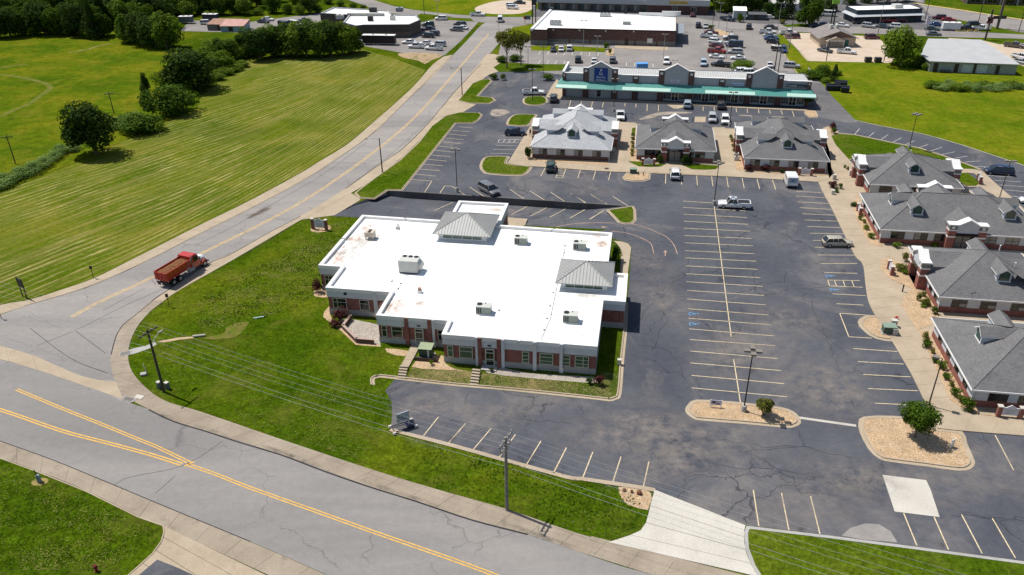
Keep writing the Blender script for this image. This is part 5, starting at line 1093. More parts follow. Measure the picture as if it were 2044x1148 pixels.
for a, b in PAR:
    c = (a+b)/2; m = MB()
    prof = [(a, 6.0), (b, 6.0), (b, 7.6), (b-1.3, 7.6), (c, 9.25), (a+1.3, 7.6), (a, 7.6)]
    m.poly([(x, -.25, z) for x, z in prof]); m.poly([(x, .35, z) for x, z in prof][::-1])
    for (xa, za), (xb, zb) in zip(prof, prof[1:] + prof[:1]): m.poly([(xa,-.25,za),(xa,.35,za),(xb,.35,zb),(xb,-.25,zb)])
    m.box(a, b, -.25, 0, 4.0, 6.0); m.build('gable_parapet', STUCCO, mall_t)
    m = MB(); q = [(a-.15,7.6),(a+1.3,7.6),(c,9.25),(b-1.3,7.6),(b+.15,7.6)]
    for (xa, za), (xb, zb) in zip(q[:-1], q[1:]):
        m.poly([(xa,-.4,za),(xb,-.4,zb),(xb,-.4,zb+.17),(xa,-.4,za+.17)]); m.poly([(xa,-.4,za+.17),(xb,-.4,zb+.17),(xb,.45,zb+.17),(xa,.45,za+.17)]); m.poly([(xb,.45,zb),(xa,.45,za),(xa,.45,za+.17),(xb,.45,zb+.17)])
    m.build('gable_cap', WHITE, mall_t)
    for x in (a, b):
        m = MB(); xa = x if x == a else x-1.45; m.box(xa, xa+1.45, -.4, -.25, 0.05, 7.5); m.build('brick_pier', BRICK_D, mall_t)
        m = MB(); m.box(xa+.4, xa+1.05, -.43, -.4, 6.65, 7.25); m.build('pier_emblem', WHITE, mall_t)
for x in (0, 17.9, 39.2, WL-1.0):
    wd = .9 if x in (0, WL-1.0) else 1.5
    m = MB(); m.box(x, x+wd, -.3, 0, .05, 6.0); m.build('brick_pier', BRICK_D, mall_t)
    m = MB(); m.box(x+.3, x+wd-.3, -.33, -.3, 5.35, 5.8); m.build('pier_emblem', WHITE, mall_t)
m = MB(); y0_, z0_, z1_ = -2.6, 2.95, 4.25
m.poly([(-1.5,y0_,z0_),(WL+1.2,y0_,z0_),(WL,-.3,z1_),(0,-.3,z1_)]); m.poly([(-1.5,y0_,z0_),(0,-.3,z1_),(0,5,z1_),(-1.5,5,z0_)]); m.poly([(WL+1.2,y0_,z0_),(WL+1.2,3,z0_),(WL,3,z1_),(WL,-.3,z1_)])
m.poly([(-1.5,y0_,z0_-.02),(-1.5,-.3,z0_-.02),(WL+1.2,-.3,z0_-.02),(WL+1.2,y0_,z0_-.02)]); aw = m.build('awning', AWN, mall_t)
m = MB(); n_ = 138
for k in range(n_): x = -1 + (WL+1.5)*k/n_; m.poly([(x, y0_+.02, z0_+.05), (x+.05, y0_+.02, z0_+.05), (x+.05, -.32, z1_+.03), (x, -.32, z1_+.03)])
m.build('awning_seams', simple('green_seam', (.05, .19, .17), .5, .1), aw, kind='stuff')
m = MB(); m.box(-1.52, WL+1.22, y0_-.03, y0_+.03, z0_-.16, z0_+.06); m.build('awning_fascia', AWNT, aw)
for a, b in ((-1.4, 6.5), (15.5, 27.5), (36, 48.0), (55.5, WL+1.1)):     # newer pale sheets lying on the lower half
    f0, f1 = 0.0, 0.42; ya, yb = y0_, y0_+(2.3)*f1; za, zb = z0_+.07, z0_+(z1_-z0_)*f1+.07
    m = MB(); m.poly([(a, ya, za), (b, ya, za), (b, yb, zb), (a, yb, zb)]); m.build('awning_sheet', AWNT, aw)
FM = Matrix.Identity(4)
STORE_G = [GLASS, simple('teal_shaded_glass', (.05, .09, .10), .1, .2)]
for a, b, dr in ((25.8, 31.6, 28.7), (33.3, 39.0, 36.2), (40.8, 45.4, 43.4), (47.2, 53.0, 50.4), (54.6, 60.0, 57.3)):
    n2 = 6
    window(mall_t, wl_(0, -.06, 0), a, dr-.95, .5, 2.75, STEEL, STORE_G, [i/3 for i in (1, 2)], (), name='shop_window', t=.08)
    window(mall_t, wl_(0, -.06, 0), dr+.95, b, .5, 2.75, STEEL, STORE_G[::-1], [i/3 for i in (1, 2)], (), name='shop_window', t=.08)
    window(mall_t, wl_(0, -.1, 0), dr-.9, dr+.9, .14, 2.6, WHITE, GLASS, (.5,), (.85,), name='door', t=.11)
window(mall_t, wl_(0, -.04, 0), 9.0, 9.9, .4, 2.5, DARK, GLASS, (), (), name='door')
m = MB(); m.box(13.0, 13.9, -.46, -.4, 1.7, 2.0); m.build('wall_notice', WHITE, mall_t)
BLUE = simple('royal_blue_sign', (.012, .055, .24), .5, .08)
def mall_sign(x0, x1, z0, z1, mat, name, label):
    s = thing(name, label, 'sign', (13.8, 206.6, 0), MA); m = MB(); m.box(x0, x1, -.42, -.27, z0, z1); m.build('board', mat, s); return s
s = mall_sign(8.15, 11.55, 4.45, 7.75, BLUE, 'shop_sign', 'tall royal blue sign with a white line emblem on the left gable')
text_mesh('lettering', 'Sherwin\nWilliams', .72, WHITE, s, (9.85, -.43, 5.22), (math.pi/2, 0, 0), .01)
e = MB()
def stroke(pts, w=.09):
    for a, b in zip(pts[:-1], pts[1:]):
        d = Vector((b[0]-a[0], b[1]-a[1])); q = Vector((-d.y, d.x)).normalized()*w/2
        e.poly([(a[0]-q.x,-.435,a[1]-q.y),(b[0]-q.x,-.435,b[1]-q.y),(b[0]+q.x,-.435,b[1]+q.y),(a[0]+q.x,-.435,a[1]+q.y)])
stroke([(9.6,7.35),(9.95,7.5),(10.05,7.2),(9.75,7.1),(9.6,7.35)], .12); stroke([(9.75,7.05),(9.4,6.5),(9.75,6.25)]); stroke([(9.9,6.7),(10.15,6.75)], .12); stroke([(9.5,6.3),(10.3,6.3)], .1)
stroke([(9.5,6.25),(9.35,5.95)]); stroke([(10.25,6.25),(10.4,5.95)]); stroke([(9.7,6.15),(9.85,5.95),(10.05,6.15)])
e.build('emblem', WHITE, s)
s = mall_sign(27.4, 29.5, 4.75, 5.55, simple('lilac_white_sign', (.6, .58, .66), .5, .05), 'shop_sign', 'small white sign with dark script on the middle gable')
text_mesh('lettering', 'Cook', .62, simple('dark_violet_paint', (.05, .03, .09), .5), s, (28.35, -.43, 4.95), (math.pi/2, 0, 0), .01, shear=.2)
s = mall_sign(42.3, 45.2, 4.6, 5.2, simple('pale_blue_sign', (.35, .45, .62), .5, .05), 'shop_sign', 'narrow pale blue and white sign right of the middle gable')
m = MB(); m.poly([(42.4,-.43,5.0),(42.9,-.43,4.75),(43.1,-.43,5.1),(42.95,-.43,5.1),(42.85,-.43,4.9)]); m.box(43.3, 45.1, -.44, -.43, 4.98, 5.08); m.build('sign_mark', simple('deep_blue_mark', (.02,.06,.2), .5), s)
s = mall_sign(55.3, 60.0, 4.75, 5.45, simple('dark_teal_sign', (.012, .03, .045), .5, .05), 'shop_sign', 'long dark sign with pale lettering at the right end of the store row')
m = MB()
for k, (x, h) in enumerate(((55.5,.4),(55.85,.2),(56.1,.2),(56.35,.22),(56.65,.36),(57.0,.2),(57.2,.22),(57.42,.36))): m.box(x, x+.17, -.44, -.425, 4.95, 4.95+h)
for x in (57.8, 58.1, 58.4, 58.7, 59.0, 59.3): m.box(x, x+.2, -.44, -.425, 5.0, 5.06)
m.build('sign_lettering', WHITE, s)
# ------------------------------------------------------------------ brown brick store behind
oS = at(1347.4, 93.2); aS = R(-10.6)
bx = Vector((math.cos(aS), math.sin(aS), 0)); by = Vector((-bx.y, bx.x, 0)); oS = oS - bx*46.6
st = thing('brick_store', 'large brown brick store with a bright white flat roof behind the store row', 'building', oS, aS)
FP = [(0,-3.0),(5.5,-3.0),(5.5,0),(46.6,0),(46.6,24.5),(1.5,31.5)]
m = MB(); ring_walls(m, FP, 0, 1.5, 0); m.build('wall_base', BRICK_G, st); m = MB(); ring_walls(m, FP, 1.5, 4.9, 0); m.build('wall', BRICK_D, st)
m = MB(); m.poly([(a, b, 4.7) for a, b in FP]); m.build('roof', ROOFW, st)
for k in range(len(FP)):
    a, b = Vector(FP[k]), Vector(FP[(k+1) % len(FP)]); d = (b-a).normalized(); q = Vector((-d.y, d.x)) * (.9 if k == 5 else .25)
    m = MB(); m.prism([(a.x,a.y),(b.x,b.y),(b.x+q.x,b.y+q.y),(a.x+q.x,a.y+q.y)], 4.5 + .002*k, (5.15 if k == 5 else 4.93)+.003*k); m.build('parapet_cap', WHITE if k in (4, 5) else BRICK_D, st)
m = MB(); m.box(33.8, 41.6, 25.0, 25.6, 4.9, 5.8); m.box(41.6, 48.0, 24.0, 24.6, 4.9, 6.6); m.build('sign_wall', WHITE, st)
m = MB(); m.box(46.7, 49.2, 4, 20, 3.2, 3.45); m.build('canopy', simple('slate_canopy', (.22, .25, .28), .6, .1), st)
for x in (7, 15.5, 24, 33): m = MB(); m.box(x, x+.4, -.2, -.02, 4.2, 4.5); m.build('wall_lamp', WHITE, st)
window(st, wl_(0, -.02, 0), 30.5, 31.6, .1, 2.3, DARKB, DARKB, (), (), name='door'); window(st, wl_(0, -.02, 0), 37.6, 39.4, .9, 2.4, CONC_GREY, WHITE, (), (), name='vent_panel')
for x in (12.2, 19.0, 33.5, 40.5): m = MB(); m.box(x, x+.5, -.12, .02, 0, 1.5); m.build('buttress', BRICK_D, st)
for px, w, h, lb, mt in (((1105+4, 50), 1.9, 1.4, 'triple-fan dark rooftop condenser on the front edge of the brick store roof', STEEL), ((1208, 33), 1.9, 1.2, 'large pale rooftop cabinet at the centre of the brick store roof', HVACW), ((1251, 49), 1.3, .9, 'grey rooftop cabinet near the front edge of the brick store roof', HVAC), ((1249, 28), .5, .8, 'small dark roof cube left of the white sign wall', DARK), ((1290.5, 29), .5, .8, 'small dark roof cube in front of the white sign wall', DARK)):
    p = at(px[0], px[1], 4.7); tt = thing('rooftop_unit', lb, 'air conditioner', p, aS)
    m = MB(); m.box(-w, w, -w*.5, w*.5, .15, h); m.build('cabinet', mt, tt); m = MB(); m.box(-w*.9, w*.9, -w*.45, w*.45, 0, .15); m.build('curb', DARK, tt)
    if w == 1.9:
        for k in (-1, 0, 1): m = MB(); m.cyl((k*1.2, 0, h), (k*1.2, 0, h+.12), .5, .5, 12); m.build('fan', DARK, tt)
# ------------------------------------------------------------------ far row of shops
aF = R(-12.0); fo = thing('shopping_strip', 'grey row of shops along the top edge behind the brick store', 'building', at(1074, 19.2), aF)
m = MB(); m.box(0, 45, 0, 16, 0, 3.2); m.build('wall', BRICK_G, fo); m = MB(); m.box(-.5, 45.2, -1.6, .2, 3.0, 4.8); m.build('fascia', simple('pale_shop_fascia', (.45,.46,.46), .7, .08), fo)
m = MB(); m.box(-.3, 45, .2, 16, 4.3, 4.5); m.build('roof', ROOFW, fo)
for k in range(9): window(fo, wl_(0, -.03, 0), 1.5+k*4.8, 5.2+k*4.8, .3, 2.6, DARK, [GLASS, STORE_G[1], BLIND], (.33, .66), (), name='shop_window')
d_o = thing('variety_store', 'grey store with a yellow lettered sign at the right end of the far shop row', 'building', at(1291, 26.5), aF)
m = MB(); m.box(0, 23, 0, 14, 0, 3.4); m.build('wall', BRICK_D, d_o); m = MB(); m.box(-.2, 23.2, -1.2, .2, 3.2, 5.4); m.build('fascia', simple('pale_shop_fascia', (.45,.46,.46), .7, .08), d_o)
m = MB(); m.box(-.1, 23.1, .2, 14, 5.0, 5.2); m.build('roof', ROOFW, d_o)
m = MB(); m.box(8.3, 15.0, -1.3, -1.2, 3.75, 4.95); m.build('sign_board', simple('yellow_sign', (.62, .45, .12), .5, .08), d_o)
text_mesh('sign_lettering', 'DOLLAR GENERAL', .82, simple('black_paint', (.02, .018, .015), .5), d_o, (11.65, -1.32, 4.05), (math.pi/2, 0, 0), .01)
for x in (9.5, 16.5): window(d_o, wl_(0, -.03, 0), x, x+2.0, .2, 2.6, WHITE, STORE_G, (.5,), (), name='shop_window')
# ------------------------------------------------------------------ dark building at top left
aD = R(-5); dk = thing('dark_shop', 'dark-walled building with white flat roof and chamfered corner beside the side road', 'building', (-50, 282.4, 0), aD)
DKW = simple('dark_bronze_siding', (.055, .048, .042), .6, .12, 1.5); DKS = simple('brown_wall', (.12, .095, .075), .8, .15)
FP = [(-1.5,-1.8),(0.6,0),(16.3,.8),(18.6,9.0),(15.6,17.6),(6.5,18.5),(3.5,26.5),(-19,33),(-20.5,21),(-9,18),(-7.5,4)]
m = MB(); ring_walls(m, FP, 0, 1.9, 0); m.build('wall', DKS, dk); m = MB(); ring_walls(m, inset(FP, -.12), 1.9, 4.3, 0); m.build('metal_fascia', DKW, dk)
m = MB(); m.poly([(a,b,4.0) for a,b in FP]); m.build('roof', ROOFW, dk)
for k in range(len(FP)):
    a, b = Vector(FP[k]), Vector(FP[(k+1) % len(FP)]); d = (b-a).normalized(); q = Vector((-d.y, d.x)) * .45
    m = MB(); m.prism([(a.x,a.y),(b.x,b.y),(b.x+q.x,b.y+q.y),(a.x+q.x,a.y+q.y)], 3.9+.002*k, 4.42+.003*k); m.build('parapet_cap', STEEL, dk)
m = MB(); m.box(-9.5, 4, 17.2, 18.0, 4.0, 5.0); m.build('upper_wall', CONC_GREY, dk)
window(dk, wl_(0, .35, R(2.9)), 7.0, 14.5, .4, 1.75, simple('gold_lettered_band', (.4,.28,.08), .6, .2), GLASS, (.25,.5,.75), (), name='shop_window')
for px, lb in (((797-13, 40), 'pale rooftop air conditioner in the middle of the dark building roof'), ((740, 42), 'small dark rooftop box near the front of the dark building roof'), ((679, 38), 'tan rooftop air conditioner on the left part of the dark building roof'), ((745, 24), 'dark louvred rooftop unit on the upper roof of the dark building'), ((798, 23), 'cluster of grey rooftop fans at the back of the dark building')):
    p = at(px[0], px[1], 4.0); tt = thing('rooftop_unit', lb, 'air conditioner', p, aD); big = 1.25 if 'dark l' in lb or 'cluster' in lb or 'tan' in lb else .9
    m = MB(); m.box(-big, big, -big*.8, big*.8, .1, 1.5); m.build('cabinet', DARK if 'dark l' in lb or 'small d' in lb else STEEL if 'cluster' in lb else HVACW, tt); m = MB(); m.box(-big*.9, big*.9, -big*.7, big*.7, 0, .1); m.build('curb', DARK, tt)
    m = MB(); m.cyl((0,0,1.5), (0,0,1.58), .5, .5, 10); m.build('fan', DARK, tt)
# ------------------------------------------------------------------ metal workshop on the right
aW = R(-13.1); wk = thing('workshop', 'low metal workshop with a plain pale roof and two pale roller doors', 'building', (118.4, 226.5, 0), aW)
MW = simple('grey_green_metal_wall', (.30, .32, .31), .6, .08)
FP = [(0,.3),(22.2,.3),(18.8,25.5),(4.4,24.6),(-1.0,6.5)]
m = MB(); ring_walls(m, FP, 0, 3.0, 0); m.build('wall', MW, wk)
RF = [(-.4,-.3,3.0),(22.7,-.3,3.0),(19.2,26.0,4.1),(4.1,25.2,4.1),(-1.5,6.5,3.3)]
m = MB(); m.poly(RF); m.poly([(a,b,c-.15) for a,b,c in RF][::-1])
for k in range(5): a, b = RF[k], RF[(k+1)%5]; m.poly([(a[0],a[1],a[2]-.15),(b[0],b[1],b[2]-.15),b,a])
m.build('roof', simple('plain_pale_metal_roof', (.42,.42,.415), .5, .06, .3), wk)
for x0, x1, nm, mt in ((1.0,2.2,'door',DARKB),(6.4,7.5,'door',DARKB),(8.4,11.3,'roller_door',simple('pale_roller_door',(.52,.56,.58),.5,.05)),(12.0,14.9,'roller_door',simple('pale_roller_door',(.52,.56,.58),.5,.05)),(17.0,18.0,'door',DARKB)):
    window(wk, wl_(0, .27, 0), x0, x1, .05, 2.4, MW if nm == 'roller_door' else DARKB, mt, (), (.25,.5,.75) if nm == 'roller_door' else (), name=nm)
m = MB(); m.box(11.4, 11.8, -.25, .25, .1, 2.8); m.build('downpipe', DARKB, wk); m = MB(); m.box(15.8, 16.1, 0, .25, 2.2, 2.5); m.build('wall_lamp', WHITE, wk)
for x, lb in ((3.4, 'dark scrap bench by the left doors of the metal workshop'), (4.9, 'dark grill stand left of the second workshop door')):
    tt = thing('outdoor_bench', lb, 'bench', Vector((118.4,226.5,0)) + Vector((math.cos(aW)*x + .6*math.sin(aW), math.sin(aW)*x - .6*math.cos(aW), 0)), aW)
    m = MB(); m.box(-.6, .6, -.3, .3, .5, .75); m.build('top', DARK, tt)
    for q in (-.55, .45): m = MB(); m.box(q, q+.1, -.25, .25, 0, .5); m.build('leg', DARK, tt)
# ------------------------------------------------------------------ restaurant, tan house, small sheds and far buildings
rs = thing('restaurant', 'dark teal flat-roofed restaurant with a pale skirt roof beside the far lot', 'building', (121.2, 295.3, 0), R(3.8))
TEAL = simple('dark_teal_wall', (.03, .045, .06), .6, .12); PALEM = simple('pale_skirt_roof', (.42,.44,.45), .5, .08)
m = MB(); m.box(2.5, 27, 0, 9.5, 0, 2.5); m.build('wall', TEAL, rs); m = MB(); m.box(2.7, 26.8, .3, 9.3, 2.5, 4.5, skip='t'); m.build('parapet', TEAL, rs); m = MB(); m.poly([(2.7,.3,4.2),(26.8,.3,4.2),(26.8,9.3,4.2),(2.7,9.3,4.2)]); m.build('roof', ROOFW, rs)
m = MB(); m.poly([(1.2,-1.4,2.4),(27.4,-1.4,2.4),(27.0,.3,3.0),(2.7,.3,3.0)]); m.poly([(1.2,9,2.4),(1.2,-1.4,2.4),(2.7,.3,3.0),(2.7,9,3.0)]); m.poly([(1.2,-1.4,2.38),(1.2,9,2.38),(27.4,9,2.38),(27.4,-1.4,2.38)]); m.build('skirt_roof', PALEM, rs)
for k in range(6): window(rs, wl_(0, -.03, 0), 4+k*3.7, 6.4+k*3.7, .5, 2.1, DARK, GLASS, (.5,), ())
m = MB(); m.box(18, 21, 3, 6, 4.2, 5.4); m.build('roof_cabinet', HVACW, rs)
th = thing('tan_house', 'small tan shop house with grey gabled roof on the pale gravel lot', 'building', (101.2, 258.7, 0), R(-3.6))
TANW = simple('tan_siding', (.46,.38,.29), .8, .1); BRB = simple('brown_gable_siding', (.19,.12,.095), .8, .15)
m = MB(); m.box(-2.5, 8.5, .5, 12, 0, 2.8); m.build('wall', TANW, th)
m = MB(); 
for sg in (-1, 1):
    m.poly([(3+sg*6.3, -.2, 2.6), (3, -.2, 5.0), (3, 12.6, 5.0), (3+sg*6.3, 12.6, 2.6)]); m.poly([(3+sg*6.3, -.2, 2.45), (3, -.2, 4.85), (3, -.2, 5.0), (3+sg*6.3, -.2, 2.6)])
m.build('roof', simple('brown_grey_shingles', (.21,.19,.18), .9, .15, .7, fine=.15), th)
m = MB(); m.poly([(-2.5,.48,2.8),(8.5,.48,2.8),(3,.48,4.85)]); m.build('gable', BRB, th)
m = MB(); m.poly([(-.9,-1.0,2.2),(4.6,-1.0,2.2),(1.85,-1.0,3.3)]); 
for sg in (-1, 1): m.poly([(1.85+sg*3.0,-1.2,2.1),(1.85,-1.2,3.35),(1.85,.9,3.35),(1.85+sg*3.0,.9,2.1)])
m.build('porch_gable', TANW, th); m = MB(); m.box(-.9, 4.6, -1.05, -.98, 2.0, 2.25); m.build('porch_beam', WHITE, th)
for x in (-.8, 4.4): m = MB(); m.box(x, x+.15, -1, -.85, 0, 2.1); m.build('porch_post', WHITE, th)
window(th, wl_(0, .47, 0), .2, 3.4, .4, 2.2, WHITE, BLIND, (.33,.66), ()); window(th, wl_(0, .47, 0), 5.2, 6.4, .1, 2.2, simple('green_door',(.03,.12,.09),.5), simple('green_door',(.03,.12,.09),.5), (), (), name='door')
for x in (1.8, 3.6): m = MB(); m.box(x-.4, x+.4, 5, 6.2, 4.5, 5.9); m.build('roof_cooler', HVACW, th)
def shed(name, label, cat, px, ang, w, d, h, wall, roof, rise=.4, door=None):
    p = at(*px); t = thing(name, label, cat, p, ang)
    m = MB(); m.box(0, w, 0, d, 0, h); m.build('wall', wall, t)
    m = MB(); m.poly([(-.2,-.2,h),(w+.2,-.2,h),(w+.2,d+.2,h+rise),(-.2,d+.2,h+rise)]); m.poly([(-.2,-.2,h),(-.2,d+.2,h+rise),(-.2,d+.2,h)]); m.poly([(w+.2,-.2,h),(w+.2,d+.2,h),(w+.2,d+.2,h+rise)]); m.build('roof', roof, t)
    window(t, wl_(0, -.02, 0), w*.35, w*.35+min(1.6, w*.3), .1, min(2.2, h-.2), DARKB, door or DARKB, (), (), name='door'); return t
RUSTR = simple('rusty_tin_roof', (.30,.17,.12), .8, .3, .8, fine=.2)
shed('small_shed', 'pale blue-grey shed beside dark trees at the top of the far lot', 'shed', (1463, 39), R(-12), 4.5, 6, 3.2, simple('pale_shed_wall', (.45,.48,.46), .7, .1), ROOFW)
shed('fence_hut', 'dark grey hut right of the pale shed', 'shed', (1492, 40), R(-12), 6.5, 3, 2.0, simple('charcoal_wall', (.07,.075,.085), .7, .1), simple('charcoal_roof', (.09,.095,.1), .7, .1))
shed('old_barn', 'low rusty tin-roofed barn half hidden by the hedge, left part', 'barn', (415, 61), R(-8), 11, 6, 2.2, simple('grey_board_wall', (.17,.16,.15), .9, .2), RUSTR, .9)
shed('old_barn', 'low barn with a pink tin roof and pale blue wall beside the rusty barn', 'barn', (441, 63.5), R(-4), 8.5, 6.5, 2.0, simple('pale_blue_boards', (.28,.38,.42), .8, .15), simple('pink_tin_roof', (.44,.25,.21), .7, .2, .8), 1.1)
hs = thing('house', 'white-roofed house among the dark trees at the top edge', 'house', at(1535, 22), R(-10))
m = MB(); m.box(0, 16, 0, 8, 0, 3); m.build('wall', WHITE, hs); m = MB()
m.poly([(-.5,-.5,2.9),(16.5,-.5,2.9),(16.5,4,5),(-.5,4,5)]); m.poly([(-.5,4,5),(16.5,4,5),(16.5,8.5,2.9),(-.5,8.5,2.9)]); m.build('roof', simple('pale_house_roof', (.5,.49,.47), .8, .1), hs)
for x in (2, 6, 11): window(hs, wl_(0, -.03, 0), x, x+1.5, 1, 2.3, WHITE, GLASS, (.5,), ())
bb = thing('brown_store', 'long brown building cut by the top right corner of the picture', 'building', at(1925, 7), R(-16))
m = MB(); m.box(0, 60, 0, 14, 0, 4.2); m.build('wall', BRICK_D, bb); m = MB(); m.box(-.3, 60.3, -.3, 14.3, 4.2, 4.6); m.build('roof_edge', DKW, bb)
for k in range(9): window(bb, wl_(0, -.03, 0), 2+k*6, 5.5+k*6, .4, 2.8, STEEL, GLASS, (.5,), (), name='shop_window')
for k in range(10): m = MB(); m.box(.3+k*6, .9+k*6, -.6, -.1, 0, 4.2); m.build('pillar', CONC_GREY, bb)
# ------------------------------------------------------------------ foliage
def leaf_mat(name, stops, trans=0.25):
    n = NT(name, 0.85, 0.06); p = n.pos()
    rp = n.n('NewGeometry').outputs['Random Per Island']; oi = n.n('ObjectInfo').outputs['Random']
    c = n.ramp(n.math('ADD', n.math('MULTIPLY', rp, .75), n.math('MULTIPLY', oi, .25)), stops)
    n.col(c); tr = n.n('BsdfTranslucent', Color=n.mix(1.0, c, (1.5, 1.5, .6), 'MULTIPLY')); mx = n.n('MixShader', _0=trans)
    n.t.links.new(n.b.outputs[0], mx.inputs[1]); n.t.links.new(tr.outputs[0], mx.inputs[2]); n.t.links.new(mx.outputs[0], n.t.nodes['Material Output'].inputs['Surface'])
    return n.mat
LEAF = leaf_mat('broadleaf_foliage', [(0.0, (.026, .055, .005)), (.5, (.052, .098, .009)), (1.0, (.105, .165, .018))])
LEAF_D = leaf_mat('dark_cedar_foliage', [(0.0, (.016, .036, .006)), (.6, (.035, .066, .011)), (1.0, (.07, .11, .02))])
LEAF_L = leaf_mat('light_green_foliage', [(0.0, (.05, .098, .008)), (.5, (.095, .155, .014)), (1.0, (.17, .23, .03))])
LEAF_P = leaf_mat('pale_weed_foliage', [(0.0, (.09, .16, .035)), (.5, (.17, .255, .07)), (1.0, (.30, .37, .14))])
LEAF_R = leaf_mat('maroon_foliage', [(0.0, (.045, .012, .014)), (.6, (.085, .025, .028)), (1.0, (.13, .055, .045))])
LEAF_Y = leaf_mat('olive_foliage', [(0.0, (.05, .075, .012)), (.5, (.11, .125, .022)), (1.0, (.2, .18, .04))])
BARK = simple('tree_bark', (.13, .10, .075), .95, .25, 3)
def crown(seed, rx, rz, cz, n, ls, nb=14, kind='round'):
    g = random.Random(seed); m = MB(); bl = []
    for k in range(nb):
        while True:
            v = Vector((g.uniform(-1, 1), g.uniform(-1, 1), g.uniform(-1, 1)))
            if v.length < 1: break
        if kind == 'cone':
            h = g.random() ** 1.3; r = (1 - h) * .75
            a = g.uniform(0, 6.28); bl.append((Vector((r*rx*math.cos(a), r*rx*math.sin(a), cz - rz + 2*rz*h*.95)), rx * (.28 + .3*(1-h))))
        else:
            bl.append((Vector((v.x*rx*.72, v.y*rx*.72, cz + v.z*rz*.7)), rx * g.uniform(.28, .52)))
    for k in range(n):
        c, r = bl[g.randrange(nb)]
        d = Vector((g.gauss(0, 1), g.gauss(0, 1), g.gauss(.25, 1))).normalized()
        p = c + Vector((d.x*r, d.y*r, d.z*r*(.85 if kind != 'cone' else 1.1))) * g.uniform(.72, 1.08)
        if p.z < .15: p.z = .15 + g.random()*.2
        nn = (d + Vector((g.uniform(-.7, .7), g.uniform(-.7, .7), g.uniform(-.3, .9)))).normalized()
        a = nn.orthogonal().normalized(); b = nn.cross(a); t = g.uniform(0, 6.28); a, b = a*math.cos(t)+b*math.sin(t), b*math.cos(t)-a*math.sin(t)
        s = ls * g.uniform(.55, 1.3)
        m.poly([p - a*s*.5, p + b*s*.32 + nn*s*.08, p + a*s*.5, p - b*s*.32 + nn*s*.08])
    return m
def trunk_mb(h, r, seed, spread=1.6, nl=5):
    g = random.Random(seed); m = MB(); z = h * .42
    m.cyl((0, 0, -.1), (.04, 0, z*.5), r*1.25, r*.95, 8); m.cyl((.04, 0, z*.5), (0, .05, z), r*.95, r*.75, 8); m.cyl((0, .05, z), (0, 0, h*.8), r*.7, r*.2, 6)
    for k in range(nl):
        a = k*6.28/nl + g.uniform(-.4, .4); z0 = z*g.uniform(.75, 1.15)
        m.cyl((0, 0, z0), (math.cos(a)*spread, math.sin(a)*spread, z0 + h*.28*g.uniform(.7, 1.2)), r*.45, r*.12, 5)
    return m
TREES = {}
for nm, args, mt, tk in (
    ('oak', (1, 4.5, 5.3, 4.7, 4600, .66, 28), LEAF, (10, .26)), ('oak2', (2, 4.3, 5.4, 4.8, 4400, .66, 22), LEAF, (10, .24)), ('oak3', (3, 4.8, 5.0, 5.0, 4600, .66, 24), LEAF_L, (10, .26)),
    ('cedar', (4, 3.1, 5.2, 5.1, 3400, .55, 30, 'cone'), LEAF_D, (10, .2)), ('dark', (5, 4.5, 5.6, 4.5, 5600, .66, 30), LEAF_D, (10, .25)), ('pine', (6, 3.6, 2.6, 7.4, 1700, .6, 13), LEAF_Y, (10, .2)),
    ('thicket', (8, 4.4, 3.6, 3.4, 3200, .55, 18), LEAF, None), ('thicket2', (9, 4.4, 3.6, 3.2, 3200, .55, 18), LEAF_L, None), ('weeds', (10, 4.0, 2.2, 1.8, 3000, .4, 22), LEAF_P, None)):
    cm = crown(*args).mesh('crown', [mt]); TREES[nm] = (cm, trunk_mb(*tk, args[0]).mesh('trunk', [BARK]) if tk else None)
def tree(kind, px, H, Wd, label, name='tree', group=None, cat='tree', rz=None):
    p = at(*px); cm, tm = TREES[kind]
    if tm is None:
        t = put(name, cm, None, p, rnd.uniform(0, 6.28)); tag(t, label, cat, group)
    else:
        t = thing(name, label, cat, p, rnd.uniform(0, 6.28), group); put('crown', cm, t); put('trunk', tm, t)
    t.scale = (Wd/8.6, Wd/8.6, H/10.0); return t
# woods beyond the meadow: hide the horizon of the upper left corner
WG = 'trees of the woods beyond the meadow'
row = [(-30,78,'dark'),(-5,76,'oak'),(22,74,'dark'),(45,71,'oak'),(70,70,'cedar'),(92,69,'dark'),(118,69,'oak'),(140,70,'cedar'),(160,71,'dark'),(186,75,'cedar'),(205,73,'oak2'),(262,84,'oak'),(285,90,'dark'),(312,94,'dark'),(334,97,'oak3')]
ORD = 'first second third fourth fifth sixth seventh eighth ninth tenth eleventh twelfth thirteenth fourteenth fifteenth sixteenth seventeenth eighteenth nineteenth twentieth twenty-first twenty-second twenty-third twenty-fourth'.split()
KN = dict(oak='green broad', oak2='green broad', oak3='pale green', dark='dark broad', cedar='dark conical', thicket='bushy', thicket2='pale bushy')
for i_, (x, y, k) in enumerate(row): tree(k, (x, y), 11+rnd.uniform(-1.5, 2.5), 9.0+rnd.uniform(-1, 1.4), KN[k] + ' tree at the woods edge, %s from the left along the meadow' % ORD[i_], 'woodland_tree', WG)
tree('oak', (268, 80), 15.5, 12, 'tallest broad tree at the corner of the woods over the meadow'); tree('oak2', (305, 86), 13.0, 9.5, 'tall rounded tree just right of the tallest woodland tree'); tree('cedar', (190, 78), 12.5, 7.0, 'grey-green cedar standing in front of the woods edge')
tree('oak3', (342, 92), 8.5, 5.5, 'narrow pale green tree at the near corner of the woods')
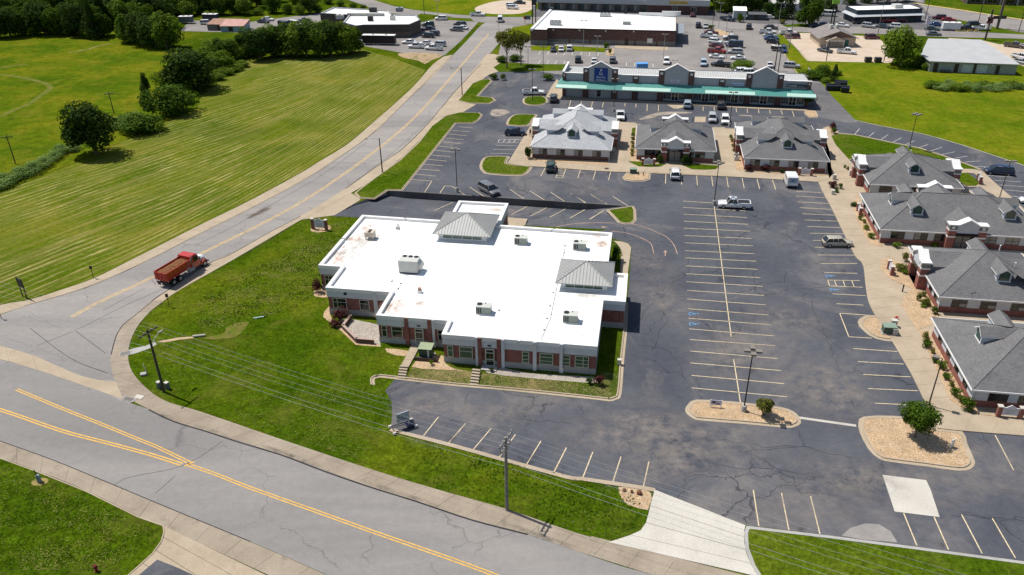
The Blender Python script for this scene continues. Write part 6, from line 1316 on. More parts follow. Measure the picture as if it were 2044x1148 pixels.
for y in (56, 42, 28, 12, -6):
    x = -60 + rnd.uniform(0, 14)
    while x < (365 if y > 20 else 520):
        if not (x > 335 and 34 < y < 60): tree(rnd.choice(['oak', 'dark', 'cedar', 'oak2', 'dark', 'oak']), (x, y + rnd.uniform(-4, 4)), 12.5 + rnd.uniform(-2, 3), 10.5 + rnd.uniform(-1.5, 2), 'tree inside the dark woods beyond the meadow', 'woodland_tree', WG)
        x += 25 + rnd.uniform(-5, 7)
YT = sorted(((375,34,'oak3',7),(395,28,'oak',9),(420,28,'dark',9),(445,30,'oak',9),(470,28,'oak2',9),(492,30,'oak3',7),(515,30,'thicket2',5),(545,26,'oak',8),(575,28,'thicket',6),(600,30,'thicket2',6),(618,27,'dark',7),(636,25,'thicket',5),(380,10,'dark',10),(410,6,'oak',10),(440,8,'dark',10),(480,4,'oak',9),(520,8,'oak2',8),(555,4,'oak3',7),(590,8,'thicket2',6),(625,2,'thicket',6),(655,8,'thicket2',5),(680,14,'thicket2',4),(705,16,'thicket2',3.5),(725,19,'thicket2',3)))
for i_, (x, y, k, h) in enumerate(YT):
    tree(k, (x, y), h + rnd.uniform(-.8, .8), h*.85 + rnd.uniform(0, 1.5), KN[k] + ' growth, %s from the left behind the yard of parked cars' % ORD[i_], 'woodland_tree', 'trees behind the yard of parked cars')
# hedgerow
tree('dark', (192, 306), 12.6, 10.2, 'big dark round tree standing alone at the end of the hedgerow')
tree('thicket', (287, 262), 6.6, 11.5, 'wide low shrub clump right of the big lone tree', 'shrub', None, 'shrub'); tree('weeds', (256, 252), 4.6, 6.5, 'small pale shrub between the lone tree and the low clump', 'shrub', None, 'shrub')
tree('thicket', (345, 226), 11.0, 13.0, 'broad grey-green shrub tree in the middle of the hedgerow', 'shrub', None, 'shrub'); tree('cedar', (300, 216), 8.5, 6, 'dark upright cedar on the left flank of the broad shrub tree')
tree('thicket', (340, 180), 9.0, 8.5, 'dark tree leaning over the middle gap of the hedgerow'); tree('dark', (388, 178), 12.0, 13.5, 'big rounded dark green tree at the bend of the hedgerow'); tree('cedar', (402, 184), 5, 4.5, 'young pale shrub at the foot of the bend tree', 'shrub', None, 'shrub')
tree('thicket2', (440, 140), 9.0, 10, 'pale green bush right of the bend tree', 'shrub', None, 'shrub')
HG = 'trees in the row along the mown field'
for i_, (x, y, k, h, w) in enumerate(sorted(((450,122,'oak',8,8),(478,116,'thicket2',7,9),(495,110,'oak2',9,9),(520,118,'dark',10.5,9.5),(545,113,'oak',11,9.5),(572,112,'dark',10,8.5),(592,112,'oak3',11,9.5),(612,113,'dark',11.5,9),(640,113,'oak',12,10),(662,112,'dark',11.5,9),(684,110,'oak3',10.5,9),(704,106,'oak',9,8.5),(460,100,'thicket2',6,9),(500,96,'thicket2',6,9),(540,92,'oak3',7.5,9),(580,92,'oak',9,9),(430,100,'thicket2',6,9),(405,118,'thicket2',6,8),(620,92,'oak3',9,9),(660,94,'oak2',9,9)))):
    tree(k, (x, y), h, w, KN[k] + ' tree, %s from the left in the row above the mown field' % ORD[i_], 'hedgerow_tree', HG)
for i_, (x, y, h, w) in enumerate(sorted(((-10,378,2.9,5),(15,366,2.9,5),(40,356,2.9,5),(62,346,3.0,5),(84,334,2.8,4.5),(104,320,2.4,4.2),(124,306,2.6,4.5),(145,300,2.2,4),(245,248,3.0,5),(232,258,2.4,4),(265,238,2.5,4),(372,170,3,4)))):
    tree('weeds', (x, y), h*1.7, w*1.3, 'pale green weed clump, %s from the left along the overgrown fence line' % ORD[i_], 'weed_clump', 'pale weed clumps along the fence line', 'weeds')
for i_, (x, y, h, w) in enumerate(sorted(((430,160,2.4,6),(448,150,2.4,6),(466,142,2.4,6),(372,205,3,6),(415,172,3,5),(480,134,2.2,6),(365,190,4,6)))): tree('thicket2', (x, y), h*1.4, w, 'low bright green brush, %s from the left along the mown field edge' % ORD[i_], 'brush', 'brush along the mown field', 'shrub')
# trees elsewhere
tree('pine', (1012, 137), 11.5, 8.5, 'taller thin-crowned pine, left one of the pair beside the side road'); tree('pine', (1040, 131), 10.0, 7.2, 'lower thin-crowned pine, right one of the pair beside the side road')
for px, w, lb in (((1000, 124), 2.4, 'low rounded bush left of the pine trunks'), ((1028, 122), 3.0, 'dark low bush behind the pine trunks')): tree('thicket', px, 3.0, w*1.6, lb, 'shrub', None, 'shrub')
tree('oak3', (1797, 131), 11.8, 11.0, 'big bright green tree beside the metal workshop'); tree('thicket', (1835, 134), 5, 5.5, 'bushy growth at the left wall of the metal workshop', 'shrub', None, 'shrub'); tree('thicket2', (1848, 140), 3.6, 3, 'climbing green growth on the corner of the metal workshop', 'shrub', None, 'shrub')
tree('oak', (1614, 51), 12.5, 10.5, 'large deep green tree at the far road left of the restaurant')
tree('thicket2', (1482, 139), 4.4, 7.5, 'yellow-green bush behind the roof of the store row', 'shrub', None, 'shrub'); tree('thicket', (1622, 156), 3.6, 7.5, 'dark scrub at the right end of the store row roof', 'shrub', None, 'shrub'); tree('thicket', (1640, 150), 4.6, 5, 'taller dark shrub beside the double utility pole', 'shrub', None, 'shrub'); tree('cedar', (1664, 161), 4.2, 3.6, 'small dark fir standing above the black dumpsters')
for i_, (x, y, k, h) in enumerate(sorted(((1425,14,'dark',10),(1437,24,'oak3',9),(1455,22,'oak3',10),(1478,22,'oak',11),(1500,26,'dark',11),(1515,28,'dark',10),(1556,36,'cedar',11),(1572,38,'cedar',10),(1530,34,'dark',6),(1440,2,'oak',10),(1470,0,'oak3',10),(1500,4,'dark',10),(1580,14,'dark',9),(1655,22,'cedar',9),(1694,8,'cedar',9),(1730,6,'cedar',8),(1750,6,'dark',7),(1770,5,'dark',7),(1790,4,'dark',6.5),(1808,3,'dark',6.5)))):
    tree(k, (x, y), h, h*.8, KN[k] + ' tree, %s from the left in the belt along the top edge' % ORD[i_], 'tree', 'trees along the top edge')
for k, (x, y) in enumerate(((1862,172),(1878,176),(1895,171),(1912,178),(1930,172),(1946,178),(1964,172),(1980,178),(1998,176),(2018,172),(2036,174))): tree('weeds' if k % 3 else 'thicket2', (x, y + 3), 3.0 + (k % 3)*.8, 5.2, 'tall weed clump, %s from the left in the rough strip before the metal workshop' % ORD[k], 'weed_clump', 'rough weeds before the workshop', 'weeds')
for x, y in ((1672,150),(1656,150),(1648,165)): tree('thicket2', (x, y), 2.2, 3, 'small green brush at the corner of the open field by the rear drive', 'brush', 'brush at the field corner', 'shrub')
# near specimen tree and shrub with finer leaves
def fine_tree(px, H, rx, cz, rz, n, ls, mt, label, name='tree', cat='tree', trunk=True, seed=30, multi=1, z=.1):
    p = at(*px, z); t = thing(name, label, cat, p); crown(seed, rx, rz, cz, n, ls, 22).build('crown', mt, t)
    m = MB(); g = random.Random(seed)
    if multi == 1:
        m = trunk_mb(H, .09, seed, rx*.5)
    else:
        for k in range(multi): a = k*6.28/multi; m.cyl((.05*math.cos(a), .05*math.sin(a), -.1), (rx*.45*math.cos(a), rx*.45*math.sin(a), cz), .04, .02, 5)
    m.build('trunk', BARK, t); return t
fine_tree((1826, 872), 4.4, 2.1, 2.75, 1.65, 7000, .26, LEAF, 'full round green tree on the large gravel island', seed=31)
fine_tree((1524, 829), 2.4, 1.1, 1.45, .95, 2600, .2, LEAF_Y, 'small multi-stemmed shrub tree on the long gravel island', 'shrub', 'shrub', seed=32, multi=6)
fine_tree((1612, 211), 3.2, 1.9, 1.9, 1.1, 1500, .35, LEAF, 'dark bushy shrub at the right end of the store row', 'shrub', 'shrub', seed=33, multi=5)
# clipped bushes: (px, width, height, leaf, label)
BUSH = {}
def bush_mesh(mt, seed, shape):
    k = (mt.name, seed, shape)
    if k not in BUSH: BUSH[k] = crown(seed, 1.0, .9, .85, 900, .22, 14).mesh('bush', [mt])
    return BUSH[k]
def bush(px, w, h, mt, label, group=None, n=[0]):
    n[0] += 1; o = put('bush', bush_mesh(mt, 50 + n[0] % 3, 0), None, at(px[0], px[1], .1), rnd.uniform(0, 6)); o.scale = (w/2.1, w/2.1, h/1.8); return tag(o, label, 'bush', group)
zc7 = (1740, 620, 4.99)
for (a, b), w, h, mt, lb in (((528,270),1.05,1.0,LEAF_Y,'small bush at the far end of the bed along the nearest cottage'),((545,365),1.55,1.3,LEAF,'large dark bush second along the nearest cottage bed'),((605,425),.8,.7,LEAF_Y,'small brownish bush between the dark pairs in the nearest cottage bed'),((630,515),1.1,1.05,LEAF,'dark bush just above the bright green one in the nearest cottage bed'),((690,580),1.35,1.3,LEAF_L,'bright green bush mid-bed at the nearest cottage'),((735,680),1.45,1.0,LEAF,'flat dark bush just right of the leaning lamp post top'),((795,755),.8,.8,LEAF_Y,'small olive bush alone in the lower half of the bed'),((830,850),1.4,1.3,LEAF,'dark bush in the lower cluster of the nearest cottage bed'),((885,905),1.1,1.0,LEAF_Y,'olive bush touching the lower cluster in the nearest cottage bed'),((950,990),1.85,1.9,LEAF,'largest round bush at the near corner of the nearest cottage')):
    bush((zc7[0]+a/zc7[2], zc7[1]+b/zc7[2]), w, h, mt, lb)
z55 = (1580, 330, 5.74)
for (a, b), w, h, mt, lb in (((785,625),.95,.95,LEAF_L,'first of four green bushes from the top beside the widest cottage'),((830,660),.9,.8,LEAF_L,'second green bush, touching the first, beside the widest cottage'),((848,735),1.25,1.0,LEAF_L,'third green bush beside the widest cottage wall'),((912,835),1.35,1.1,LEAF_L,'lowest and largest green bush beside the widest cottage wall'),((1192,940),1.6,1.0,LEAF_L,'clipped box hedge under the shaded windows of the widest cottage'),((1640,935),1.5,.8,LEAF_L,'low clipped hedge left of the widest cottage entrance'),((1110,870),.7,1.3,LEAF_D,'thin dark shrub at the front corner of the widest cottage'),((610,30),.8,.7,LEAF_L,'small round bush by the brick pier of the top right cottage, left one'),((640,50),.8,.75,LEAF_Y,'small round bush by the brick pier of the top right cottage, right one'),((465,255),1.9,1.4,LEAF_R,'maroon shrub on the corner gravel bed near the mail van'),((560,270),1.0,1.3,LEAF,'green shrub right of the maroon shrub on the corner bed'),((515,310),1.2,.8,LEAF,'low dark shrub below the maroon one on the corner bed'),((715,465),1.7,.7,simple('blue_green_juniper_base',(.05,.09,.06),.9) and LEAF_D,'spreading grey-green juniper behind the brick sign at the widest cottage')):
    bush((z55[0]+a/z55[2], z55[1]+b/z55[2]), w, h, mt, lb)
z66 = (1740, 480, 5.74)
for (a, b), w, h, mt, lb in (((375,235),1.3,1.7,LEAF_Y,'upright olive bush on the bed left of the brick portico'),((345,345),2.3,1.3,LEAF_Y,'wide brown-green bush beside the brick sign of the dish cottage'),((375,385),1.1,.8,LEAF_L,'yellow-green bush at the front of the wide brown-green one'),((535,690),1.0,1.4,LEAF_Y,'upright brownish bush on the gravel below the brick portico'),((610,740),1.8,1.3,LEAF_Y,'wide dark bush on the gravel below the brick portico'),((590,765),1.0,.6,LEAF_L,'small lime bush in front of the wide dark one'),((715,840),1.2,1.3,LEAF,'dark bush by the downspout corner of the dish cottage'),((440,400),.7,.6,LEAF_D,'tiny dark bush by the white box at the portico'),((590,640),.9,.9,LEAF_Y,'reddish bush at the foot of the lower brick pier')):
    bush((z66[0]+a/z66[2], z66[1]+b/z66[2]), w, h, mt, lb)
for (a, b), w, h, mt, lb in (((1053.5,316),2.2,2.9,LEAF_D,'tall dark evergreen bush at the left corner of the palest cottage'),((1318,325),1.9,1.9,LEAF_D,'dark shrub left of the pyramid cottage entrance'),((1366,328),1.9,2.3,LEAF_D,'taller dark shrub right of the pyramid cottage entrance'),((1305,322),1.6,1.6,LEAF_R,'maroon bush under the left windows of the pyramid cottage'),((1377,327),1.3,1.5,LEAF_D,'small dark shrub under the right windows of the pyramid cottage'),((1493,341),1.9,1.4,LEAF_R,'maroon bush under the left windows of the long back-row cottage'),((1527,342),1.9,1.5,LEAF_R,'second maroon bush along the long back-row cottage front'),((1560,345),1.0,.9,LEAF_D,'low dark shrub in the middle of the long cottage front'),((1583,349),1.4,1.2,LEAF_D,'dark shrub beside the white sign of the long cottage'),((1468,306),1.2,1.3,LEAF_Y,'olive shrub beside the white benches'),((1661,257),1.9,1.6,LEAF_R,'dark maroon bush at the tip of the right-hand drive island'),((1664,266),1.5,1.4,LEAF,'round green bush beside the maroon one on the drive island'),((679,640),2.5,2.0,LEAF_R,'maroon bush at the left end of the office facade'),((633,582),1.9,2.2,LEAF_R,'maroon shrub at the stepped left corner of the office'),((1196,768),1.4,1.5,LEAF_R,'maroon bush in shade at the front right office corner'),((1176,765),1.2,.9,LEAF_D,'dark low bush beside the shaded maroon one'),((1229,523),1.9,3.0,LEAF_D,'tall dark shrub against the right side of the office'),((861,727),.7,.7,LEAF_L,'tiny lime shrub on the gravel below the green cabinet'),((981,741),.7,.6,LEAF_D,'tiny dark shrub right of the front steps'),((670,650),2.0,1.0,LEAF_R,'low maroon shrub beside the patio wall'),((1210,98),2.4,2.3,LEAF,'green bush at the corner of the lawn in front of the brick store'),((1217,108),1.4,2.0,LEAF_Y,'rusty-brown bush on the little bed before the brick store'),((986,158),3.0,1.8,LEAF,'larger clipped hedge bush at the end of the roadside stalls'),((1004,159),2.0,1.8,LEAF,'smaller clipped hedge bush at the end of the roadside stalls'),((1094,159),4.2,1.8,LEAF,'long clipped hedge left of the store row')):
    bush((a, b), w, h, mt, lb)
for k, (x, y) in enumerate(((1263,268),(1263,276),(1262.5,284),(1263,292),(1262,300),(1262,308),(1459,272),(1461,280),(1463,290),(1465,299))): bush((x, y + 3), 1.15, .8, LEAF_Y if k % 2 else LEAF_L, 'low shrub in the strip bed beside the walk between the cottages', 'low shrubs along the walks')
for px, w, h, lb in (((1420,57),2.6,1.4,'shrubs at the base of the two lamp posts in the far lot'),((1562,47),3.4,1.6,'yellow-green shrub on the verge by the far road'),((1478,44),3.4,3.2,'dark shrub at the corner of the charcoal hut'),((1645,30),3,2,'round bush behind the green sign'),((2008,9),4,4.0,'round orange-tinged tree by the top right building')): bush(px, w, h, LEAF_Y if 'yellow' in lb or 'orange' in lb else LEAF, lb)
# ------------------------------------------------------------------ vehicles
TYRE = simple('tyre_rubber', (.015, .015, .016), .9, .2); RIM = simple('alloy_rim', (.42, .42, .43), .35, .1, 3, metal=.6)
CGLASS = simple('car_window_glass', (.012, .016, .02), .05, .1, 1, spec=.7); LAMPW = simple('headlight_lens', (.62, .64, .66), .1, .1, spec=.6); LAMPR = simple('tail_light_lens', (.25, .01, .01), .2, .1, spec=.5); TRIM = simple('black_plastic_trim', (.02, .02, .021), .6, .1)
def paint(name, c):
    k = name + '_car_paint'
    if k in MATS: return MATS[k]
    n = NT(k, .28, .5); n.b.inputs['Coat Weight'].default_value = .6; n.b.inputs['Coat Roughness'].default_value = .06; MATS[k] = n.col(c); return MATS[k]
PC = dict(white=(.74,.74,.73), silver=(.40,.41,.42), black=(.014,.014,.016), charcoal=(.05,.052,.057), grey=(.15,.155,.165), navy=(.012,.022,.06), blue=(.03,.07,.2), red=(.32,.018,.016), maroon=(.10,.012,.016), tan=(.40,.365,.29), ice=(.36,.45,.52), green=(.02,.05,.045), brown=(.10,.07,.055), teal=(.03,.06,.07))
SPEC = {  # L, W, H, belt, hood z, ride, [windshield base x, roof front x, roof rear x, rear glass base x] as fractions from the front
 'sedan': (4.75,1.82,1.45,.92,.86,.22,(.29,.42,.70,.86)), 'coupe': (4.55,1.85,1.28,.82,.76,.18,(.34,.47,.66,.86)), 'suv': (4.75,1.9,1.74,1.06,1.02,.28,(.25,.36,.90,.975)), 'wagon': (4.75,1.78,1.55,.96,.9,.24,(.27,.39,.86,.97)),
 'minivan': (5.1,1.98,1.76,1.05,.98,.24,(.18,.33,.92,.985)), 'hatch': (4.1,1.75,1.5,.93,.88,.22,(.26,.4,.82,.96)), 'van': (5.4,2.0,2.15,1.15,1.05,.28,(.14,.24,.96,.99)), 'pickup': (5.75,1.98,1.86,1.1,1.06,.34,(.27,.35,.56,.60))}
VM = {}
def veh_meshes(kind):
    if kind in VM: return VM[kind]
    L, Wd, H, belt, hood, ride, g = SPEC[kind]; h = Wd/2; X = lambda f: L/2 - L*f
    def ring(x, zb, zt, w, r=.1):
        return [(x,-w*.9,zb),(x,-w,zb+.12),(x,-w,zt-.22),(x,-w*.965,zt-.06),(x,-w*.86,zt),(x,w*.86,zt),(x,w*.965,zt-.06),(x,w,zt-.22),(x,w,zb+.12),(x,w*.9,zb)]
    b = MB(); tail = belt if kind not in ('pickup',) else belt-.02
    st = [(0, ride+.1, hood-.28, h*.80), (.02, ride+.02, hood-.14, h*.90), (.09, ride, hood-.05, h*.98), (g[0]-.02, ride, hood, h), (g[0]+.04, ride, belt, h), (.5, ride, belt, h), (g[3]-.03, ride, belt, h), (.97, ride+.03, tail-.02, h*.97), (1, ride+.12, tail-.12, h*.90)]
    if kind in ('suv', 'wagon', 'minivan', 'van', 'hatch'): st[-3] = (.93, ride, belt, h)
    if kind == 'pickup': st = st[:5] + [(.5, ride, belt, h), (.615, ride, belt, h), (.985, ride+.03, tail, h*.985), (1, ride+.06, tail-.02, h*.97)]
    b.loft([ring(X(f), *r) for f, *r in st], 0)
    wb, wt = h*.93, h*.76; zr = H - .05
    bt = [(X(g[0]),-wb,belt-.01),(X(g[0]),wb,belt-.01),(X(g[3]),wb,belt-.01),(X(g[3]),-wb,belt-.01)]
    tp = [(X(g[1]),-wt,zr),(X(g[1]),wt,zr),(X(g[2]),wt,zr),(X(g[2]),-wt,zr)]
    gl = MB()
    for k in range(4): j = (k+1) % 4; gl.poly([bt[k], bt[j], tp[j], tp[k]])
    # roof panel and pillars in body paint
    e = .05; rt = [(X(g[1])+e*.6,-wt-e*.6,zr),(X(g[1])+e*.6,wt+e*.6,zr),(X(g[2])-e*.6,wt+e*.6,zr),(X(g[2])-e*.6,-wt-e*.6,zr)]
    up = [(x*.985,y*.9,H) for x, y, z in rt]; up2 = [(x*.94, y*.62, H+.02) for x, y, z in rt]; b.loft([rt, [(x,y,zr+.025) for x,y,z in rt], up, up2], 0)
    def pil(p, q, w=.055):
        b.cyl(p, q, w, w, 4, 0)
    for s in (0, 1, 2, 3): pil(bt[s], tp[s], .05)
    nm = {'sedan': 1, 'coupe': 0, 'suv': 2, 'wagon': 2, 'minivan': 2, 'hatch': 1, 'van': 2, 'pickup': 1}[kind]
    for k in range(nm):
        f = (k+1)/(nm+1); xa = X(g[1] + (g[2]-g[1])*f)
        for sg in (-1, 1): pil((xa, sg*wb, belt), (xa, sg*wt, zr), .045)
    if kind == 'van': pass
    parts = {'body': b.mesh('body', [TRIM], True)}
    for p in parts['body'].polygons: p.use_smooth = len(p.vertices) == 4
    parts['windows'] = gl.mesh('windows', [CGLASS])
    for nm_, bx_ in (('front_bumper', (X(.012)-.01, X(0)+.03, -h*.72, h*.72, ride+.1, ride+.3)), ('rear_bumper', (X(1)-.03, X(.99), -h*.75, h*.75, ride+.12, ride+.32)), ('grille', (X(.02), X(0)+.015, -h*.4, h*.4, hood-.35, hood-.2))):
        t = MB(); t.box(*bx_); parts[nm_] = t.mesh(nm_, [TRIM])
    for sg, nm_ in ((-1, 'mirror'), (1, 'mirror ')):
        t = MB(); t.box(X(g[0]+.045)-.09, X(g[0]+.045)+.09, sg*(h+.1)-.1, sg*(h+.1)+.1, belt-.02, belt+.15); parts[nm_] = t.mesh('mirror', [TRIM])
    if kind == 'pickup':
        t = MB(); t.poly([(X(.63),-h*.82,belt+.012),(X(.975),-h*.82,belt+.012),(X(.975),h*.82,belt+.012),(X(.63),h*.82,belt+.012)][::-1])
        for x0, x1, y0, y1 in ((.985,.62,h*.82,h*.99),(.985,.62,-h*.99,-h*.82)): pass
        parts['cargo_bed'] = t.mesh('cargo_bed', [TRIM])
        r = MB(); 
        for sg in (-1, 1): r.box(X(.985), X(.62), sg*h*.9-.07, sg*h*.9+.07, belt, belt+.13)
        r.box(X(.995), X(.97), -h*.9, h*.9, belt, belt+.13); parts['bed_rail'] = r.mesh('bed_rail', [TRIM])
    wr = .36 if kind in ('suv','pickup','van') else .32
    w = MB(); w.cyl((0,-.11,0),(0,.11,0),wr,wr,14); ri = MB(); ri.cyl((0,-.125,0),(0,.125,0),wr*.62,wr*.62,8)
    lh = MB(); lh.box(-.1,.02,-.2,.2,-.07,.07); lr = MB(); lr.box(-.02,.06,-.12,.12,-.12,.12)
    VM[kind] = (parts, w.mesh('wheel', [TYRE]), ri.mesh('rim', [RIM]), lh.mesh('headlight', [LAMPW]), lr.mesh('tail_light', [LAMPR]), wr, SPEC[kind]); return VM[kind]
NAMES = dict(sedan='sedan_car', coupe='coupe_car', suv='suv', wagon='estate_car', minivan='minivan', hatch='hatchback_car', van='van', pickup='pickup_truck')
CATS = dict(sedan='car', coupe='car', suv='car', wagon='car', minivan='minivan', hatch='car', van='van', pickup='pickup truck')
def vehicle(kind, col, rear, front, label, group=None, detail=True, z=.01):
    parts, wm, rm, lhm, lrm, wr, (L, Wd, H, belt, hood, ride, g) = veh_meshes(kind)
    a, b = at(*rear), at(*front); c = (a+b)/2; ang = math.atan2(b.y-a.y, b.x-a.x)
    t = thing(NAMES[kind], label, CATS[kind], (c.x, c.y, z), ang, group); pm = paint(col, PC[col])
    for n, me in parts.items():
        if not detail and n.strip() in ('mirror', 'grille'): continue
        o = put(n.strip(), me, t)
        if n in ('body', 'bed_rail'): o.material_slots[0].link = 'OBJECT'; o.material_slots[0].material = pm
    for fx in (.17, .80 if kind != 'pickup' else .79):
        for sg in (-1, 1):
            o = put('wheel', wm, t, (L/2-L*fx, sg*(Wd/2-.09), wr)); put('rim', rm, o)
    if detail:
        for sg in (-1, 1):
            put('headlight', lhm, t, (L/2-.03, sg*Wd*.33, hood-.24)); put('tail_light', lrm, t, (-L/2-.0, sg*Wd*.40, belt-.22))
    return t
def V(z, *pts): return [(z[0]+a/z[2], z[1]+b/z[2]) for a, b in pts]
def veh(kind, col, z, rear, front, label, group=None, **k): r, f = V(z, rear, front); return vehicle(kind, col, r, f, label, group, **k)
N = (0, 0, 1); z8_ = (800, 220, 5.1025)
PK = 'vehicles parked around the office cottages'
veh('minivan','grey',z8_,(830,800),(968,875),'dark grey minivan parked slanted above the retaining wall',PK)
veh('suv','navy',z8_,(1068,252),(1262,252),'dark blue SUV nose-in to the walk beside the walking person',PK)
veh('suv','green',z8_,(1524,655),(1531,560),'very dark green SUV parked nose-in before the palest cottage',PK)
veh('suv','white',(1100,200,5.1025),(1262,832),(1256,735),'white SUV parked nose-in before the pyramid-roofed cottage',PK)
veh('pickup','white',(1340,380,5.1025),(800,182),(470,165),'white extended-cab pickup at the top of the central stalls',PK)
veh('wagon','tan',(1340,380,5.1025),(1530,562),(1838,562),'beige estate car parked nose-in to the right-hand sidewalk',PK)
veh('minivan','navy',(1640,220,5.06),(1922,655),(1650,632),'dark blue minivan on the far right drive beside the field',PK)
veh('sedan','white',N,(2075,404),(2042,404),'white car just entering at the right edge of the picture',PK)
M6 = 'vehicles parked between the store row and the cottages'
veh('pickup','white',(1000,190,6.754),(1604,262),(1612,362),'white pickup facing the camera beside the palest cottage',M6)
veh('suv','silver',(1230,190,6.754),(1285,298),(1298,398),'silver SUV facing the camera, left of the white one behind the cottages',M6)
veh('suv','white',(1230,190,6.754),(1455,318),(1472,425),'white SUV facing the camera next to the lamp post behind the cottages',M6)
veh('suv','ice',(1230,190,6.754),(956,205),(960,120),'pale silver-blue SUV parked nose-in at the store row ramp',M6)
veh('suv','charcoal',(1230,190,6.754),(1415,222),(1398,122),'charcoal SUV parked nose-in at the store row entrance',M6)
veh('suv','charcoal',(1000,190,6.754),(706,132),(712,30),'dark grey SUV parked nose-in at the left end of the store row',M6)
veh('pickup','white',z7,(1308,722),(1485,722),'white crew pickup parked across beside the grass island',M6)
SL_ = 'vehicles on the shopping lot'; q = (1340, 40, 11.48)
for kind, col, r, f, lb in (('pickup','white',(625,395),(1085,412),'white pickup with open bed leading the left row of the shopping lot'),('sedan','maroon',(740,305),(1085,335),'maroon car just behind the leading white pickup'),('suv','white',(815,515),(1195,560),'white SUV second in the left row, below the white pickup'),('sedan','maroon',(850,608),(1215,645),'maroon sedan between the white SUV and the red pickup'),('pickup','red',(835,745),(1245,768),'red pickup with a pale cab in the left row'),('coupe','white',(862,858),(1215,885),'white coupe at the near end of the left row'),('pickup','black',(1365,1085),(900,1045),'black pickup parked across behind the store row roof'),('suv','ice',(722,960),(742,1120),'pale blue SUV facing the camera behind the middle gable'),('suv','silver',(1630,782),(1288,765),'silver SUV at the near end of the right row but one'),('van','navy',(1615,632),(1272,612),'dark navy van in the right-hand row facing left'),('sedan','silver',(1545,565),(1218,545),'silver sedan behind the dark navy van'),('suv','charcoal',(1512,478),(1205,458),'charcoal car near the top of the double row'),('sedan','white',(1505,428),(1192,420),'white car at the very top of the double row'),('coupe','white',(1695,905),(1345,895),'white sports coupe with raised boot at the near end of the right row'),('suv','black',(620,208),(615,128),'black SUV waiting at the far entrance of the shopping lot'),('sedan','silver',(792,140),(785,215),'silver car facing the camera at the far entrance beside the shrubs'),('suv','charcoal',(1772,246),(1778,158),'dark SUV driving away on the far lane of the lot')):
    veh(kind, col, q, r, f, lb, SL_, detail=False)
q = (1400, 0, 7.86)
for kind, col, r, f, lb in (('pickup','white',(890,522),(1185,535),'white pickup first in the row by the grass strip'),('sedan','silver',(972,578),(1185,585),'silver sedan below the white pickup by the grass strip'),('sedan','blue',(985,622),(1210,628),'blue sedan in the row by the grass strip'),('hatch','black',(1010,672),(1225,682),'black hatchback at the near end of the row by the grass strip'),('sedan','charcoal',(985,448),(1195,462),'dark grey sedan on the road above the grass strip row'),('suv','blue',(1262,758),(1302,875),'blue SUV facing the camera hitched to a dark trailer'),('suv','silver',(1285,1055),(1540,1072),'silver-blue SUV parked across at the near corner of the lot'),('sedan','white',(1078,1092),(1062,1005),'white car peeping over the right gable of the store row'),('pickup','white',(1262,545),(1460,545),'white pickup with dark bed left of the maroon SUV on the gravel'),('suv','maroon',(1532,602),(1322,602),'maroon SUV facing left on the tan gravel lot'),('sedan','white',(1120,298),(965,292),'white sedan half under the trees near the charcoal hut'),('suv','white',(1328,292),(1155,288),'white SUV parked right of the white sedan at the trees'),('pickup','navy',(335,315),(490,335),'dark pickup by the pale blue-grey shed'),('sedan','navy',(1705,418),(1855,422),'dark sedan in the shade of the large far tree, left one'),('sedan','black',(1850,412),(2005,424),'dark sedan in the shade of the large far tree, right one'),('sedan','charcoal',(1842,800),(2035,835),'dark grey sedan beside the tan house porch')):
    veh(kind, col, q, r, f, lb, SL_, detail=False)
q = (1640, 0, 11.48); FL_ = 'vehicles on the restaurant lot and far road'
for kind, col, r, f, lb in (('van','white',(275,375),(8,362),'white van beside the dark trees left of the restaurant'),('sedan','white',(358,605),(580,625),'white car left of the flower bed by the far road'),('suv','silver',(962,622),(1175,645),'silver SUV at the near kerb of the restaurant lot'),('sedan','teal',(1290,632),(1525,658),'dark teal sedan at the near kerb of the restaurant lot'),('suv','white',(1625,642),(1835,655),'white SUV at the near kerb above the big green tree'),('suv','maroon',(1012,895),(1275,895),'maroon car at the edge of the tan gravel near the tall lamp'),('pickup','red',(1650,515),(1370,510),'red pickup parked against the restaurant wall'),('suv','maroon',(1735,500),(1905,502),'dark red car right of the red pickup at the restaurant'),('sedan','black',(715,545),(1005,545),'black car at the left end of the restaurant wall'),('sedan','navy',(1020,515),(1200,515),'navy car between the black car and the red pickup'),('sedan','green',(-60,602),(165,600),'dark green car left of the round sign pole')):
    veh(kind, col, q, r, f, lb, FL_, detail=False)
q = (1780, 0, 7.74)
for kind, col, r, f, lb in (('suv','maroon',(820,300),(640,292),'maroon SUV at the highway side of the restaurant lot'),('sedan','red',(795,322),(962,330),'red car beside the maroon SUV at the highway side'),('sedan','blue',(628,398),(748,404),'blue car behind the white trailer'),('sedan','green',(548,462),(692,474),'dark green car peeping right of the big tree'),('sedan','grey',(542,545),(745,550),'grey sedan driving on the far road beyond the workshop'),('pickup','black',(1040,465),(1225,468),'black pickup hitched to the white trailer'),('suv','black',(1210,405),(1340,405),'black SUV behind the black pickup by the highway'),('pickup','white',(1262,465),(1490,470),'white pickup at the right end of the far kerb row'),('pickup','brown',(1785,722),(1985,745),'brown pickup on the gravel beside the workshop roof'),('pickup','white',(1960,735),(2150,765),'white pickup cut by the right edge at the gravel lot'),('pickup','white',(1900,895),(2090,935),'white pickup at the right edge behind the workshop, near one'),('sedan','silver',(1890,965),(2080,1005),'pale car at the right edge just behind the workshop corner')):
    veh(kind, col, q, r, f, lb, FL_, detail=False)
q = (1640, 0, 4.99)
veh('pickup','white',q,(155,528),(332,542),'white pickup in front of the tan house porch',FL_,detail=False); veh('sedan','white',q,(690,578),(640,520),'white car half hidden left of the big green tree',FL_,detail=False)
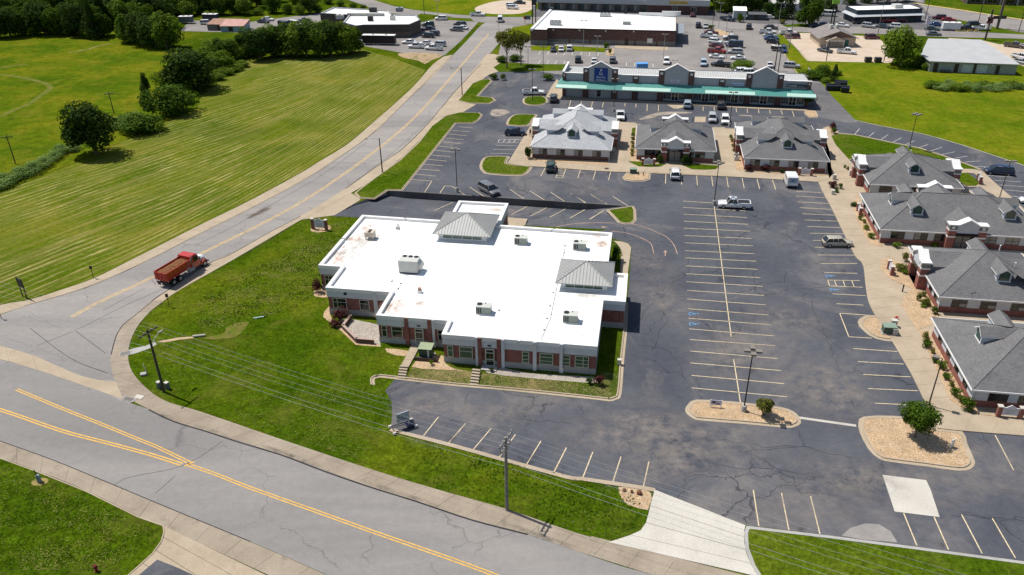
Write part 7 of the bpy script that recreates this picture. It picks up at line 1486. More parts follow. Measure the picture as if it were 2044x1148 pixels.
q = (740, 0, 11.48); LG = 'vehicles on the dark building lot'
for kind, col, r, f, lb in (('suv','white',(1790,462),(1440,460),'white SUV parked alone near the far road by the dark building'),('suv','green',(1500,600),(1125,605),'dark green SUV farthest back beside the dark building'),('sedan','navy',(1510,690),(1150,692),'navy sedan with pale hood beside the dark building'),('suv','charcoal',(1575,825),(1290,805),'charcoal car partly behind the black SUV at the dark building'),('suv','black',(1480,868),(1150,852),'black SUV nearest the walkway of the dark building'),('sedan','white',(1015,1000),(745,1000),'white sedan next to the black box trailer'),('pickup','white',(1250,1110),(862,1098),'white pickup with dark bed in the near row by the dark building'),('sedan','white',(1365,1030),(1165,1022),'white sedan behind the two near white pickups'),('pickup','white',(1668,1160),(1222,1135),'white pickup at the near right end of the dark building lot'),('suv','silver',(1655,1062),(1470,1052),'silver SUV behind the nearest right white pickup')):
    veh(kind, col, q, r, f, lb, LG, detail=False)
for kind, col, r, f, lb in (('suv','black',(888,205),(782,195),'black SUV in the middle of the dark building lot'),('suv','grey',(862,240),(755,235),'grey SUV parked before the black one in the middle of the lot'),('sedan','white',(890,228),(812,220),'white car between the two middle SUVs'),('pickup','white',(922,122),(1020,124),'white pickup driving on the far cross road'),('van','white',(1140,180),(1144,150),'white van driving away up the side road'),('suv','white',(1190,68),(1285,72),'white SUV on the round tan lot, near one'),('suv','white',(1190,52),(1270,56),'white SUV on the round tan lot, far one'),('sedan','black',(1252,28),(1335,32),'black car on the round tan lot')):
    veh(kind, col, z7, r, f, lb, LG, detail=False)
for kind, col, z, r, f, lb in (('suv','white',(380,20,10.25),(205,298),(475,290),'white estate car beside the old barns'),('sedan','white',(380,20,10.25),(1450,215),(1725,222),'white sedan in the yard behind the hedgerow trees'),('sedan','charcoal',(380,20,10.25),(1428,262),(1570,268),'dark car just below the white sedan in the yard'),('van','charcoal',(340,0,3.827),(815,198),(935,215),'dark van with a white roof in the yard behind the hedgerow'),('van','white',(340,0,3.827),(915,195),(995,205),'white box van in the yard beside the dark van'),('pickup','green',(340,0,3.827),(985,178),(1055,172),'dark pickup at the right end of the yard'),('suv','white',(1060,0,11.48),(490,245),(490,165),'white car nose-in at the far shop row'),('sedan','white',(1060,0,5.741),(1018,132),(1020,100),'white car behind the roof edge of the brick store'),('sedan','maroon',(1340,0,5.678),(240,205),(240,165),'maroon car nose-in at the lettered far store'),('sedan','charcoal',(1060,0,5.741),(255,612),(256,560),'dark grey car first in the row before the brick store lawn'),('sedan','white',(1060,0,5.741),(344,610),(350,555),'white sedan second in the row before the brick store lawn'),('suv','white',(1060,0,5.741),(438,606),(442,548),'white SUV third in the row before the brick store lawn'),('suv','black',(1060,0,5.741),(538,740),(540,680),'black SUV just behind the left end of the store row roof'),('sedan','white',(1060,0,5.741),(722,748),(728,690),'white car behind the left gable slope'),('suv','grey',(1060,0,5.741),(935,745),(936,685),'blue-grey SUV right of the left gable peak'),('suv','white',(1060,0,5.741),(1550,690),(1552,768),'white SUV facing the camera left of the middle gable')):
    veh(kind, col, z, r, f, lb, 'vehicles scattered in the background', detail=False)
# mail van
a, b = V((1430,190,6.04),(915,1140),(858,1015)); c = (a[0]+b[0])/2, (a[1]+b[1])/2
A_, B_ = at(*a), at(*b); ang = math.atan2(B_.y-A_.y, B_.x-A_.x)
t = thing('mail_van', 'white boxy mail van with a blue mark on its shaded rear', 'van', (A_+B_)/2, ang); wm_ = paint('white', PC['white'])
m = MB(); m.loft([[(x,-w,.4),(x,-w,z1),(x,-w*.93,z1+.1),(x,w*.93,z1+.1),(x,w,z1),(x,w,.4)] for x, w, z1 in ((-2.25,.98,2.15),(1.0,.98,2.15),(1.15,.95,2.1),(1.45,.93,1.15),(2.2,.88,1.02),(2.3,.8,.85))]); m.build('body', wm_, t)
m = MB(); m.box(-1.9,.9,-.9,.9,2.25,2.32); m.build('roof_panel', wm_, t)
for k in range(4):
    m = MB(); x = -1.7+k*.68
    for s_ in (-1, 1): m.box(x, x+.45, s_*.985-.01, s_*.985+.01, 1.35, 1.9)
    m.build('side_window', CGLASS, t)
m = MB(); m.poly([(1.17,-.85,2.0),(1.17,.85,2.0),(1.47,.85,1.2),(1.47,-.85,1.2)]); m.build('windscreen', CGLASS, t)
m = MB(); m.box(-2.28,-2.25,-.85,.85,1.15,2.1); m.build('rear_door', simple('pale_blue_grey_panel',(.35,.4,.45),.5,.05), t)
m = MB(); m.poly([(-2.29,.35,1.5),(-2.29,.15,1.8),(-2.29,-.1,1.7),(-2.29,-.35,1.85),(-2.29,-.25,1.55),(-2.29,0,1.45)]); m.build('rear_emblem', BLUE, t)
m = MB(); m.box(-2.4,-2.25,-.9,.9,.4,.6); m.build('bumper', TRIM, t)
for x in (-1.5, 1.5):
    for s_ in (-1, 1): o = put('wheel', veh_meshes('van')[1], t, (x, s_*.88, .36)); put('rim', veh_meshes('van')[2], o)
# red dump truck
TR, TF = at(346, 570), at(408, 531); ang = math.atan2(TF.y-TR.y, TF.x-TR.x); cen = (TR+TF)/2
_n = Vector((-math.sin(ang), math.cos(ang), 0)); cen = cen + _n * 0.9
t = thing('dump_truck', 'red dump truck loaded with brown soil driving up the side road', 'dump truck', (cen.x, cen.y, .01), ang)
RD = paint('truck_red', (.46,.028,.014)); RDD = simple('worn_red_steel', (.38,.026,.013), .5, .15, 2); x0, x1 = -4.4, .75
m = MB(); hw, hb = 1.22, 1.0
def panel(a, b, c, d, th, mb): mb.poly([a,b,c,d]); n = (Vector(b)-Vector(a)).cross(Vector(d)-Vector(a)).normalized()*th; mb.poly([tuple(Vector(p)+n) for p in (d,c,b,a)]); P = [a,b,c,d]
for s_ in (-1, 1):
    m.loft([[(x,s_*hb,1.15),(x,s_*hw,1.75),(x,s_*hw,2.55),(x,s_*(hw-.07),2.55),(x,s_*(hw-.07),1.75),(x,s_*(hb-.05),1.2)] for x in (x0,x1)])
m.box(x0,x1,-hb,hb,1.1,1.2); m.box(x1-.07,x1,-hw,hw,1.15,2.9); m.build('dump_bed', RD, t)
m = MB(); m.box(x0-.08,x0,-hw,hw,1.2,2.5); m.build('tailgate', RDD, t)
for k in range(3): m = MB(); m.box(x0-.14,x0-.08,-.85+k*.75,-.75+k*.75,1.25,2.45); m.build('tailgate_rib', RD, t)
for k in range(6):
    m = MB(); x = x0+.5+k*.85
    for s_ in (-1, 1): m.box(x, x+.1, s_*(hw+.03)-.035, s_*(hw+.03)+.035, 1.72, 2.5)
    m.build('bed_rib', RD, t)
m = MB(); m.poly([(x1-.05,-hw,2.88),(x1+1.1,-hw+.05,2.98),(x1+1.1,hw-.05,2.98),(x1-.05,hw,2.88)]); m.poly([(x1-.05,-hw,2.80),(x1-.05,hw,2.80),(x1+1.1,hw-.05,2.9),(x1+1.1,-hw+.05,2.9)]); m.box(x1+1.06,x1+1.12,-hw+.05,hw-.05,2.86,2.99); m.build('cab_guard', RD, t)
g = random.Random(3); m = MB(); NX, NY = 22, 10; SOIL = simple('brown_soil', (.17,.068,.026), .95, .4, 2.5, fine=.35)
zz = [[2.25+.28*math.sin(math.pi*j/NY)*(.5+.5*math.sin(math.pi*min(i/NX*1.15,1)))+g.uniform(-.06,.08) for j in range(NY+1)] for i in range(NX+1)]
gp = lambda i, j: (x0+.05+(x1-x0-.15)*i/NX, -hw+.08+(2*hw-.16)*j/NY, zz[i][j])
for i in range(NX):
    for j in range(NY): m.poly([gp(i,j),gp(i+1,j),gp(i+1,j+1),gp(i,j+1)])
m.build('soil_load', SOIL, t)
m = MB(); m.box(x0+.2,4.0,-.45,.45,.75,1.05); m.build('chassis', TRIM, t)
m = MB(); m.loft([[(x,-w,.75),(x,-w,z1-.2),(x,-w*.85,z1),(x,w*.85,z1),(x,w,z1-.2),(x,w,.75)] for x, w, z1 in ((1.1,1.05,2.75),(2.2,1.05,2.78),(2.35,1.03,2.7))]); m.loft([[(2.35,-1.03,.75),(2.35,-1.03,1.75),(2.35,1.03,1.75),(2.35,1.03,.75)],[(2.75,-1.0,.75),(2.75,-1.0,1.72),(2.75,1.0,1.72),(2.75,1.0,.75)]]); m.build('cab', RD, t)
m = MB(); m.poly([(2.37,-.92,2.62),(2.37,.92,2.62),(2.74,.95,1.76),(2.74,-.95,1.76)]); m.build('windscreen', CGLASS, t)
m = MB()
for s_ in (-1, 1): m.box(1.35,2.25,s_*1.055-.01,s_*1.055+.01,1.75,2.5)
m.build('cab_side_window', CGLASS, t)
m = MB(); m.loft([[(x,-w,.9),(x,-w,z1-.2),(x,-w*.7,z1),(x,w*.7,z1),(x,w,z1-.2),(x,w,.9)] for x, w, z1 in ((2.72,.78,1.78),(3.6,.7,1.68),(4.15,.62,1.55))]); m.build('hood', wm_, t)
m = MB(); m.box(4.15,4.2,-.5,.5,.85,1.45); m.build('grille', STEEL, t); m = MB(); m.box(4.2,4.4,-1.15,1.15,.5,.85); m.build('bumper', STEEL, t)
for s_ in (-1, 1):
    m = MB(); m.loft([[(3.45+.62*math.cos(a),y,.55+.62*math.sin(a)) for a in [math.pi*k/8 for k in range(9)]]+[(3.45+.5*math.cos(a),y,.55+.5*math.sin(a)) for a in [math.pi*k/8 for k in range(8,-1,-1)]] for y in (s_*.72,s_*1.15)]); m.build('fender', RD, t)
    m = MB(); m.box(4.0,4.15,s_*.85-.15,s_*.85+.15,1.0,1.2); m.build('headlight', LAMPW, t)
    m = MB(); m.tube([(2.3,s_*1.05,1.9),(2.35,s_*1.4,2.0)],.03,4); m.box(2.3,2.4,s_*1.4-.12,s_*1.4+.12,1.7,2.3); m.build('mirror', STEEL, t)
    m = MB(); m.tube([(-.5,s_*(hw+.05),1.35),(.9,s_*(hw+.05),2.95)],.035,5); m.build('tarp_arm', STEEL, t)
m = MB(); m.cyl((.0,-1.0,.75),(1.1,-1.0,.75),.28,.28,12); m.build('fuel_tank', STEEL, t); m = MB(); m.cyl((1.02,-.95,.9),(1.02,-.95,3.1),.08,.08,8); m.build('exhaust_stack', STEEL, t)
m = MB(); m.box(x0-.1,x0+.0,-1.1,1.1,.75,.95); m.build('rear_bumper', TRIM, t)
tw = MB(); tw.cyl((0,-.3,0),(0,.3,0),.52,.52,16); twm = tw.mesh('wheel',[TYRE]); tr_ = MB(); tr_.cyl((0,-.315,0),(0,.315,0),.28,.28,10); trm = tr_.mesh('rim',[RIM])
for x in (-3.3,-1.95,3.45):
    for s_ in (-1,1): o = put('wheel', twm, t, (x, s_*.86, .52)); put('rim', trm, o)
m = MB()
for s_ in (-1,1): m.box(x0+.1,x0+.13,s_*.86-.3,s_*.86+.3,.25,.9)
m.build('mud_flap', TRIM, t)
# trailers
def trailer(label, rear, front, wall, h=2.3, name='box_trailer', stripes=True, axles=3, w=2.3):
    A, B = at(*rear), at(*front); L = (B-A).length; c = (A+B)/2; t = thing(name, label, 'trailer', (c.x, c.y, 0), math.atan2(B.y-A.y, B.x-A.x)); h2 = L/2
    m = MB(); m.box(-h2,h2,-w/2,w/2,.6,.6+h); m.build('box', wall, t); m = MB(); m.box(-h2-.03,h2+.03,-w/2-.03,w/2+.03,.6+h,.68+h); m.build('roof', WHITE, t)
    m = MB(); m.box(-h2-.02,h2+.02,-w/2-.02,w/2+.02,.5,.62); m.build('frame', STEEL, t); m = MB(); m.tube([(h2,.6,.55),(h2+1.2,0,.55)],.05,4); m.tube([(h2,-.6,.55),(h2+1.2,0,.55)],.05,4); m.build('hitch', TRIM, t)
    for k in range(2): m = MB(); m.box(-h2*.4+k*h2*.8,-h2*.4+k*h2*.8+.5,-.3,.3,.68+h,.9+h); m.build('roof_vent', STEEL, t)
    for k in range(axles):
        for s_ in (-1,1): o = put('wheel', veh_meshes('suv')[1], t, ((k-axles/2)*.85-.2, s_*(w/2+.02), .36)); put('rim', veh_meshes('suv')[2], o)
    return t
trailer('long black box trailer with a white roof beside the dark building', (726, 88.5), (790, 89.5), simple('black_trailer_side', (.022,.014,.02), .5, .2), 2.5)
trailer('white enclosed cargo trailer on the restaurant lot', (1879, 60), (1914, 61), simple('white_trailer_side', (.6,.61,.62), .5, .05), 2.0, axles=2)
trailer('dark box trailer with a white top behind the old barns', (408, 43), (436, 43.5), simple('navy_trailer_side', (.03,.035,.05), .6, .1), 2.2, axles=1)
trailer('grey box trailer at the edge of the woods', (360, 47), (386, 46.5), simple('grey_trailer_side', (.13,.145,.16), .6, .1), 2.0, axles=1)
trailer('small dark stock trailer hitched behind the blue SUV', V((1400,0,7.86),(1100,790),(0,0))[0], V((1400,0,7.86),(1235,810),(0,0))[0], simple('dark_brown_slats', (.05,.035,.03), .8, .3), 1.0, axles=1, w=1.6)
# ------------------------------------------------------------------ lamps, poles, signs, small things
BRZ = simple('bronze_pole_paint', (.045,.036,.03), .5, .1); POLEG = simple('weathered_grey_wood', (.20,.185,.165), .95, .25, 3); POLEB = simple('dark_creosote_wood', (.055,.045,.038), .95, .25, 3); LAMPG = simple('tan_grey_lamp_head', (.2,.18,.15), .5, .08)
def parking_lamp(px, H, heads, label, base=True, mat=BRZ, arm=.6, hm=None, rz=0, group='parking lot lamp posts', hs=.28):
    p = at(*px, .1 if base else 0); t = thing('lamp_post', label, 'lamp post', p, -GA + rz, group)
    if base: m = MB(); m.cyl((0,0,-.1),(0,0,.75),.33,.3,12); m.build('concrete_base', CONC_GREY, t)
    m = MB(); m.cyl((0,0,.0),(0,0,H),.085,.06,8); m.build('pole', mat, t)
    for k in range(heads):
        a = 2*math.pi*k/heads ; d = Vector((math.cos(a), math.sin(a), 0)); q = Vector((-d.y, d.x, 0))
        h = MB(); c = d*arm; h.prism([tuple((c+d*.38+q*hs).to_2d()), tuple((c+d*.38-q*hs).to_2d()), tuple((c-d*.3-q*hs).to_2d()), tuple((c-d*.3+q*hs).to_2d())], H-.02, H+.2, bottom=True); ho = h.build('lamp_head', hm or LAMPG, t)
        r = MB(); r.tube([(0,0,H+.05), tuple(c-d*.2+Vector((0,0,H+.08)))],.05,5); r.build('arm', mat, t)
        g = MB(); b_ = [c+d*.33+q*hs*.85, c+d*.33-q*hs*.85, c-d*.25-q*hs*.85, c-d*.25+q*hs*.85]; g.poly([(v.x,v.y,H-.026) for v in b_][::-1]); g.build('lens', simple('lamp_lens',(.5,.5,.48),.2,.05), ho)
    return t
parking_lamp((1484.3,820), 8.2, 4, 'four-headed bronze lamp post on the long gravel island', mat=DARK)
parking_lamp((912.7,382), 8.2, 2, 'twin-headed lamp post above the retaining wall', mat=DARK)
parking_lamp((1425.3,408), 7.9, 4, 'four-headed lamp post beside the white extended-cab pickup', mat=DARK)
parking_lamp((1814.5,296), 7.3, 4, 'four-headed lamp post on the lawn strip by the right-hand drive')
parking_lamp((1853,811), 6.6, 1, 'single-headed brown lamp post on the sidewalk behind the round tree', False, rz=math.pi*.9)
parking_lamp((1995,395), 7.0, 2, 'lamp post at the far right drive near the dark minivan', False)
parking_lamp((1225,222), 7.8, 2, 'lamp post behind the white pickup near the palest cottage')
parking_lamp((1456,252), 7.8, 2, 'lamp post beside the white SUV behind the cottages')
parking_lamp((1607,206), 6.6, 1, 'thin lamp post at the right end of the green awning', False, rz=math.pi)
parking_lamp((1063,202), 8.0, 2, 'lamp post on the small grass island beside the white crew pickup', False)
parking_lamp((1084,148), 7.6, 2, 'lamp post by the long clipped hedge', False)
parking_lamp((1191,122), 7.2, 2, 'lamp post rising behind the left gable', False, STEEL); parking_lamp((1324,118), 7.2, 2, 'lamp post rising left of the middle gable', False, STEEL); parking_lamp((1164,97), 8.5, 2, 'lamp post standing against the brick store front', False, STEEL)
parking_lamp((1450,118), 8, 2, 'lamp post at the end of the double row of cars', False, STEEL); parking_lamp((1567,132), 8, 2, 'lamp post by the near corner of the grass strip', False, STEEL)
for px, H, lb in (((1434,57),8.5,'left lamp post of the pair at the shrubs of the far lot'),((1422,54),8.5,'plain pole beside the shrubs of the far lot'),((1552,61),9,'lamp post at the upper end of the grass strip'),((1449,70),7,'thin post at the head of the double row'),((1054,128),5.0,'short lamp post at the pine trees'),((875,45),7.5,'lamp post on the verge in front of the dark building'),((996,80),6.0,'lamp post at the top of the side road')): parking_lamp(px, H, 2 if 'lamp' in lb else 1, lb, False, STEEL if 'plain' not in lb else POLEB)
for px, H, lb in (((763.5,345),7.3,'dark roadside pole on the verge left of the parking stalls'),((922.6,190),7.2,'dark roadside pole at the narrow grass island by the side road')):
    p = at(*px); t = thing('street_lamp', lb, 'street lamp', p, 0, 'street lamps along the side road'); m = MB(); m.cyl((0,0,0),(0,0,H),.13,.09,8); m.build('pole', POLEB, t)
    m = MB(); m.tube([(0,0,H-.3),(-1.2,-.3,H),(-2.3,-.6,H+.05)],.035,5); m.build('arm', STEEL, t); m = MB(); m.box(-2.75,-2.25,-.75,-.5,H-.02,H+.12); m.build('lamp_head', LAMPG, t)
# utility poles and wires
def utility_pole(px, H, label, mat, arms, r=.16, rz=0, transformer=False):
    p = at(*px); t = thing('utility_pole', label, 'utility pole', p, rz); m = MB(); m.cyl((0,0,-.2),(0,0,H),r,r*.72,10); m.build('pole', mat, t)
    for z, L in arms:
        m = MB(); m.box(-L/2,L/2,-.06,.06,z-.07,z+.07); ao = m.build('crossarm', POLEG if mat is POLEG else POLEB, t)
        for k in (-.46,-.2,.2,.46): m = MB(); m.cyl((k*L,0,z+.07),(k*L,0,z+.27),.045,.06,6); m.build('insulator', STEEL, ao)
    if transformer: m = MB(); m.cyl((.35,0,H-2.2),(.35,0,H-1.3),.24,.24,10); m.build('transformer', STEEL, t)
    return t, p
UA = math.atan2(_rb.y-_ra.y, _rb.x-_ra.x)
t1, P1_ = utility_pole((327.5,782), 8.9, 'dark wooden utility pole on the corner lawn with a curved street light arm', POLEB, [(8.5,2.6)], .17, UA + math.pi/2)
m = MB(); m.tube([(0,.1,6.4),(.9,.4,7.0),(2.0,.8,7.15)],.035,5); m.build('lamp_arm', STEEL, t1); m = MB(); m.box(1.95,2.6,.65,.95,7.05,7.2); m.build('lamp_head', LAMPG, t1)
t2, P2_ = utility_pole((1012,1018), 9.2, 'pale grey utility pole on the road verge before the parking lot', POLEG, [(8.9,2.7),(8.0,1.9)], .18, UA + math.pi/2)
m = MB(); m.tube([(-1.2,0,8.9),(-1.2,-.1,7.7),(-.6,0,7.2)],.02,4); m.tube([(.9,0,8.9),(1.1,0,7.9),(.3,0,7.4)],.02,4); m.build('jumper_cable', DARK, t2)
m = MB(); m.cyl((-1.15,0,8.2),(-1.15,0,8.75),.05,.05,6); m.cyl((-.75,0,8.2),(-.75,0,8.75),.05,.05,6); m.build('cutout_fuse', STEEL, t2)
WIRE = simple('pale_aluminium_wire', (.42,.44,.44), .5, .05)
P0_ = P1_ + (P1_-P2_)*1.05; P3_ = P2_ + (P2_-P1_)*1.1; nrm = Vector((math.cos(UA+math.pi/2), math.sin(UA+math.pi/2), 0))
for off, hz, lb in ((-1.2,8.8,'first'),(-.5,8.8,''),(.5,8.8,''),(1.2,8.8,''),(0,6.3,''),(.1,5.5,'')):
    m = MB()
    for A, B in ((P0_,P1_),(P1_,P2_),(P2_,P3_)):
        pts = [A.lerp(B, k/14) + nrm*off + Vector((0,0,hz - 4*.55*(k/14)*(1-k/14))) for k in range(15)]; m.tube(pts, .008 if hz > 7 else .011, 4)
    o = m.build('power_line', WIRE); tag(o, 'thin power line strung between the two roadside utility poles above the lawn' if hz > 7 else ('upper thicker cable below the crossarms between the roadside poles' if hz > 6 else 'lowest thicker cable between the roadside poles'), 'power line', 'power lines along the road')
for px, H, mt, lb in (((31,327),6.2,POLEB,'dark crossarm pole standing in the meadow at the left edge'),((228,228),5.5,POLEB,'crossarm pole just behind the lone dark tree'),((485,112),6.0,POLEG,'grey pole among the hedgerow trees'),((369,146),6.0,POLEG,'grey pole at the bend of the hedgerow'),((847,29),10.5,POLEB,'tall dark pole on the verge behind the dark building'),((660,14),9,POLEB,'dark pole in the scrub at the top by the curving road')): utility_pole(px, H, lb, mt, [(H-.4, 2.2)] if 'cross' in lb else [(H-.3,1.0)], .12, .3)
utility_pole((1546,141), 7.6, 'left pole of the double utility pole by the field corner', POLEB, [(7.4,3.4)], .17, -.1, True); utility_pole((1552.5,148), 8.2, 'right pale pole of the double utility pole by the field corner', POLEG, [(7.6,3.2)], .17, -.1, True)
for px, H, lb in (((1752,69),11,'tall leaning-looking grey lamp pole beside the maroon car on the gravel'),((1582,51),9,'dark pole left of the large far tree'),((1764,123),5.5,'thin pole between the dark sedan and white pickup at the tan house'),((1847,38),7,'thin dark pole at the right end of the restaurant'),((1952,47),11,'tall thin pole beside the highway'),((2033,64),8,'pole at the right edge beyond the far road'),((1649,122),6.5,'thin pole in front of the tan house porch'),((1575,99),7,'brown pole on the grass strip beside the gravel lot')):
    p = at(*px); t = thing('lamp_post', lb, 'pole', p, .2); m = MB(); m.cyl((0,0,0),(0,0,H),.13,.09,7); m.build('pole', POLEG if 'grey' in lb or 'brown' in lb else POLEB, t); m = MB(); m.box(-.6,.6,-.15,.15,H,H+.12); m.build('lamp_head', LAMPG, t)
# pylon signs
def pylon(px, posts, H, boards, label, rz=0, name='pylon_sign'):
    t = thing(name, label, 'sign', at(*px), rz)
    for x, r, mt in posts: m = MB(); m.cyl((x,0,0),(x,0,H),r,r,8); m.build('post', mt, t)
    for x0,x1,z0,z1,mt in boards: m = MB(); m.box(x0,x1,-.2,.2,z0,z1); m.build('board', mt, t)
    return t
pylon((1066,47.5), [(-.6,.2,DARKB),(.6,.2,DARKB)], 11, [(-.9,.9,6.5,11,simple('dark_sign_face',(.03,.03,.035),.5,.1)),(-.4,.4,4.8,6.3,WHITE)], 'tall twin-post sign at the left corner of the brick store')
pylon((1661,49), [(-.5,.22,DARK),(.5,.22,DARK)], 7.5, [(-1.2,1.2,7,9.8,simple('lime_sign_face',(.3,.55,.06),.5,.1)),(1.25,2.2,6.8,8.6,WHITE)], 'lime green and white sign on dark posts left of the restaurant')
pylon((1990,57), [(0,.45,simple('brown_sign_post',(.12,.10,.085),.8,.1))], 17, [(-2.2,2.2,3.2,4.2,DARKB)], 'massive brown sign post with a low cross board beside the highway')
pylon((1966,80), [(0,.3,DARKB)], 9.5, [(-.9,.9,5.2,7.2,simple('maroon_sign_face',(.12,.02,.03),.5,.1)),(-1.0,.3,7.2,7.9,WHITE),(-1.0,.3,6.0,6.6,WHITE),(-.9,.9,3.6,4.8,WHITE)], 'maroon and white tiered sign above the far road by the workshop')
pylon((1848,62), [(0,.15,STEEL)], 5, [(-.6,.6,2.2,5,simple('lilac_banner',(.62,.52,.6),.6,.1))], 'pale pink upright banner sign right of the big green tree')
pylon((1047,48), [(0,.05,STEEL)], 2.6, [(-.4,.4,1.9,2.6,simple('stop_red',(.3,.02,.02),.5,.05))], 'small red stop sign at the top of the side road', name='stop_sign')
pylon((1053,47.5), [(-.7,.06,STEEL),(.7,.06,STEEL)], 2.8, [(-1.1,1.1,1.5,2.9,simple('blue_grey_sign',(.12,.16,.2),.5,.1))], 'blue-grey two-post sign beside the stop sign', name='roadside_sign')
# small brick signs
def brick_sign(px, ang, label, w=1.15, h=1.35, dark=False, marks=True):
    t = thing('brick_sign', label, 'sign', at(*px, .12), ang, 'small brick name signs')
    for s_ in (-1,1):
        m = MB(); m.box(s_*w-.22,s_*w+.22,-.22,.22,-.1,h); m.build('pier', BRICK, t); m = MB(); m.box(s_*w-.28,s_*w+.28,-.28,.28,h,h+.12); m.build('pier_cap', CONC_NEW, t)
    m = MB(); m.box(-w+.25,w-.25,-.05,.05,.25,h-.1); m.loft([[(-.55,y,h-.1),(.55,y,h-.1),(0,y,h+.28)] for y in (-.05,.05)]); m.build('board', simple('pale_sign_board',(.55,.56,.6),.6,.05), t)
    if marks:
        m = MB()
        for k, (z, wd) in enumerate(((.95,.6),(.78,.45),(.6,.55),(.45,.4))): m.box(-wd,wd,-.058,-.05,z,z+.05)
        m.build('sign_lettering', simple('grey_sign_lettering',(.2,.21,.24),.6,.05), t)
    return t
brick_sign((638.5,457), -.25, 'brick-piered name sign with teal crest on the gravel oval by the side road', 1.25, 1.75)
brick_sign((1294,330), -GA, 'brick name sign on the small lawn left of the pyramid cottage entrance'); brick_sign((1607,350), -GA, 'brick name sign at the right front of the long back-row cottage'); brick_sign((2013,832), -GA, 'brick name sign before the nearest cottage windows')
brick_sign((1714,425), R(80), 'brick name sign seen edge-on beside the spreading juniper', 1.0, 1.3); brick_sign((1776,543), R(80), 'brick name sign seen edge-on on the rounded gravel bed', 1.0, 1.4); brick_sign((1953,364), R(75), 'brick name sign seen edge-on on the small lawn at the far right drive', 1.0, 1.4, marks=False)
def post_sign(px, w, h, z0, mt, label, ang=-GA, name='lawn_sign', marks=True):
    t = thing(name, label, 'sign', at(*px, .1), ang)
    for s_ in (-1,1): m = MB(); m.box(s_*w-.05,s_*w+.05,-.05,.05,-.1,z0+h); m.build('post', WHITE, t)
    m = MB(); m.box(-w+.06,w-.06,-.03,.03,z0,z0+h-.05); m.build('board', mt, t)
    if marks:
        m = MB(); m.box(-w*.7,-w*.1,-.04,-.031,z0+h*.35,z0+h*.75); m.box(w*.05,w*.7,-.04,-.031,z0+h*.15,z0+h*.35); m.build('sign_lettering', simple('dark_violet_paint',(.05,.03,.09),.5), t)
    return t
post_sign((1428,813), .62, .7, .35, simple('lilac_board',(.45,.45,.55),.6,.1), 'low white-posted sign at the left end of the long gravel island')
post_sign((1899,893), .22, .9, .2, WHITE, 'small white real estate sign on the large gravel island', R(30), marks=False)
t = thing('portable_sign', 'grey message board on a wheeled trailer frame at the lot corner by the lawn', 'sign', at(806,853), -GA+R(38))
m = MB(); m.box(-.75,.75,-.05,.05,.9,2.1); m.build('board', simple('blue_grey_board',(.34,.38,.44),.5,.1), t); m = MB()
for k in range(3): m.box(-.6,.4-.2*k,-.065,-.05,1.2+k*.28,1.28+k*.28)
m.build('sign_lettering', DARK, t)
for x in (-.7,.7): m = MB(); m.box(x-.05,x+.05,-.06,.06,.2,2.15); m.build('post', STEEL, t)
m = MB(); m.box(-1.3,1.3,-.62,-.54,.15,.25); m.box(-1.3,1.3,.54,.62,.15,.25); m.box(-1.3,-1.22,-.62,.62,.16,.26); m.box(1.22,1.3,-.62,.62,.16,.26); m.build('frame', DARK, t)
m = MB()
for x in (-1.3,1.3):
    for y in (-.7,.7): m.box(x-.25,x+.1,y-.12,y+.12,0,.3)
m.build('foot_block', CONC_NEW, t); m = MB(); m.box(.3,1.2,-.5,.5,.18,.24); m.build('solar_panel', simple('navy_solar_panel',(.01,.012,.03),.2,.1), t)
# big dark sign at the junction, seen edge-on; delineators
t = thing('roadside_sign', 'dark double-post sign seen from behind at the left end of the hay field', 'sign', at(50,594), R(-38))
for x in (-.7,.7): m = MB(); m.box(x-.07,x+.07,-.07,.07,0,3.3); m.build('post', DARKB, t)
m = MB(); m.box(-1.0,1.0,-.05,.05,1.8,3.2); m.build('board', simple('dark_sign_back',(.05,.045,.04),.7,.2), t)
for px, lb in (((187,555),'thin dark signpost at the edge of the hay field'),((338,612),'small dark signpost on the lawn corner near the dump truck'),((3,636),'signpost cut by the left edge at the junction')):
    t = thing('road_signpost', lb, 'sign', at(*px), .4); m = MB(); m.cyl((0,0,0),(0,0,2.1),.05,.05,6); m.build('post', DARK, t); m = MB(); m.box(-.2,.2,-.03,.03,1.55,2.1); m.build('plate', DARKB, t)
for px, lb in (((288.5,748),'low concrete box with a leaning white marker post on the corner lawn'),):
    t = thing('marker_post', lb, 'marker', at(*px), .3); m = MB(); m.box(-.45,.25,-.3,.3,0,.25); m.build('box', CONC_GREY, t); m = MB(); m.cyl((.3,0,0),(.15,.1,1.5),.05,.05,6); m.build('post', WHITE, t)
for px, lb in (((319,775),'left green utility pedestal at the foot of the corner pole'),((335,776),'right green utility pedestal at the foot of the corner pole')):
    t = thing('utility_pedestal', lb, 'utility box', at(*px), UA); m = MB(); m.box(-.22,.22,-.2,.2,0,.85); m.build('cabinet', simple('grey_green_pedestal',(.10,.14,.12),.6,.1), t); m = MB(); m.box(-.24,.24,-.22,.22,.85,.98); m.build('cap', CONC_NEW, t)
t = thing('utility_pedestal', 'grey pole-like utility marker with a dirt ring on the lower left lawn', 'utility box', at(80,963), .2); m = MB(); m.box(-.16,.16,-.16,.16,0,1.0); m.build('cabinet', simple('blue_grey_cabinet',(.2,.24,.27),.6,.1), t); m = MB(); m.cyl((-.1,0,1.0),(-.12,0,1.7),.05,.05,6); m.build('marker', DARKB, t)
sheet('bare_ground', [at(80,963)+Vector((.85*math.cos(a*.4),.6*math.sin(a*.4),0)) for a in range(16)], .085, simple('straw_dirt',(.24,.19,.06),.9,.3,3))
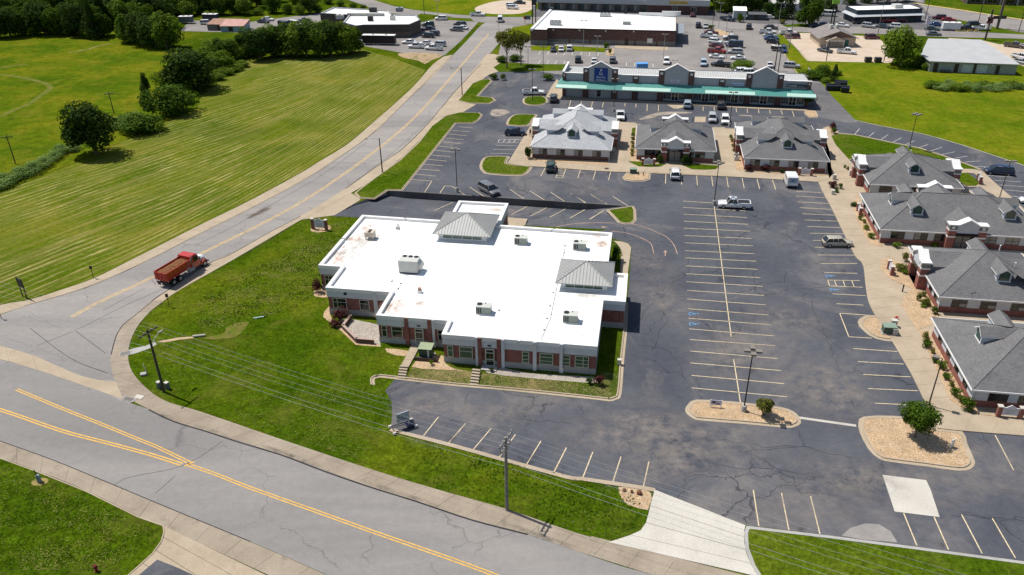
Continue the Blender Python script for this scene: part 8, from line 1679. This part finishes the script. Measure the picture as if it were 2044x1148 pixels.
t = thing('fire_hydrant', 'dark red fire hydrant on the lower left lawn', 'fire hydrant', at(193,1140,.07), .3); HR = simple('hydrant_red',(.16,.02,.015),.5,.15)
m = MB(); m.cyl((0,0,0),(0,0,.62),.13,.13,10); m.build('barrel', HR, t); m = MB(); m.cyl((0,0,.62),(0,0,.72),.18,.17,10); m.cyl((0,0,.72),(0,0,.82),.14,.05,10); m.build('bonnet', HR, t); m = MB(); m.cyl((-.25,0,.48),(.25,0,.48),.07,.07,8); m.build('nozzle', HR, t); m = MB(); m.cyl((0,0,0),(0,0,.06),.2,.2,10); m.build('flange', HR, t)
t = thing('fire_hydrant', 'small bright red hydrant standing by the kerb of the rounded gravel island', 'fire hydrant', at(1789,637,.1), .3); HR2 = simple('hydrant_bright_red',(.4,.03,.03),.5,.1)
m = MB(); m.cyl((0,0,0),(0,0,.45),.1,.1,8); m.build('barrel', HR2, t); m = MB(); m.cyl((-.32,0,.3),(.32,0,.3),.06,.06,6); m.cyl((0,-.2,.3),(0,.2,.3),.05,.05,6); m.build('nozzle', HR2, t)
for k, (px, r) in enumerate((((1246,980),.2),((1261,983),.14),((1276,986),.28))):
    o = MB(); o.cyl((0,0,0),(0,0,.22+.05*k),r,r*.9,12); o.cyl((0,0,.22+.05*k),(0,0,.3+.05*k),r*.7,r*.3,12); ob = o.build('valve_cap', simple('rusty_brown_cap',(.14,.06,.03),.8,.2,3), loc=at(*px)); tag(ob, ('left small','middle tiny','right largest')[k] + ' rusty valve cap on the gravel corner beside the driveway', 'valve cap')
GB = simple('transformer_green',(.045,.085,.06),.5,.1)
def transformer(px, label, s=1.0):
    t = thing('pad_transformer', label, 'transformer', at(*px, .12), -GA); m = MB(); m.box(-.75*s,.75*s,-.55*s,.55*s,.08,.95*s); m.build('cabinet', GB, t); m = MB(); m.box(-.8*s,.8*s,-.65*s,.6*s,.95*s,1.05*s); m.build('lid', simple('pale_sage_lid',(.2,.27,.21),.6,.1), t); m = MB(); m.box(-.9*s,.9*s,-.7*s,.7*s,-.05,.08); m.build('pad', CONC_GREY, t)
transformer((1264,345), 'green pad transformer on the small gravel island before the pyramid cottage', .9); transformer((1773,663), 'green pad transformer on the rounded gravel island by the right-hand stalls', 1.05)
for px, lb in (((1274,349),'left short brown post beside the green transformer'),((1284,350),'right short brown post beside the green transformer')): o = MB(); o.cyl((0,0,0),(0,0,.7),.08,.08,6); o.box(-.03,.03,-.05,.2,.5,.6); tag(o.build('bollard', DARKB, loc=at(*px,.1)), lb, 'post')
for px, lb, s in (((1783,652),'pale grey meter cabinet behind the green transformer',1.0),((1785,668),'second grey meter cabinet leaning at the transformer front',.9),((1665,358),'grey utility box behind the maroon shrub on the corner bed',.9),((1662,388),'white-framed box at the front of the corner gravel bed',.8),((1698,350),'white condenser at the brick pier of the top right cottage',1.0),((1821,545),'white condenser box beside the brick portico',.8),((1853,586),'white wall box at the lower brick pier',.5),((1236,727),'tan utility pedestal on the right-hand strip of the office',.7)):
    t = thing('utility_box', lb, 'utility box', at(*px, .1), -GA); m = MB(); m.box(-.35*s,.35*s,-.3*s,.3*s,0,1.0*s); m.build('cabinet', HVACW if 'white' in lb else STEEL if 'grey' in lb else TAN, t); m = MB(); m.box(-.38*s,.38*s,-.33*s,.33*s,1.0*s,1.07*s); m.build('lid', CONC_NEW, t)
for px, lb in (((1469,313),'far white condenser unit beside the long back-row cottage'),((1470,320),'near white condenser unit beside the long back-row cottage'),((1223,302),'white condenser in the shade at the right side of the palest cottage')):
    t = thing('condenser_unit', lb, 'air conditioner', at(*px,.1), -GA); m = MB(); m.box(-.5,.5,-.4,.4,.05,.85); m.build('cabinet', HVACW, t); m = MB(); m.cyl((0,0,.85),(0,0,.9),.33,.33,10); m.build('fan', DARK, t)
for px, w, lb, rz in (((1662,180),3.4,'big open black dumpster at the field corner, front one',-.15),((1677,173),3.0,'big black dumpster behind the front one',-.3),((1686,184),1.9,'smaller black dumpster right of the big pair',-.35)):
    t = thing('dumpster', lb, 'dumpster', at(*px), rz); m = MB(); m.loft([[(-w/2,-.8,.1),(w/2,-.8,.1),(w/2,.8,.1),(-w/2,.8,.1)],[(-w/2-.1,-.95,1.3),(w/2+.1,-.95,1.3),(w/2+.1,.8,1.5),(-w/2-.1,.8,1.5)]]); m.build('bin', simple('black_blue_steel',(.012,.016,.024),.5,.2), t); m = MB(); m.box(-w/2-.1,w/2+.1,.1,.85,1.5,1.58); m.build('lid', DARK, t)
    for s_ in (-1,1): m = MB(); m.box(s_*w/2-.1,s_*w/2+.1,-.4,.4,.7,.85); m.build('lift_sleeve', DARK, t)
for px, lb in (((1732,124),'left dark dumpster on the tan gravel by the field'),((1751.5,124.5),'right dark dumpster on the tan gravel by the field')):
    t = thing('dumpster', lb, 'dumpster', at(*px), -.1); m = MB(); m.box(-.9,.9,-.7,.7,.1,1.3); m.build('bin', simple('brown_steel_bin',(.06,.05,.045),.6,.2), t); m = MB(); m.box(-.95,.95,-.75,.75,1.3,1.4); m.build('lid', DARK, t)
# storm drain things
t = thing('drain_grate', 'dark storm drain grate in the corner gutter', 'drain', at(250,706), .3); m = MB(); m.box(-.7,.7,-.5,.5,.0,.05); m.build('frame', CONC_GREY, t)
for k in range(7): m = MB(); m.box(-.55+k*.17,-.47+k*.17,-.4,.4,.05,.075); m.build('bar', DARKB, t)
t = thing('drain_grate', 'storm inlet with a white broken plate at the road edge', 'drain', at(262,797), UA+.1); m = MB(); m.box(-.9,.6,-.5,.3,0,.06); m.build('slab', CONC_GREY, t)
for k in range(5): m = MB(); m.box(-.8+k*.25,-.68+k*.25,-.42,.2,.06,.085); m.build('bar', DARKB, t)
m = MB(); m.box(.1,1.2,.3,.95,.02,.09); m.build('plate', CONC_NEW, t)
o = MB(); o.cyl((-.8,0,.15),(.8,.3,.15),.15,.15,8); tag(o.build('culvert_pipe', CONC_NEW, loc=at(397,673)), 'short white concrete culvert pipe end in the lawn', 'pipe')
o = MB(); o.cyl((-.7,-.1,.1),(.7,.35,.1),.1,.1,8); tag(o.build('culvert_pipe', simple('pale_green_plastic',(.45,.6,.55),.4,.05), loc=at(516,636)), 'pale mint plastic pipe lying on the lawn', 'pipe')
for px, lb in (((1801,582),'short dark post on the walk below the brick portico'),): o = MB(); o.cyl((0,0,0),(0,0,1.1),.1,.1,8); o.cyl((0,0,1.1),(0,0,1.14),.11,.09,8); tag(o.build('bollard', DARKB, loc=at(*px,.12)), lb, 'bollard')
# ------------------------------------------------------------------ railing at the brick store, benches, covers
t = thing('handrail', 'pale metal handrail along the ramp in front of the brick store', 'railing', (0,0,0)); pts = [at(1089,91), at(1125,92), at(1160,94), at(1200,95), at(1222,90)]
for i, p in enumerate(pts): m = MB(); m.cyl(tuple(p), tuple(p+Vector((0,0,1.0))), .05, .05, 5); m.build('post', STEEL, t)
m = MB(); m.tube([p+Vector((0,0,1.0)) for p in pts], .05, 5); m.build('rail', STEEL, t); m = MB(); m.tube([p+Vector((0,0,.5)) for p in pts], .04, 5); m.build('rail', STEEL, t)
for px in ((1646,300),(1211,336.5)): o = MB(); o.cyl((0,0,0),(0,0,.02),.45,.45,14); o.build('manhole_cover', DARKB, loc=at(px[0],px[1],CONC_Z), kind='structure')
o = MB(); o.box(-1.6,1.6,-1.0,1.0,0,1.9); tag(o.build('blue_container', simple('bright_blue_tarp',(.12,.33,.7),.5,.1), loc=at(1281,139)), 'bright blue covered bin behind the roof of the store row', 'bin')
for px, lb in (((1483,138),'white roof of a car just behind the store row roof, left one'),((1497,140),'white roof of a car just behind the store row roof, right one')): vehicle('suv', 'white', (px[0]-10,px[1]+9), (px[0]+10,px[1]+9), lb, None, False)
# yellow wheel stops and bollards by the far kerb
for k, x in enumerate((1912,1922,1935,1949)): o = MB(); o.loft([[(-.8,-.2,0),(.8,-.2,0),(.8,.2,0),(-.8,.2,0)],[(-.7,-.1,.45),(.7,-.1,.45),(.7,.1,.45),(-.7,.1,.45)]]); tag(o.build('parking_block', simple('traffic_yellow',(.6,.42,.05),.6,.1), loc=at(x,62.5), rz=.1), 'yellow parking block on the kerb in front of the black pickup and white trailer', 'parking block', 'yellow parking blocks')
# ------------------------------------------------------------------ the walking person
P = at(1058.5, 272, .12)
t = thing('person', 'person in dark clothes walking on the pale walk beside the dark blue SUV', 'person', P, R(150))
def skin_figure(name, edges, verts, mat, parent, lv=1):
    me = bpy.data.meshes.new(name); me.from_pydata([v[:3] for v in verts], edges, []); o = put(name, me, parent); me.materials.append(mat)
    sk = o.modifiers.new('skin', 'SKIN'); layer = me.skin_vertices[0].data
    for i, v in enumerate(verts): layer[i].radius = (v[3], v[4] if len(v) > 4 else v[3])
    layer[0].use_root = True; sb = o.modifiers.new('sub', 'SUBSURF'); sb.levels = lv; sb.render_levels = lv; sk.use_smooth_shade = True
    dg = bpy.context.evaluated_depsgraph_get(); nm = bpy.data.meshes.new_from_object(o.evaluated_get(dg)); o.modifiers.clear(); o.data = nm; nm.name = name; return o
B = [(0,0,.95,.15,.11),(0,0,1.18,.15,.10),(0,0,1.40,.17,.10),(0,0,1.52,.06,.06),(0,0.01,1.58,.055,.055),(.0,.03,1.68,.085,.10),
     (.19,0,1.42,.06,.06),(.24,-.12,1.17,.045,.045),(.22,.02,.95,.036,.036),(-.19,0,1.42,.06,.06),(-.24,.10,1.17,.045,.045),(-.21,.22,.97,.036,.036),
     (.10,0,.88,.09,.09),(.11,.16,.50,.065,.065),(.11,.10,.09,.045,.045),(.11,.24,.04,.045,.03),(-.10,0,.88,.09,.09),(-.11,-.08,.49,.065,.065),(-.11,-.30,.14,.045,.045),(-.11,-.2,.05,.045,.03),(.21,.1,.87,.03,.03),(-.2,.29,.9,.03,.03)]
E_ = [(0,1),(1,2),(2,3),(3,4),(4,5),(2,6),(6,7),(7,8),(8,20),(2,9),(9,10),(10,11),(11,21),(0,12),(12,13),(13,14),(14,15),(0,16),(16,17),(17,18),(18,19)]
skin_figure('body', E_, B, simple('dark_clothing',(.025,.024,.03),.85,.2), t)
m = MB(); m.blob((0,.035,1.70),.088,.10,.12,10,7); m.build('head', simple('skin_tone',(.35,.2,.13),.6,.05), t, smooth=True)
m = MB(); m.blob((0,.015,1.745),.096,.105,.095,10,6); m.build('hair', simple('dark_hair',(.02,.014,.01),.8,.1), t, smooth=True)
